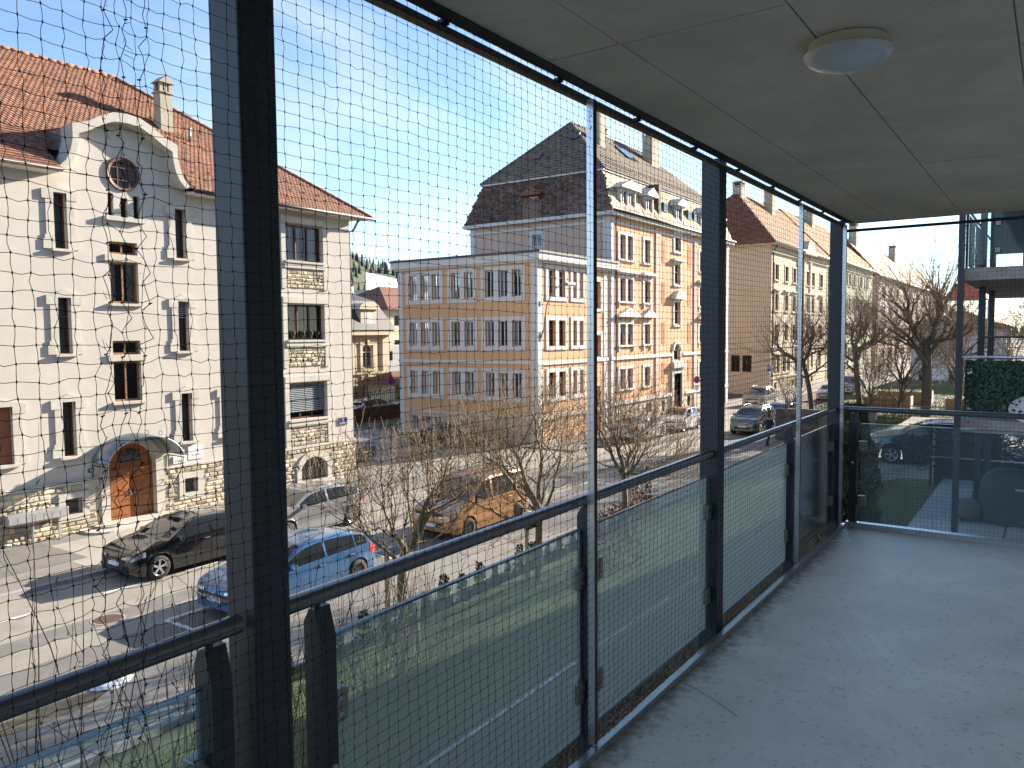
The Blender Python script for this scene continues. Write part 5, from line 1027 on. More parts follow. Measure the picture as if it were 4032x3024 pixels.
def car(name, label, cat, x, y, heading, style, L, W, Hh, paint, wr=.315, fo=.19, ro=.18, rim='alloy', spokes=5, roofm=None, clad=False, grille='plain', rails=None, plate=None, group=None, z=0.0, lights=True, group_=None):
    S = STY[style]; root = empty(name, (x, y, z), label, cat, group or 'cars parked along the street', rz=heading)
    hw = W/2; st = sorted(set(list(np.linspace(0, 1, 84))+[.006, .02, .994]))
    wx = (fo, 1-ro); ra = wr*1.13
    px = lambda t: L/2-t*L
    tp = lambda t: float(np.interp(t, *zip(*S['top'])))*Hh
    tps = lambda t: sum(tp(min(1, max(0, t+d))) for d in (-.012, -.006, 0, .006, .012))/5 if .01 < t < .99 else tp(t)
    bl = lambda t: float(np.interp(t, *zip(*S['belt'])))*Hh
    wf = lambda t: hw*float(np.interp(t, [0, .008, .03, .08, .2, .5, .82, .93, .98, 1], [.70, .80, .90, .965, 1, 1, .995, .95, .87, .78]))
    gc = .17 if style in ('hatch', 'sedan') else .21
    def sec(t):
        zt = tps(t); zs = min(bl(t), zt-.035); w = wf(t); h = zt-zs
        wr_ = w*.975-h*(.40 if style not in ('van',) else .20)
        zb = gc+(.10 if t < .03 or t > .97 else (.04 if t < .07 or t > .93 else 0))
        za = zb
        for c in wx:
            dx = (t-c)*L
            if abs(dx) < ra: za = max(za, wr+math.sqrt(ra*ra-dx*dx)*.98)
        zl = max(za+.045, zb+.06); zm = max(Hh*.38, za+.07); zm = min(zm, zs-.03)
        return [(0, za if za > zb else zb), (w*.86, za), (w*.975, za), (w*1.0 if za == zb else w*1.012, min(zl, zm-.01)), (w, zm), (w*.985, (zm+zs)/2), (w*.972, zs), (wr_+(w*.972-wr_)*.06, zt-h*.10), (wr_*.93, zt-min(.025, h*.3)), (wr_*.55, zt-min(.006, h*.1)), (0, zt)]
    secs = [(t, sec(t)) for t in st]; n = 11; v = []; f = []; mi = []
    for sgn in (1, -1):
        b = len(v)
        for t, s_ in secs: v += [(px(t), sgn*a, c) for a, c in s_]
        for i in range(len(secs)-1):
            for j in range(n-1):
                q = (b+i*n+j, b+(i+1)*n+j, b+(i+1)*n+j+1, b+i*n+j+1); f.append(q if sgn > 0 else q[::-1]); mi.append(1 if j < 2 or (clad and j < 3) else 0)
        for e in (0, len(secs)-1): f.append(tuple(b+e*n+j for j in range(n))); mi.append(0)
    m = MB(); m.v, m.f, m.mi = v, f, mi
    body = m.build('body', [paint, 'plastic'], root, smooth=True, recalc=False, local=True)
    md = body.modifiers.new('edges', 'EDGE_SPLIT'); md.split_angle = .9
    def pt(t, j, fr_, sgn, off):
        s_ = sec(t); a, b = s_[j], s_[j+1]; yv, zv = a[0]+(b[0]-a[0])*fr_, a[1]+(b[1]-a[1])*fr_
        dy, dz = b[1]-a[1], -(b[0]-a[0]); l = math.hypot(dy, dz) or 1
        return (px(t), sgn*(yv+dy/l*off), zv+dz/l*off)
    def patch(nm, mat, t0, t1, j, f0, f1, sgn, off=.006, nt=10, minh=.10, par=None, smooth=True):
        m = MB(); g = [t0+(t1-t0)*k/nt for k in range(nt+1)]; rowsv = []
        for t in g:
            if j == 6 and tps(t)-bl(t) < minh: continue
            rowsv.append([pt(t, j, f0, sgn, off), pt(t, j, (f0+f1)/2, sgn, off), pt(t, j, f1, sgn, off)])
        for a, b in zip(rowsv[:-1], rowsv[1:]):
            for k in range(2): m.quad(a[k], b[k], b[k+1], a[k+1])
        if m.f: return m.build(nm, mat, par or root, smooth=False, recalc=False, local=True)
    for sgn in (1, -1):
        for (a, b) in S['win']: patch('side_window', 'car_glass', a, b, 6, .06, .93, sgn)
        for (a, b) in S['win'][:2] if style != 'van' else [(.245, .49), (.50, .73)]:
            d_ = patch('door', paint, a-.005, b+.012, 4, .05, 1., sgn, off=.004)
            patch('door_gap', 'black', b+.013, b+.0165, 4, .0, 1., sgn, off=.005, nt=2)
            hx = px(b-.03); hz_ = bl(b)-.13; MB().box(hx-.09, hx+.09, sgn*wf(b)-.012 if sgn > 0 else sgn*wf(b)-.025, sgn*wf(b)+.025 if sgn > 0 else sgn*wf(b)+.012, hz_-.014, hz_+.014).build('handle', 'chrome' if 'silver' not in paint else 'alloy', root, local=True)
        # mirrors
        mx_ = px(S['win'][0][0]+.02); mz = bl(.3)+.06; y0 = sgn*hw*.97
        MB().add([(mx_+.07, y0, mz-.06), (mx_-.05, y0, mz-.06), (mx_-.05, y0+sgn*.19, mz-.05), (mx_+.05, y0+sgn*.19, mz-.05), (mx_+.04, y0, mz+.07), (mx_-.05, y0, mz+.08), (mx_-.05, y0+sgn*.19, mz+.08), (mx_+.02, y0+sgn*.19, mz+.06)], ((0, 3, 2, 1), (4, 5, 6, 7), (0, 1, 5, 4), (1, 2, 6, 5), (2, 3, 7, 6), (3, 0, 4, 7))).build('mirror', 'plastic' if clad else paint, root, local=True, bevel=.02)
        # lights
        patch('headlight', 'headlight', .012, .10, 5, -.1, .85, sgn, off=.008)
        patch('tail_light', 'taillight', .925, .992, 5, -.2, 1.0, sgn, off=.008)
        tl = tps(.985) if style != 'sedan' else tps(.975)
        MB().box(-L/2-.004, -L/2+.05, min(sgn*hw*.42, sgn*hw*.80), max(sgn*hw*.42, sgn*hw*.80), Hh*.50, Hh*.585).build('tail_light', 'taillight', root, local=True)
        hlz = Hh*(.40 if style == 'van' else .445)
        MB().add([(L/2+.006, sgn*hw*.42, hlz), (L/2-.05, sgn*hw*.80, hlz), (L/2-.06, sgn*hw*.80, hlz+.085), (L/2-.012, sgn*hw*.42, hlz+.06)], ((0, 1, 2, 3),)).build('headlight', 'headlight', root, local=True)
        if rails:
            pts = [(px(t), sgn*(sec(t)[8][0]*.97), tps(t)+(.05 if 0 < k < 7 else .0)) for k, t in enumerate(np.linspace(.44, .86, 8))]; MB().tube(pts, .018, 6).build('roof_rail', rails, root, smooth=True, local=True)
    def top_glass(nm, t0, t1, mat, k0=.90, off=.007, j0=8):
        m = MB(); rows_ = []
        for t in np.linspace(t0, t1, 9):
            s_ = sec(t); wv = s_[8][0]; dt = (tps(min(1, t+.01))-tps(max(0, t-.01)))/(.02*L); nx, nz_ = dt, 1.0; l = math.hypot(nx, nz_)
            rows_.append([(px(t)+nx/l*off, wv*k0*u, (s_[10][1]-(s_[10][1]-s_[8][1])*abs(u)**3)+nz_/l*off) for u in (-1, -.6, 0, .6, 1)])
        for a, b in zip(rows_[:-1], rows_[1:]):
            for k in range(4): m.quad(a[k], b[k], b[k+1], a[k+1])
        return m.build(nm, mat, root, smooth=True, recalc=False, local=True)
    top_glass('windscreen', S['ws'][0], S['ws'][1], 'car_glass'); top_glass('rear_window', S['rw'][0], S['rw'][1], 'car_glass', .84)
    if roofm: top_glass('roof_panel', S['ws'][1]+.01, S['rw'][0]-.01, roofm, 1.0, .008)
    # front and rear details
    gz0, gz1 = Hh*.29, Hh*.45
    if grille == 'star':
        g = MB().prism([(-.55, gz1-.02), (-.62, gz1-.16), (-.42, gz0+.02), (.42, gz0+.02), (.62, gz1-.16), (.55, gz1-.02)], lambda p, h: (h, p[0], p[1]), L/2-.02, L/2+.012).build('grille', 'plastic', root, local=True)
        MB().box(L/2+.012, L/2+.024, .13, .56, .50, .515).box(L/2+.012, L/2+.024, .13, .56, .535, .55).box(L/2+.012, L/2+.024, -.56, -.13, .50, .515).box(L/2+.012, L/2+.024, -.56, -.13, .535, .55).build('bars', 'chrome', g, local=True)
        e = MB(); e.tube([(L/2+.03, .115*math.cos(a), .525+.115*math.sin(a)) for a in np.linspace(0, 2*PI, 25)], .009, 6)
        for a in (PI/2, PI*7/6, PI*11/6): e.tube([(L/2+.03, 0, .525), (L/2+.03, .11*math.cos(a), .525+.11*math.sin(a))], [.014, .004], 5)
        e.build('emblem', 'chrome', g, local=True)
    elif grille == 'rings':
        g = MB().prism([(-.42, gz1), (-.52, gz1-.12), (-.36, gz0-.06), (.36, gz0-.06), (.52, gz1-.12), (.42, gz1)], lambda p, h: (h, p[0], p[1]), L/2-.02, L/2+.012).build('grille', 'plastic', root, local=True)
        e = MB()
        for k in (-1.5, -.5, .5, 1.5): e.tube([(L/2+.02, k*.062+.045*math.cos(a), .56+.045*math.sin(a)) for a in np.linspace(0, 2*PI, 15)], .006, 4)
        e.build('emblem', 'chrome', g, local=True)
    else:
        g = MB().box(L/2-.02, L/2+.010, -.60*hw, .60*hw, gz1-.02, gz1+.06).box(L/2-.02, L/2+.010, -.55*hw, .55*hw, gz0-.08, gz0+.06).build('grille', 'plastic', root, local=True)
        if grille == 'blocks':
            e = MB()
            for k in range(7):
                for zz in (0, .04): e.box(L/2+.010, L/2+.016, -.50+k*.15, -.40+k*.15, gz1-.01+zz, gz1+.015+zz)
            e.build('bars', 'alloy', g, local=True)
    pzs = gz0+.09 if style != 'van' else gz0-.02
    if plate is not None:
        p_ = MB().box(L/2+.012, L/2+.022, -.26, .26, pzs-.055, pzs+.055).build('number_plate', 'sign_white', root, local=True)
        if plate:
            cu = bpy.data.curves.new('plate_text', 'FONT'); cu.body = plate; cu.size = .115; cu.align_x = 'CENTER'; cu.align_y = 'CENTER'; cu.materials.append(MAT('ink')); cu.resolution_u = 2
            to = bpy.data.objects.new('t', cu); COL.objects.link(to); me = bpy.data.meshes.new_from_object(to); bpy.data.objects.remove(to); me.transform(Matrix.Translation((L/2+.0245, 0, pzs)) @ Matrix.Rotation(PI/2, 4, 'Z') @ Matrix.Rotation(PI/2, 4, 'X')); local_put('plate_lettering', me, p_)
    MB().box(-L/2-.02, -L/2+.01, -.26, .26, Hh*.33, Hh*.33+.11).build('number_plate', 'sign_white', root, local=True)
    MB().box(-L/2-.012, -L/2+.06, -hw*.7, hw*.7, gc+.09, gc+.2).build('rear_bumper_trim', 'plastic', root, local=True)
    if style in ('hatch', 'suv'): MB().prism([(-L/2+L*.105, tps(.90)+.02), (-L/2+L*.035, tps(.90)-.015), (-L/2+L*.04, tps(.90)-.035), (-L/2+L*.12, tps(.88)-.02)], lambda p, h: (p[0], h, p[1]), -hw*.68, hw*.68).build('spoiler', paint, root, local=True)
    ww = .215
    for c in wx:
        for sgn in (1, -1):
            w_ = bpy.data.objects.new('wheel', None); COL.objects.link(w_); w_.parent = root; w_.empty_display_size = .1
            w_.location = (px(c), sgn*(hw-ww/2-.01), wr); w_.rotation_euler = (0, random.uniform(0, 6), 0) if sgn < 0 else (0, random.uniform(0, 6), PI)
            for nm, me in zip(('tyre', 'rim', 'brake_disc'), wheel_mesh(wr, ww, rim, spokes)): local_put(nm, me, w_)
    return root
HL = PI   # cars that face the near end of the street
car('parked_car', 'black hatchback with polished five-spoke wheels parked before the arched door', 'car', 12.80, 20.22, HL, 'hatch', 4.03, 1.74, 1.42, 'paint_black', rim='chrome', grille='rings', plate='', wr=.325)
car('parked_car', 'blue hatchback with star emblem and chrome grille bars in the near parking bay', 'car', 12.72, 15.50, HL, 'hatch', 4.42, 1.80, 1.42, 'paint_blue', rim='alloy_dark', spokes=10, grille='star', plate='BE 477 BE', wr=.325)
car('parked_car', 'silver hatchback parked beside the arched cellar window of the white house', 'car', 17.2, 20.35, HL, 'hatch', 4.25, 1.80, 1.46, 'paint_silver', rim='alloy', spokes=10, plate='', wr=.32)
car('parked_van', 'copper gold family van with dark windows and roof rails', 'van', 20.72, 15.95, HL, 'van', 4.50, 1.86, 1.82, 'paint_gold', rim='alloy_dark', spokes=10, wr=.325, fo=.195, ro=.19, rails='chrome', plate='')
car('parked_car', 'black off-road car facing the street beside the white house', 'car', 27.95, 30.6, -PI/2, 'suv', 4.7, 1.92, 1.72, 'paint_black', wr=.36, plate='', rails='plastic')
car('parked_car', 'dark navy estate car with chrome window trim behind the black off-roader', 'car', 31.4, 37.6, PI*.98, 'suv', 4.7, 1.88, 1.62, 'paint_navy', wr=.34, plate='')
car('parked_car', 'brown grey saloon parked along the side of the orange annexe', 'car', 35.35, 29.0, PI/2, 'sedan', 4.7, 1.84, 1.45, 'paint_brown', wr=.33, plate='')
car('parked_car', 'white saloon seen from its rear quarter before the orange front', 'car', 43.6, 20.75, 0, 'sedan', 4.6, 1.84, 1.46, 'paint_white', wr=.33, plate='')
car('parked_car', 'white small car with red roof before the orange house door', 'car', 49.1, 20.45, HL, 'hatch', 4.0, 1.75, 1.50, 'paint_white', wr=.32, roofm='paint_red', plate='', clad=True)
car('parked_car', 'grey off-road car with block pattern grille and roof rails', 'car', 50.1, 15.85, HL, 'suv', 4.34, 1.82, 1.68, 'paint_grey', wr=.36, rails='alloy', grille='blocks', plate='', clad=True)
car('parked_car', 'pale blue car parked close behind the grey off-roader', 'car', 55.9, 15.75, HL, 'hatch', 4.1, 1.76, 1.48, 'paint_ice', plate='')
car('parked_car', 'sand coloured off-road car parked before the beige house side wall', 'car', 67.8, 20.9, HL, 'suv', 4.4, 1.86, 1.70, 'paint_sand', wr=.35, rails='chrome', plate='', clad=True)
car('parked_car', 'white car at the kerb beyond the iron fence', 'car', 77.5, 17.3, HL, 'hatch', 4.1, 1.76, 1.5, 'paint_white', plate='')
car('parked_van', 'white van parked behind the pollarded tree', 'van', 86.5, 17.4, HL, 'van', 4.9, 1.9, 1.9, 'paint_white', plate='')
for k, (x, y) in enumerate(((118, 14.2), (128, 14.6))): car('parked_car', 'white car far down the street behind the big tree', 'car', x, y, HL+.1*k, 'suv', 4.4, 1.85, 1.6, 'paint_white', plate='', group='white cars far down the street')
car('parked_car', 'snow dusted pale car behind the villa fence', 'car', 45.0, 44.6, 0.05, 'hatch', 4.3, 1.8, 1.5, 'paint_white')
car('parked_car', 'blue and white car behind the villa fence by the low shed', 'car', 50.2, 45.0, 0.0, 'sedan', 4.5, 1.8, 1.45, 'paint_ice')
car('parked_car', 'dark blue car behind the branch pattern screen', 'car', 30.5, 3.4, PI/2+.15, 'hatch', 4.2, 1.8, 1.5, 'paint_navy', z=1.85)
car('parked_car', 'white car beyond the branch pattern screen beside the snow pole', 'car', 33.5, -1.4, PI/2, 'hatch', 4.2, 1.8, 1.5, 'paint_white', z=1.85)
# ================================================================ street furniture
r = empty('wall_lamp', (38.3, 24.3, 6.5), 'curved arm street lamp fixed on the annexe corner', 'street lamp')
m = MB(); m.tube([(38.25, 24.38, 6.2), (38.25, 24.20, 6.6), (38.28, 24.0, 8.0), (38.35, 23.6, 8.9), (38.55, 23.2, 9.15), (38.75, 23.0, 9.2)], .035, 8); m.build('arm', 'zinc', r, smooth=True); MB().box(38.55, 39.45, 22.75, 23.0, 9.14, 9.30).build('lamp_head', 'zinc', r, bevel=.04); MB().box(38.62, 39.38, 22.79, 22.96, 9.10, 9.139).build('lens', 'lamp_glass', r); MB().box(38.18, 38.32, 24.36, 24.40, 6.0, 6.5).box(38.18, 38.32, 24.36, 24.40, 8.0, 8.3).build('bracket', 'zinc', r)
def road_sign(x, y, h, label, rz, kind='nopark', post=True):
    r = empty('road_sign', (x, y, .1), label, 'road sign', rz=rz)
    if post: MB().tube([(0, 0, 0), (0, 0, h+.3)], .03, 8).build('post', 'alu', r, smooth=True, local=True)
    if kind == 'nopark':
        MB().lathe([(.001, -.045), (.24, -.045), (.24, -.03), (.001, -.03)], (0, 0, h), 'y', 28).build('disc', 'sign_blue', r, local=True)
        MB().lathe([(.235, -.05), (.30, -.05), (.30, -.028), (.235, -.028)], (0, 0, h), 'y', 28).build('ring', 'sign_red', r, local=True)
        m = MB(); c = .19; m.hexa([(-c-.03, -.052, h+c-.03), (-c+.03, -.052, h+c+.03), (c+.03, -.052, h-c+.03), (c-.03, -.052, h-c-.03), (-c-.03, -.046, h+c-.03), (-c+.03, -.046, h+c+.03), (c+.03, -.046, h-c+.03), (c-.03, -.046, h-c-.03)]); m.build('bar', 'sign_red', r, local=True)
        MB().box(-.2, .2, -.05, -.035, h-.85, h-.42).build('supplement', 'notice', r, local=True)
    else:
        p_ = MB().box(-.2, .2, -.05, -.03, h-.3, h+.3).build('plate', 'sign_blue', r, local=True)
        cu = bpy.data.curves.new('p', 'FONT'); cu.body = 'P'; cu.size = .5; cu.align_x = 'CENTER'; cu.align_y = 'CENTER'; cu.materials.append(MAT('sign_white')); to = bpy.data.objects.new('t', cu); COL.objects.link(to); me = bpy.data.meshes.new_from_object(to); bpy.data.objects.remove(to); me.transform(Matrix.Translation((0, -.054, h)) @ Matrix.Rotation(PI/2, 4, 'X')); local_put('lettering', me, p_)
road_sign(60.9, 23.9, 2.5, 'round no-parking sign beside the orange house door', -.5)
road_sign(46.6, 44.0, 2.6, 'round no-parking sign with white supplement plate by the villa fence', -.6)
road_sign(80.8, 24.0, 2.6, 'blue parking sign before the beige side wall', -.6, 'park')
# villa fence
r = empty('villa_fence', (46, 43.2, 0), 'dark iron fence on a low brown wall before the villa', 'fence')
MB().box(38.5, 56, 43.1, 43.4, -.1, .9).build('wall', 'rust_iron', r); m = MB()
for x in np.arange(38.6, 56, .22): m.tube([(x, 43.25, .9), (x, 43.25, 2.0)], .016, 4)
m.box(38.5, 56, 43.23, 43.27, 1.85, 1.9); m.build('bars', 'iron', r)
# plastic bag and its puddle of sand at the kerb
rg = random.Random(3); m = MB(); n, k = 18, 7; vs = []
for i in range(k):
    for j in range(n):
        a = 2*PI*j/n; rr_ = (1-i/(k-1))**.7; q = 1+.25*math.sin(3*a+i)+rg.uniform(-.12, .12); vs.append((7.35+.36*rr_*q*math.cos(a), 13.95+.2*rr_*q*math.sin(a), .11+(.14*(1-rr_)+rg.uniform(-.015, .03)) if i else .108))
m.add(vs, [(i*n+j, i*n+(j+1) % n, (i+1)*n+(j+1) % n, (i+1)*n+j) for i in range(k-1) for j in range(n)]+[tuple((k-1)*n+j for j in range(n))]); tag(m.build('plastic_bag', 'bag_plastic', smooth=False), 'crumpled white plastic bag lying on the near pavement', 'bag')
m = MB(); m.prism([(6.1+1.0*math.cos(a)*(1+.15*math.sin(3*a)), 13.78+.36*math.sin(a)*(1+.2*math.cos(2*a))) for a in np.linspace(0, 2*PI, 20)[:-1]], lambda p, h: (p[0], p[1], h), .10, .106); m.build('sand_patch', 'earth')['kind'] = 'structure'
# ================================================================ pedestrian
def person(x, y, rz):
    r = empty('person', (x, y, .1), 'pedestrian in dark navy clothes walking past the stone garden wall', 'person', rz=rz)
    J = {'pel': (0, 0, .93, .125), 'wai': (0, 0, 1.08, .12), 'che': (.02, 0, 1.30, .15), 'nec': (.03, 0, 1.47, .062), 'hd0': (.05, 0, 1.56, .075), 'hd1': (.06, 0, 1.66, .098), 'hd2': (.055, 0, 1.74, .07),
         'lh': (.02, .10, .88, .095), 'lk': (.17, .10, .50, .062), 'la': (.10, .10, .10, .045), 'lt': (.25, .11, .04, .035), 'rh': (-.02, -.10, .88, .095), 'rk': (-.08, -.10, .49, .062), 'ra': (-.32, -.10, .14, .045), 'rt': (-.20, -.11, .04, .035),
         'ls': (.02, .20, 1.41, .065), 'le': (-.10, .26, 1.13, .048), 'lw': (.02, .27, .90, .034), 'lp': (.05, .27, .84, .038), 'rs': (.02, -.20, 1.41, .065), 're': (.10, -.27, 1.17, .048), 'rw': (.20, -.16, 1.36, .034), 'rp': (.16, -.12, 1.50, .036)}
    E = [('pel', 'wai'), ('wai', 'che'), ('che', 'nec'), ('nec', 'hd0'), ('hd0', 'hd1'), ('hd1', 'hd2'), ('pel', 'lh'), ('lh', 'lk'), ('lk', 'la'), ('la', 'lt'), ('pel', 'rh'), ('rh', 'rk'), ('rk', 'ra'), ('ra', 'rt'), ('che', 'ls'), ('ls', 'le'), ('le', 'lw'), ('lw', 'lp'), ('che', 'rs'), ('rs', 're'), ('re', 'rw'), ('rw', 'rp')]
    for s_, w in (('l', 'lp'), ('r', 'rp')):
        b = Vector(J[w][:3]); d = Vector((.02, 0, -.075)) if s_ == 'l' else Vector((-.03, .02, .07))
        for i in range(4): J[s_+'f%d' % i] = (*(b+d+Vector((-.024+.016*i, 0, 0))), .009); E.append((w, s_+'f%d' % i))
        J[s_+'th'] = (*(b+d*.45+Vector((.035, 0, 0))), .010); E.append((w, s_+'th'))
    ks = list(J); me = bpy.data.meshes.new('body'); me.from_pydata([J[k][:3] for k in ks], [(ks.index(a), ks.index(b)) for a, b in E], [])
    o = local_put('body', me, r); sk = o.modifiers.new('skin', 'SKIN'); sk.use_smooth_shade = True
    for i, k in enumerate(ks): me.skin_vertices[0].data[i].radius = (J[k][3], J[k][3]); me.skin_vertices[0].data[i].use_root = (k == 'pel')
    o.modifiers.new('sub', 'SUBSURF').levels = 2; o.modifiers['sub'].render_levels = 2
    # clothing shown as a colour split of the body by height: skin for head and hands, navy elsewhere
    m, nt, N, L, p = nodes('person_body'); tcd = N.new('ShaderNodeTexCoord'); sp_ = N.new('ShaderNodeSeparateXYZ'); L.new(tcd.outputs['Object'], sp_.inputs[0]); q = N.new('ShaderNodeMath'); q.operation = 'GREATER_THAN'; q.inputs[1].default_value = 1.49; L.new(sp_.outputs['Z'], q.inputs[0]); mm = N.new('ShaderNodeMixRGB'); mm.inputs['Color1'].default_value = (.018, .022, .045, 1); mm.inputs['Color2'].default_value = (.45, .27, .2, 1); L.new(q.outputs[0], mm.inputs['Fac']); L.new(mm.outputs[0], p.inputs['Base Color']); p.inputs['Roughness'].default_value = .8
    me.materials.append(m)
    MB().lathe([(.001, .11), (.06, .10), (.095, .05), (.108, -.01), (.10, -.06)], (.045, 0, 1.69), n=14).build('hair', 'hair', r, smooth=True, local=True)
    m = MB(); m.box(.145, .165, -.012, .012, 1.62, 1.66); m.build('nose', 'skin', r, local=True)
    for sg in (-1, 1): MB().lathe([(.001, .008), (.009, 0), (.001, -.008)], (.150, sg*.034, 1.675), n=8).build('eye', 'ink', r, local=True); MB().box(.03, .06, sg*.098-.01, sg*.098+.01, 1.63, 1.68).build('ear', 'skin', r, local=True)
    MB().box(.145, .152, -.022, .022, 1.595, 1.603).build('mouth', 'sign_red', r, local=True)
    MB().lathe([(.155, 1.46), (.185, 1.40), (.175, 1.15), (.16, .95), (.175, .80), (.14, .80)], (.01, 0, 0), n=18).build('jacket', 'navy', r, smooth=True, local=True).scale = (.85, 1.1, 1)
person(43.6, 12.95, -.35)
# ================================================================ bare trees and shrubs
def grow_tree(seed, P):
    """returns tube segments (A, B, ra, rb, level)"""
    rd = random.Random(seed); seg = []
    def rv(): return Vector((rd.gauss(0, 1), rd.gauss(0, 1), rd.gauss(0, 1))).normalized()
    def br(p, d, ln, r, lv):
        ns = P['ns'][min(lv, len(P['ns'])-1)]; sl = ln/ns; r1 = r*P['taper'][min(lv, len(P['taper'])-1)]
        q = p.copy()
        for i in range(ns):
            d = (d+rv()*P['jit'][min(lv, len(P['jit'])-1)]+Vector((0, 0, P['up'][min(lv, len(P['up'])-1)]))).normalized(); n_ = q+d*sl
            a, b = r+(r1-r)*i/ns, r+(r1-r)*(i+1)/ns; seg.append((q.copy(), n_.copy(), a, b, lv))
            if lv < P['max'] and i >= P['first'][min(lv, len(P['first'])-1)]:
                for _ in range(P['kids'][min(lv, len(P['kids'])-1)]):
                    if rd.random() < P['prob'][min(lv, len(P['prob'])-1)]:
                        side = d.cross(rv()).normalized(); an = P['ang'][min(lv, len(P['ang'])-1)]*rd.uniform(.7, 1.3)
                        cd = (d*math.cos(an)+side*math.sin(an)).normalized(); br(n_, cd, P['len'][min(lv+1, len(P['len'])-1)]*rd.uniform(.6, 1.2), max(b*P['rk'], P['rmin']), lv+1)
            q = n_
        if lv < P['max']:
            for _ in range(P['end'][min(lv, len(P['end'])-1)]):
                side = d.cross(rv()).normalized(); an = P['ang'][min(lv, len(P['ang'])-1)]*rd.uniform(.5, 1.1); cd = (d*math.cos(an)+side*math.sin(an)).normalized(); br(q, cd, P['len'][min(lv+1, len(P['len'])-1)]*rd.uniform(.6, 1.2), max(r1*.85, P['rmin']), lv+1)
    br(Vector((0, 0, 0)), Vector((rd.uniform(-.04, .04), rd.uniform(-.04, .04), 1)).normalized(), P['len'][0], P['r'], 0)
    return seg
def tree_obj(name, label, cat, loc, seg, group, trunk_lv=1, bm='bark', tm='twig', buds=0, rz=0):
    r = empty(name, loc, label, cat, group, rz=rz)
    for nm, sel, n, mt in (('trunk', [s for s in seg if s[4] <= trunk_lv], 7, bm), ('crown', [s for s in seg if s[4] > trunk_lv], 3, tm)):
        if not sel: continue
        A_ = np.array([s[0] for s in sel]); B2 = np.array([s[1] for s in sel]); ra = np.array([s[2] for s in sel]); rb = np.array([s[3] for s in sel])
        V, F_ = np_tubes(A_, B2+(B2-A_)*.06, ra, rb, n); parts = [(V, F_)]
        if buds and nm == 'crown':
            i = RNG.choice(len(sel), min(len(sel), buds), replace=False); d = (B2[i]-A_[i])*.0+RNG.normal(0, .012, (len(i), 3)); parts.append(np_tubes(B2[i], B2[i]+d+np.array([0, 0, .012]), .005, .002))
        V, F_ = join_np(parts); me = np_mesh(nm, V, F_, mt)
        if nm == 'trunk': me.polygons.foreach_set('use_smooth', [True]*len(me.polygons))
        local_put(nm, me, r)
    return r
ST = dict(len=[1.75, 1.30, 1.10, .80, .46, .22], r=.098, rmin=.0042, rk=.52, taper=[.75, .62, .50, .42, .5], ns=[6, 7, 7, 6, 4, 2], jit=[.06, .26, .30, .26, .24], up=[.05, .07, .12, .17, .12], first=[4, 1, 1, 1, 1], kids=[2, 1, 1, 1, 1], prob=[.95, .72, .62, .60, .48], ang=[1.12, .8, .75, .7, .7], end=[3, 2, 2, 1, 1], max=5)
for k, (x, y, z, lb, sc_) in enumerate(((11.15, 10.35, .45, 'bare street tree with spreading twigs growing nearest the gold van front', 1.0), (15.1, 9.75, .45, 'bare street tree between the gold van and the white saloon', 1.05), (20.4, 10.1, .45, 'bare street tree with a tied stake before the white saloon', 1.08))):
    seg = grow_tree(21+k*5, ST); seg = [(a*sc_, b*sc_, c*sc_, d*sc_, l) for a, b, c, d, l in seg]
    tree_obj('street_tree', lb, 'tree', (x, y, z), seg, 'bare street trees in the front garden', 1, buds=3000)
    print('tree', len(seg))
    if k < 2:
        r = empty('tree_stake', (x-.3, y+.1, z), ['wooden stake beside the first bare street tree', 'wooden stake beside the second bare street tree'][k], 'stake'); MB().tube([(x-.3, y+.1, z-.1), (x-.3, y+.1, z+1.75)], .045, 8).build('post', 'wood_box', r, smooth=True); MB().box(x-.36, x+.08, y+.02, y+.14, z+1.5, z+1.56).build('tie', 'rubber', r)
# pollarded plane trees with knobbed limbs
PT = dict(len=[3.3, 1.6, 1.2, 2.3, .9], r=.27, rmin=.0075, rk=.52, taper=[.85, .60, .70, .30, .4], ns=[6, 6, 5, 6, 3], jit=[.07, .26, .36, .10, .15], up=[.03, .10, .13, .08, .05], first=[3, 2, 1, 1, 1], kids=[2, 1, 3, 1, 1], prob=[.75, .6, .6, .35, .3], ang=[1.15, .75, .7, .35, .5], end=[3, 2, 5, 1, 1], max=4)
for k, (x, y, z, lb, sc_, sd) in enumerate(((50.5, 12.35, 1.5, 'pollarded tree with knobbed limbs before the beige house', .95, 3), (52.5, 9.95, 1.5, 'slender pollarded tree before the olive house', 1.1, 8), (50.0, 6.0, 1.5, 'stout pollarded tree with a broomlike crown beside the iron gate', 1.25, 14))):
    seg = grow_tree(sd, PT); seg = [(a*sc_, b*sc_, c*sc_*((.85 if k == 2 else .62) if l < 3 else .45), d*sc_*((.85 if k == 2 else .62) if l < 3 else .4), l) for a, b, c, d, l in seg]
    # knobs where the shoots start
    kn = [(b, b+(b-a).normalized()*.12, d*1.5, d*1.2, 1) for a, b, c, d, l in seg if l == 2][::4]
    print('plane', len(seg)); tree_obj('plane_tree', lb, 'tree', (x, y, z), seg+kn, 'pollarded trees beyond the garden wall', 2, 'bark_dark', 'twig_dark')
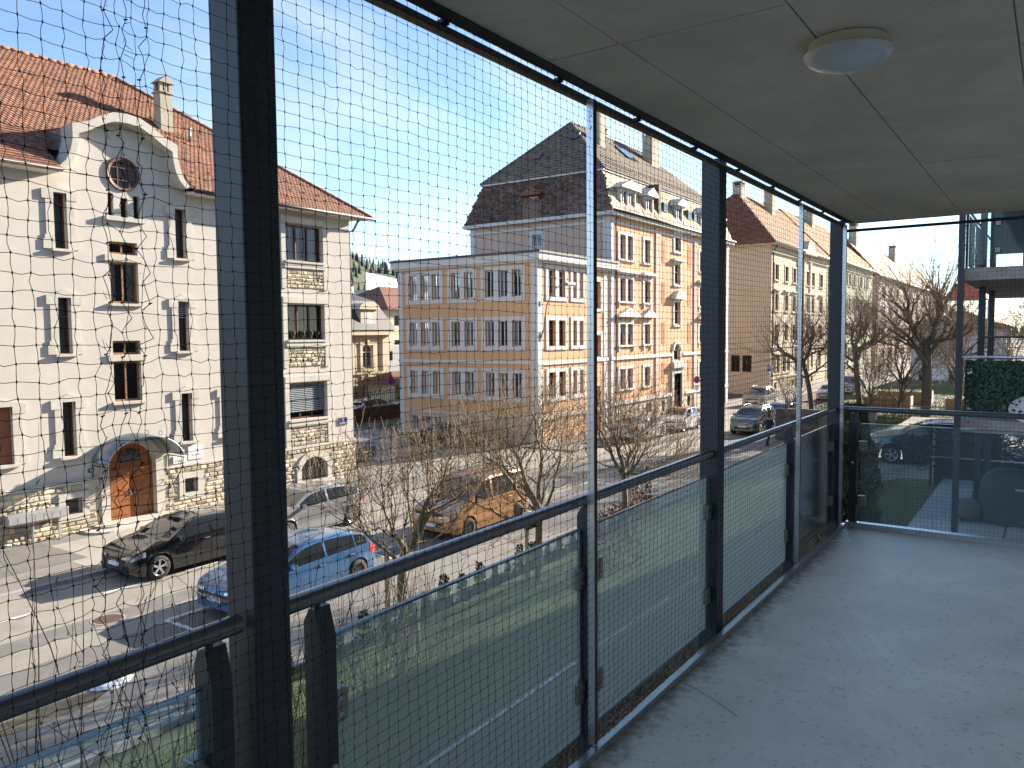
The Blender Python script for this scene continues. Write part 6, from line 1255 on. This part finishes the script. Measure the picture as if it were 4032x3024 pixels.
# smaller background trees and bushes
BT = dict(len=[1.0, 1.3, 1.1, .8, .5], r=.06, rmin=.006, rk=.6, taper=[.7, .5, .45, .4], ns=[3, 5, 5, 4, 3], jit=[.1, .18, .2, .2], up=[.05, .08, .08, .06], first=[0, 1, 1, 1], kids=[3, 1, 1, 1], prob=[1, .8, .8, .6], ang=[.7, .6, .6, .6], end=[4, 2, 2, 1], max=4)
for k, (x, y, z, sc_, lb, nm) in enumerate(((42.6, 42.3, 0, 1.05, 'leafless bush rising before the villa windows', 'bare_shrub'), (49, 8.8, 1.5, 1.1, 'tangled bare bush before the slender pollarded tree', 'bare_shrub'), (51.5, 7.6, 1.5, 1.7, 'brown bare bush left of the stout pollarded tree', 'bare_shrub'), (57, 4.9, 1.5, 1.8, 'dense brown bush right of the stout pollarded tree', 'bare_shrub'), (49, 1.6, 1.5, 1.5, 'dark brown bush behind the neighbouring balcony', 'bare_shrub'), (54, -1.0, 1.5, 2.0, 'large brown bush behind the two neighbour columns', 'bare_shrub'), (47.6, 12.6, 1.5, .7, 'reddish hedge bush on the stone garden wall', 'bare_shrub'))):
    seg = grow_tree(60+k, BT); seg = [(a*sc_, b*sc_, c*sc_, d*sc_, l) for a, b, c, d, l in seg]; tree_obj(nm, lb, 'bush', (x, y, z), seg, None, 1, 'bark_dark', 'twig_dark' if k < 6 else 'dry_twig')
# ---------------------------------------------------------------- front garden: sloping lawn, path, hedge plants
def gz(y): return float(np.interp(y, [1.5, 3.3, 10.6, 11.6], [2.45, 2.4, .42, .12]))
m = MB(); ysn = [-20, 1.0, 1.6, 2.4, 3.3]+list(np.linspace(4, 10.6, 12))+[11.1, 11.54]
for i in range(len(ysn)-1):
    for x0, x1 in ((-30, 0), (0, 6), (6, 12), (12, 20), (20, 23.6), (23.6, 46.4)):
        if x0 > 23 and ysn[i] < 5.9: continue
        m.quad((x0, ysn[i], gz(ysn[i])), (x1, ysn[i], gz(ysn[i])), (x1, ysn[i+1], gz(ysn[i+1])), (x0, ysn[i+1], gz(ysn[i+1])))
m.build('lawn', 'lawn_soil')['kind'] = 'structure'
N_ = 60000; gx_, gy = RNG.uniform(3, 26, N_), RNG.uniform(3.4, 10.4, N_); keep = RNG.random(N_) < np.clip(14/gx_, .2, 1); gx_, gy = gx_[keep], gy[keep]; zz = np.interp(gy, [1.5, 3.3, 10.6, 11.6], [2.45, 2.4, .42, .12]); an = RNG.uniform(0, 2*PI, len(gx_)); h = RNG.uniform(.03, .075, len(gx_)); w = .006
b = np.stack([gx_, gy, zz], -1); s_ = np.stack([np.cos(an), np.sin(an), an*0], -1); tip = b+np.stack([RNG.normal(0, .02, len(gx_)), RNG.normal(0, .02, len(gx_)), h], -1)
V = np.stack([b-s_*w, b+s_*w, tip], 1).reshape(-1, 3); o = put('grass', np_mesh('grass', V, np.arange(len(V)).reshape(-1, 3), 'grass')); tag(o, 'short green grass of the front garden', 'grass', kind='stuff')
m = MB(); m.box(-10, 14.5, 1.9, 2.75, 2.3, 2.50); m.build('path', 'slab_concrete')['kind'] = 'structure'
m = MB(); m.box(-60, 46.3, 11.40, 11.54, -.1, .30); m.build('garden_edging', 'granite')['kind'] = 'structure'
# low handrail along the path
r = empty('path_handrail', (4, 3.05, 2.4), 'bright metal handrail along the garden path below the balcony', 'handrail')
MB().tube([(-3, 3.05, 3.80), (14, 3.05, 3.80)], .022, 10).build('rail', 'alu', r, smooth=True)
for x in (.2, 2.6, 5.0, 7.4, 9.8, 12.2): MB().box(x, x+.05, 3.04, 3.05+.01, 2.3, 3.79).build('post', 'steel', r)
# young hedge plants with yellow ties
def plant_mesh(seed, h, w, n, mat):
    rd = np.random.default_rng(seed); t = rd.random(n); rr_ = w*np.sqrt(rd.random(n))*(1-.65*t); a = rd.uniform(0, 2*PI, n); c = np.stack([rr_*np.cos(a), rr_*np.sin(a), h*(.06+.94*t)], -1)
    d = np.stack([np.cos(a)*.5, np.sin(a)*.5, np.full(n, .8)], -1)+rd.normal(0, .3, (n, 3)); d /= np.linalg.norm(d, axis=1, keepdims=True); s_ = np.cross(d, rd.normal(0, 1, (n, 3))); s_ /= np.linalg.norm(s_, axis=1, keepdims=True); L_ = rd.uniform(.04, .10, n)[:, None]*(h/.8)**.5; V = np.stack([c, c+d*L_*.5+s_*L_*.22, c+d*L_, c+d*L_*.5-s_*L_*.22], 1).reshape(-1, 3)
    return np_mesh('foliage', V, np.arange(len(V)).reshape(-1, 4), mat)
pm = [plant_mesh(s, .62, .15, 420, 'yew') for s in (1, 2, 3)]; tm_ = MB().lathe([(.13, 0), (.135, .03), (.13, .06)], (0, 0, .30), n=10).mesh('tie', 'tie'); sm = MB().tube([(0, 0, -.05), (0, 0, .5)], .015, 5).mesh('stem', 'bark')
for i in range(26):
    x = 8.3+i*.62; y = 11.05+random.uniform(-.08, .08); r = empty('hedge_plant', (x, y, gz(y)-.02), 'young dark hedge plant in the row along the pavement', 'hedge plant', 'young hedge plants along the pavement', rz=random.uniform(0, 6)); s_ = random.uniform(.8, 1.25); r.scale = (s_, s_, s_)
    local_put('foliage', pm[i % 3], r); local_put('stem', sm, r)
    if i % 2 == 0: local_put('tie', tm_, r)
# bare multi-stem shrubs below the balcony
def stems(seed, n, spread, h, top, r0=.008, kids=4, zb=2.3):
    rd = random.Random(seed); seg = []
    for i in range(n):
        p = Vector((rd.uniform(-.25, .25)*spread, rd.uniform(-.25, .25)*spread, 0)); d = Vector((rd.gauss(0, .28), rd.gauss(0, .22), 1)).normalized(); ln = h*rd.uniform(.5, 1.0); k = 8; q = p
        for j in range(k):
            d = (d+Vector((rd.gauss(0, .05), rd.gauss(0, .05), .015))).normalized(); nq = q+d*ln/k; r_ = r0*(1-.75*j/k); seg.append((q.copy(), nq.copy(), r_, r0*(1-.75*(j+1)/k), 2))
            if j > 2 and rd.random() < .5*kids/4:
                dd = (d+Vector((rd.gauss(0, .6), rd.gauss(0, .6), .2))).normalized(); c = nq
                for _ in range(3): c2 = c+dd*ln*.05; seg.append((c.copy(), c2.copy(), r_*.5, r_*.35, 2)); dd = (dd+Vector((rd.gauss(0, .15), rd.gauss(0, .15), .1))).normalized(); c = c2
            q = nq
    return seg
for k, (x, y, n, sp_, h, lb) in enumerate(((2.15, 3.75, 70, 3.4, 3.3, 'bare many-stemmed shrub rising to the handrail beside the first column'), (1.0, 3.6, 9, 2.2, 3.35, 'bare shrub with long thin stems below the open bay'), (3.4, 3.8, 46, 3.0, 2.2, 'low bare shrub behind the first frosted panel'), (5.9, 5.6, 60, 3.2, 2.6, 'bare shrub with twisted stems behind the second frosted panel'), (9.3, 8.2, 40, 3.0, 2.3, 'bare shrub on the lawn near the garden edge'), (9.6, 2.6, 60, 2.4, 1.9, 'bare rose shrub below the end railing'), (8.7, .9, 60, 2.6, 2.1, 'tangled bare shrub between balcony end and terrace'))):
    tree_obj('bare_shrub', lb, 'shrub', (x, y, gz(y)), stems(80+k, n, sp_, h, 0, r0=.008), None, 1, 'bark', 'dry_twig', buds=200)
# dry hedge directly under the balcony edge
parts = []; n = 16000; x = RNG.uniform(.4, 8.2, n); y = RNG.uniform(1.62, 2.5, n); z = 2.45+RNG.random(n)**.6*1.95; p = np.stack([x, y, z], -1); d = RNG.normal(0, 1, (n, 3)); d[:, 2] = np.abs(d[:, 2])+.4; d /= np.linalg.norm(d, axis=1, keepdims=True); V, F_ = np_tubes(p, p+d*RNG.uniform(.08, .3, (n, 1)), .0035, .002)
o = put('dry_hedge', np_mesh('dry_hedge', V, F_, 'dry_twig')); tag(o, 'dry leafless hedge directly below the balcony edge', 'hedge', kind='stuff')
# copper leaved low shrub beyond the railing joint
parts = []
for k, (x, y, lb) in enumerate(((15.9, 8.2, 'low shrub with withered red brown leaves on the lawn'), (22.5, 10.7, 'small shrub with withered leaves by the garden edge'))):
    r = empty('copper_shrub', (x, y, gz(y)), lb, 'shrub'); local_put('foliage', plant_mesh(50+k, 1.35, .9, 900, 'dead_leaf'), r); seg = stems(140+k, 40, 2.0, 1.5, 0); V, F_ = np_tubes(np.array([s[0] for s in seg]), np.array([s[1] for s in seg]), np.array([s[2] for s in seg]), np.array([s[3] for s in seg])); local_put('stems', np_mesh('stems', V, F_, 'dry_twig'), r)
# ================================================================ neighbouring wing and its terrace
Nw = empty('neighbour_house', (24, -5, 0), 'neighbouring apartment wing with concrete balconies in line with ours', 'building')
MB().box(16.6, 44, -16, -1.1, -.1, 19).build('wall', 'far_grey', Nw)  # unseen body of the wing, lengthened to throw shade on the lawn
for z in (4.8, 7.50, 10.3, 13.1):
    s_ = MB().box(16.15, 26, -1.12, 1.42, z-.22, z).build('balcony_slab', 'slab_concrete', Nw)
for z in (7.5, 10.3):
    m = MB()
    for x0, x1 in ((16.30, 17.9), (18.0, 19.6), (19.7, 21.5)): m.quad((x0, 1.36, z+.06), (x1, 1.36, z+.06), (x1, 1.36, z+1.0), (x0, 1.36, z+1.0))
    m.build('glass_front', 'balustrade_clear', Nw)
    for y0, y1 in ((.45, 1.30), (-.45, .40)): MB().quad((16.22, y0, z+.05), (16.22, y1, z+.05), (16.22, y1, z+1.05), (16.22, y0, z+1.05)).build('glass_side', 'balustrade_clear', Nw)
    for y0, y1 in ((.50, .985), (-.5, .44)): MB().box(16.26, 16.28, y0, y1, z+.22, z+1.22).build('privacy_screen', 'screen_dark', Nw)
    MB().tube([(16.2, 1.36, z+1.06), (16.2, -1.0, z+1.06)], .022, 8).tube([(16.2, 1.36, z+1.06), (25, 1.36, z+1.06)], .022, 8).build('handrail', 'steel', Nw, smooth=True)
    for y in (1.33, .95, .47, -.5): MB().box(16.19, 16.23, y, y+.04, z, z+1.05).build('baluster', 'steel', Nw)
    for y in (1.2, .85): MB().box(16.17, 16.24, y, y+.07, z+.25, z+.33).box(16.17, 16.24, y, y+.07, z+.72, z+.80).build('clamp', 'clamp', Nw)
column(15.93, 'slim dark column standing before the neighbouring balconies', -.1, 19, 1.36, 1.46, .10)
column(18.6, 'dark column behind the upper neighbouring balcony slab', -.1, 10, 1.20, 1.32, .12); column(20.6, 'dark column under the far side of the neighbouring balcony', -.1, 10, 1.15, 1.27, .12)
# lower neighbouring balcony: rail, ivy screen, planter wall
MB().tube([(16.2, 1.36, 5.92), (16.2, -1.0, 5.92)], .026, 8).tube([(16.2, 1.36, 5.92), (25, 1.36, 5.92)], .026, 8).build('lower_handrail', 'alu', Nw, smooth=True)
MB().tube([(19.5, 1.3, 6.25), (19.5, -1.0, 6.25)], .02, 8).tube([(16.2, 1.36, 5.95), (19.5, 1.3, 6.25)], .015, 8).tube([(19.5, .35, 5.0), (19.5, .35, 6.9)], .03, 8).build('rear_rail', 'steel', Nw, smooth=True)
iv = empty('ivy_screen', (16.2, .3, 4.85), 'green artificial ivy screen covering the lower neighbouring balcony railing', 'screen')
MB().box(16.23, 16.25, -1.0, 1.33, 4.86, 5.86).build('backing', 'screen_dark', iv)
n = 2600; y = RNG.uniform(-.95, 1.32, n); z = RNG.uniform(4.86, 5.86, n); ok = ~(((y-.28)/.40)**2+((z-5.02)/.26)**2 < 1); ok2 = ok | (RNG.random(n) < .28); y, z = y[ok2], z[ok2]; n = len(y)
c = np.stack([16.20-RNG.random(n)*.05, y, z], -1); a = RNG.uniform(0, 2*PI, n); u = np.stack([RNG.normal(0, .3, n), np.cos(a), np.sin(a)], -1)*.028; v_ = np.stack([RNG.normal(0, .3, n), -np.sin(a), np.cos(a)], -1)*.024; V = np.stack([c-u, c-v_, c+u, c+v_], 1).reshape(-1, 3)
o = put('leaves', np_mesh('leaves', V, np.arange(len(V)).reshape(-1, 4), 'ivy'), iv); o['kind'] = 'stuff'
m = MB(); m.prism([(.28+.38*math.cos(t), 5.02+.25*math.sin(t)) for t in np.linspace(0, 2*PI, 18)[:-1]], lambda p, h: (h, p[0], p[1]), 16.222, 16.229); m.build('pale_backing', 'sign_white', iv)
m = MB()
for k in range(10): t = k/10*2*PI; m.add([(16.135, .72, 5.05), (16.135, .72+.05*math.cos(t), 5.05+.05*math.sin(t)), (16.135, .72+.03*math.cos(t+.35), 5.05+.03*math.sin(t+.35))], ((0, 1, 2),))
m.build('orange_leaf', 'wood_box', iv)
MB().box(16.18, 16.215, 1.22, 1.29, 5.62, 5.72).box(16.18, 16.215, 1.22, 1.29, 4.98, 5.08).build('clip', 'alu', iv)
# terrace of paving slabs
TZ = 2.62
r = empty('terrace', (18, 0, TZ)); r['kind'] = 'structure'
MB().box(13.6, 24, -6, 2.3, 2.2, TZ-.04).build('bed', 'slab_concrete', r)
for i in range(13):
    for j in range(10): MB().box(13.62+i*.8, 14.41+i*.8, 1.48-j*.8+.02, 2.27-j*.8, TZ-.04, TZ+random.uniform(0, .003)).build('paving_slab', 'terrace', r)
bq = empty('covered_barbecue', (18.1, .55, TZ), 'barbecue under a dark grey fabric cover on the terrace', 'barbecue')
n = 40; vs = []; rd = random.Random(9)
prof = [(.0, 1.0), (.12, 1.02), (.5, 1.0), (.86, .98), (.95, .90), (1.02, .80), (1.05, .78)]
for i, (hh_, sc_) in enumerate([(0.0, 1.03), (.15, 1.0), (.45, .99), (.75, .98), (.88, .96), (1.0, .86), (1.08, .74), (1.10, .55)]):
    for j in range(n):
        a = 2*PI*j/n; c, s_ = math.cos(a), math.sin(a); e = 4; k = (abs(c)**e+abs(s_)**e)**(-1/e); fold = 1+(.035*math.sin(a*9+1)+.02*math.sin(a*17))*(1-hh_)
        vs.append((18.1+.36*c*k*sc_*fold, .45+.72*s_*k*sc_*fold, TZ+.02+hh_*(.93+.02*math.sin(a*3))))
m = MB().add(vs, [(i*n+j, i*n+(j+1) % n, (i+1)*n+(j+1) % n, (i+1)*n+j) for i in range(7) for j in range(n)]+[tuple(7*n+j for j in range(n))]); m.build('cover', 'cover', bq, smooth=True)
MB().box(17.72, 17.735, .28, .56, TZ+.70, TZ+.74).build('label_strip', 'alu', bq)
bo = empty('round_pouf', (17.9, 1.35, TZ), 'round stone grey pouf beside the covered barbecue', 'pouf'); MB().lathe([(.001, 0), (.16, .01), (.26, .10), (.285, .22), (.25, .34), (.15, .42), (.001, .44)], (17.9, 1.35, TZ), n=24).build('cushion', 'pouf', bo, smooth=True); MB().box(17.6, 17.64, 1.48, 1.56, TZ, TZ+.1).build('foot', 'sign_white', bo)
# branch pattern privacy fence with its rails
pf = empty('branch_screen_fence', (22.5, 0, TZ), 'dark branch pattern privacy fence behind the terrace', 'fence')
segA, segB = [], []; rd = random.Random(4)
for i in range(900):
    p = np.array([22.6, rd.uniform(-5, 2.5), TZ+rd.uniform(.25, 1.3)]); a = rd.choice([.2, .5, 2.6, 2.9])+rd.gauss(0, .35)
    for _ in range(5): q = p+np.array([0, math.cos(a), math.sin(a)])*.13; q[2] = min(max(q[2], TZ+.1), TZ+1.36); segA.append(p); segB.append(q); p = q; a += rd.gauss(0, .25)
V, F_ = np_tubes(np.array(segA), np.array(segB), .012, .009, 4); o = put('branches', np_mesh('branches', V, F_, 'black'), pf); o['kind'] = 'stuff'
MB().tube([(22.6, -5, TZ+1.40), (22.6, 2.6, TZ+1.40)], .02, 6).tube([(22.6, -5, TZ+.56), (22.6, 2.6, TZ+.56)], .018, 6).build('rail', 'alu', pf, smooth=True)
for y in (-4.5, -2.5, -.5, 1.0, 2.5): MB().tube([(22.62, y, TZ-.3), (22.62, y, TZ+1.4)], .025, 6).build('post', 'alu', pf)
MB().box(22.7, 22.75, -5, 2.6, TZ-.3, TZ+.50).build('lower_panel', 'screen_dark', pf)
MB().box(23.5, 46.35, -12, 6.2, 1.0, 1.84).build('rear_yard', 'asphalt')['kind'] = 'structure'
sp_ = empty('snow_pole', (25.5, -.8, 1.84), 'red and white snow pole behind the branch screen', 'pole'); MB().tube([(25.5, -.8, 1.84), (25.5, -.8, 4.6)], .035, 8).build('shaft', 'sign_white', sp_); MB().tube([(25.5, -.8, 4.0), (25.5, -.8, 4.45)], .037, 8).build('band', 'sign_red', sp_)
# thuja columns beside the terrace
for k, (x, y, h, w, lb) in enumerate(((14.6, 2.9, 2.2, .55, 'dense green thuja bush below the balcony corner'), (17.4, 3.5, 2.1, .6, 'second thuja bush beside the terrace edge'), (22.0, 4.3, 2.3, .7, 'thuja bush at the end of the branch screen'))):
    r = empty('thuja_bush', (x, y, gz(y)), lb, 'bush', 'thuja bushes by the terrace'); local_put('foliage', plant_mesh(70+k, h, w, 5200, 'thuja'), r); local_put('stem', MB().tube([(0, 0, -.1), (0, 0, h*.8)], .05, 6).mesh('stem', 'bark_dark'), r)
# ================================================================ raised garden beyond, wall, iron fence, planters
GZ = 1.5
MB().box(46.5, 46.9, 8.0, 13.4, -.1, 1.95).build('garden_wall', 'wall_stone')
gw = bpy.data.objects['garden_wall']; tag(gw, 'dark stone retaining wall at the corner of the neighbouring garden', 'wall')
fw_ = Fac((0, 13.45, 0), (1, 0, 0), (0, 1, 0)); fx_ = Fac((46.5, 0, 0), (0, 1, 0), (-1, 0, 0))
for fc, a0, a1 in ((fx_, 11.0, 13.4),):
    z = -.05
    while z < 1.85:
        a = a0; h = random.uniform(.22, .32)
        while a < a1: w = random.uniform(.3, .5); m = MB(); fc.box(m, a+.01, min(a+w, a1)-.01, 0, random.uniform(.03, .07), z+.01, min(z+h, 1.9)-.01); m.build('stone', 'wall_stone', gw); a += w
        z += h
MB().box(46.9, 140, -40, 13.0, -.1, GZ).box(46.5, 46.9, -40, 8.0, -.1, GZ).build('raised_garden', 'lawn_soil')['kind'] = 'structure'
n = 26000; x = 46.6+RNG.random(n)**1.5*30; y = RNG.uniform(-6, 12.8, n); an = RNG.uniform(0, 2*PI, n); b = np.stack([x, y, np.full(n, GZ)], -1); s_ = np.stack([np.cos(an), np.sin(an), an*0], -1); tip = b+np.stack([RNG.normal(0, .05, n), RNG.normal(0, .05, n), RNG.uniform(.05, .12, n)], -1); V = np.stack([b-s_*.02, b+s_*.02, tip], 1).reshape(-1, 3); o = put('garden_grass', np_mesh('garden_grass', V, np.arange(len(V)).reshape(-1, 3), 'grass')); tag(o, 'pale winter grass of the raised neighbouring garden', 'grass', kind='stuff')
r = empty('iron_fence', (46.7, 6, GZ), 'rusty iron fence with hooped tops around the raised garden', 'fence')
m = MB()
for y in np.arange(-4, 12.9, .16): m.tube([(46.7, y, GZ-.1), (46.7, y, GZ+.95)], .011, 4)
m.box(46.68, 46.72, -4, 12.9, GZ+.85, GZ+.89); m.box(46.68, 46.72, -4, 12.9, GZ+.15, GZ+.19)
for x in np.arange(46.9, 70, .2): m.tube([(x, 12.95, GZ-.1), (x, 12.95, GZ+.95)], .011, 4)
m.box(46.9, 70, 12.93, 12.97, GZ+.85, GZ+.89); m.build('bars', 'rust_iron', r)
for y in (3.6, 7.4, 12.6):
    m = MB()
    for w, h in ((.28, 1.5), (.18, 1.38)): m.tube([(46.7, y-w, GZ)]+[(46.7, y-w*math.cos(t), GZ+h-w+w*math.sin(t)) for t in np.linspace(0, PI, 9)]+[(46.7, y+w, GZ)], .022, 5)
    m.build('hoop', 'rust_iron', r)
for k, (x, y, w) in enumerate(((53.5, 8.6, 1.3), (59, 8.4, 1.6), (54, 4.4, 1.0), (53, 1.4, 1.2))):
    r = empty('raised_bed', (x, y, GZ), ['long wooden raised bed left of the stout pollarded tree', 'second wooden raised bed further back on the grass', 'wooden raised bed behind the iron gate', 'wooden raised bed nearest the neighbour column'][k], 'planter')
    for q in range(3): MB().box(x, x+.05, y-w, y+w, GZ+.02+q*.26, GZ+.26+q*.26).build('plank', 'wood_box', r)
    MB().box(x+.05, x+1.0, y-w, y+w, GZ, GZ+.7).build('soil', 'earth', r); MB().box(x-.02, x+1.02, y-w-.06, y-w, GZ, GZ+.85).build('end_post', 'limestone', r); MB().box(x-.02, x+1.02, y+w, y+w+.06, GZ, GZ+.85).build('end_post', 'limestone', r)
aw = empty('red_awning', (83, 7, 0), 'red fabric pavilion roof behind the stout pollarded tree', 'awning'); m = MB(); m.add([(82, 5.2, 9.2), (82, 8.8, 9.2), (86, 8.8, 9.2), (86, 5.2, 9.2), (84, 7, 11.3)], ((0, 1, 4), (1, 2, 4), (2, 3, 4), (3, 0, 4))); m.build('canopy', 'red_awning', aw)
for x, y in ((82.1, 5.3), (82.1, 8.7), (85.9, 8.7), (85.9, 5.3)): MB().tube([(x, y, 1.5), (x, y, 9.2)], .07, 6).build('post', 'alu', aw)
far_house('grey_shed', 'pale low building behind the bushes at the end of the gardens', 88, 100, 4, 12, 6.5, 2.0, 'far_white', 'roof_red', 3, 2)
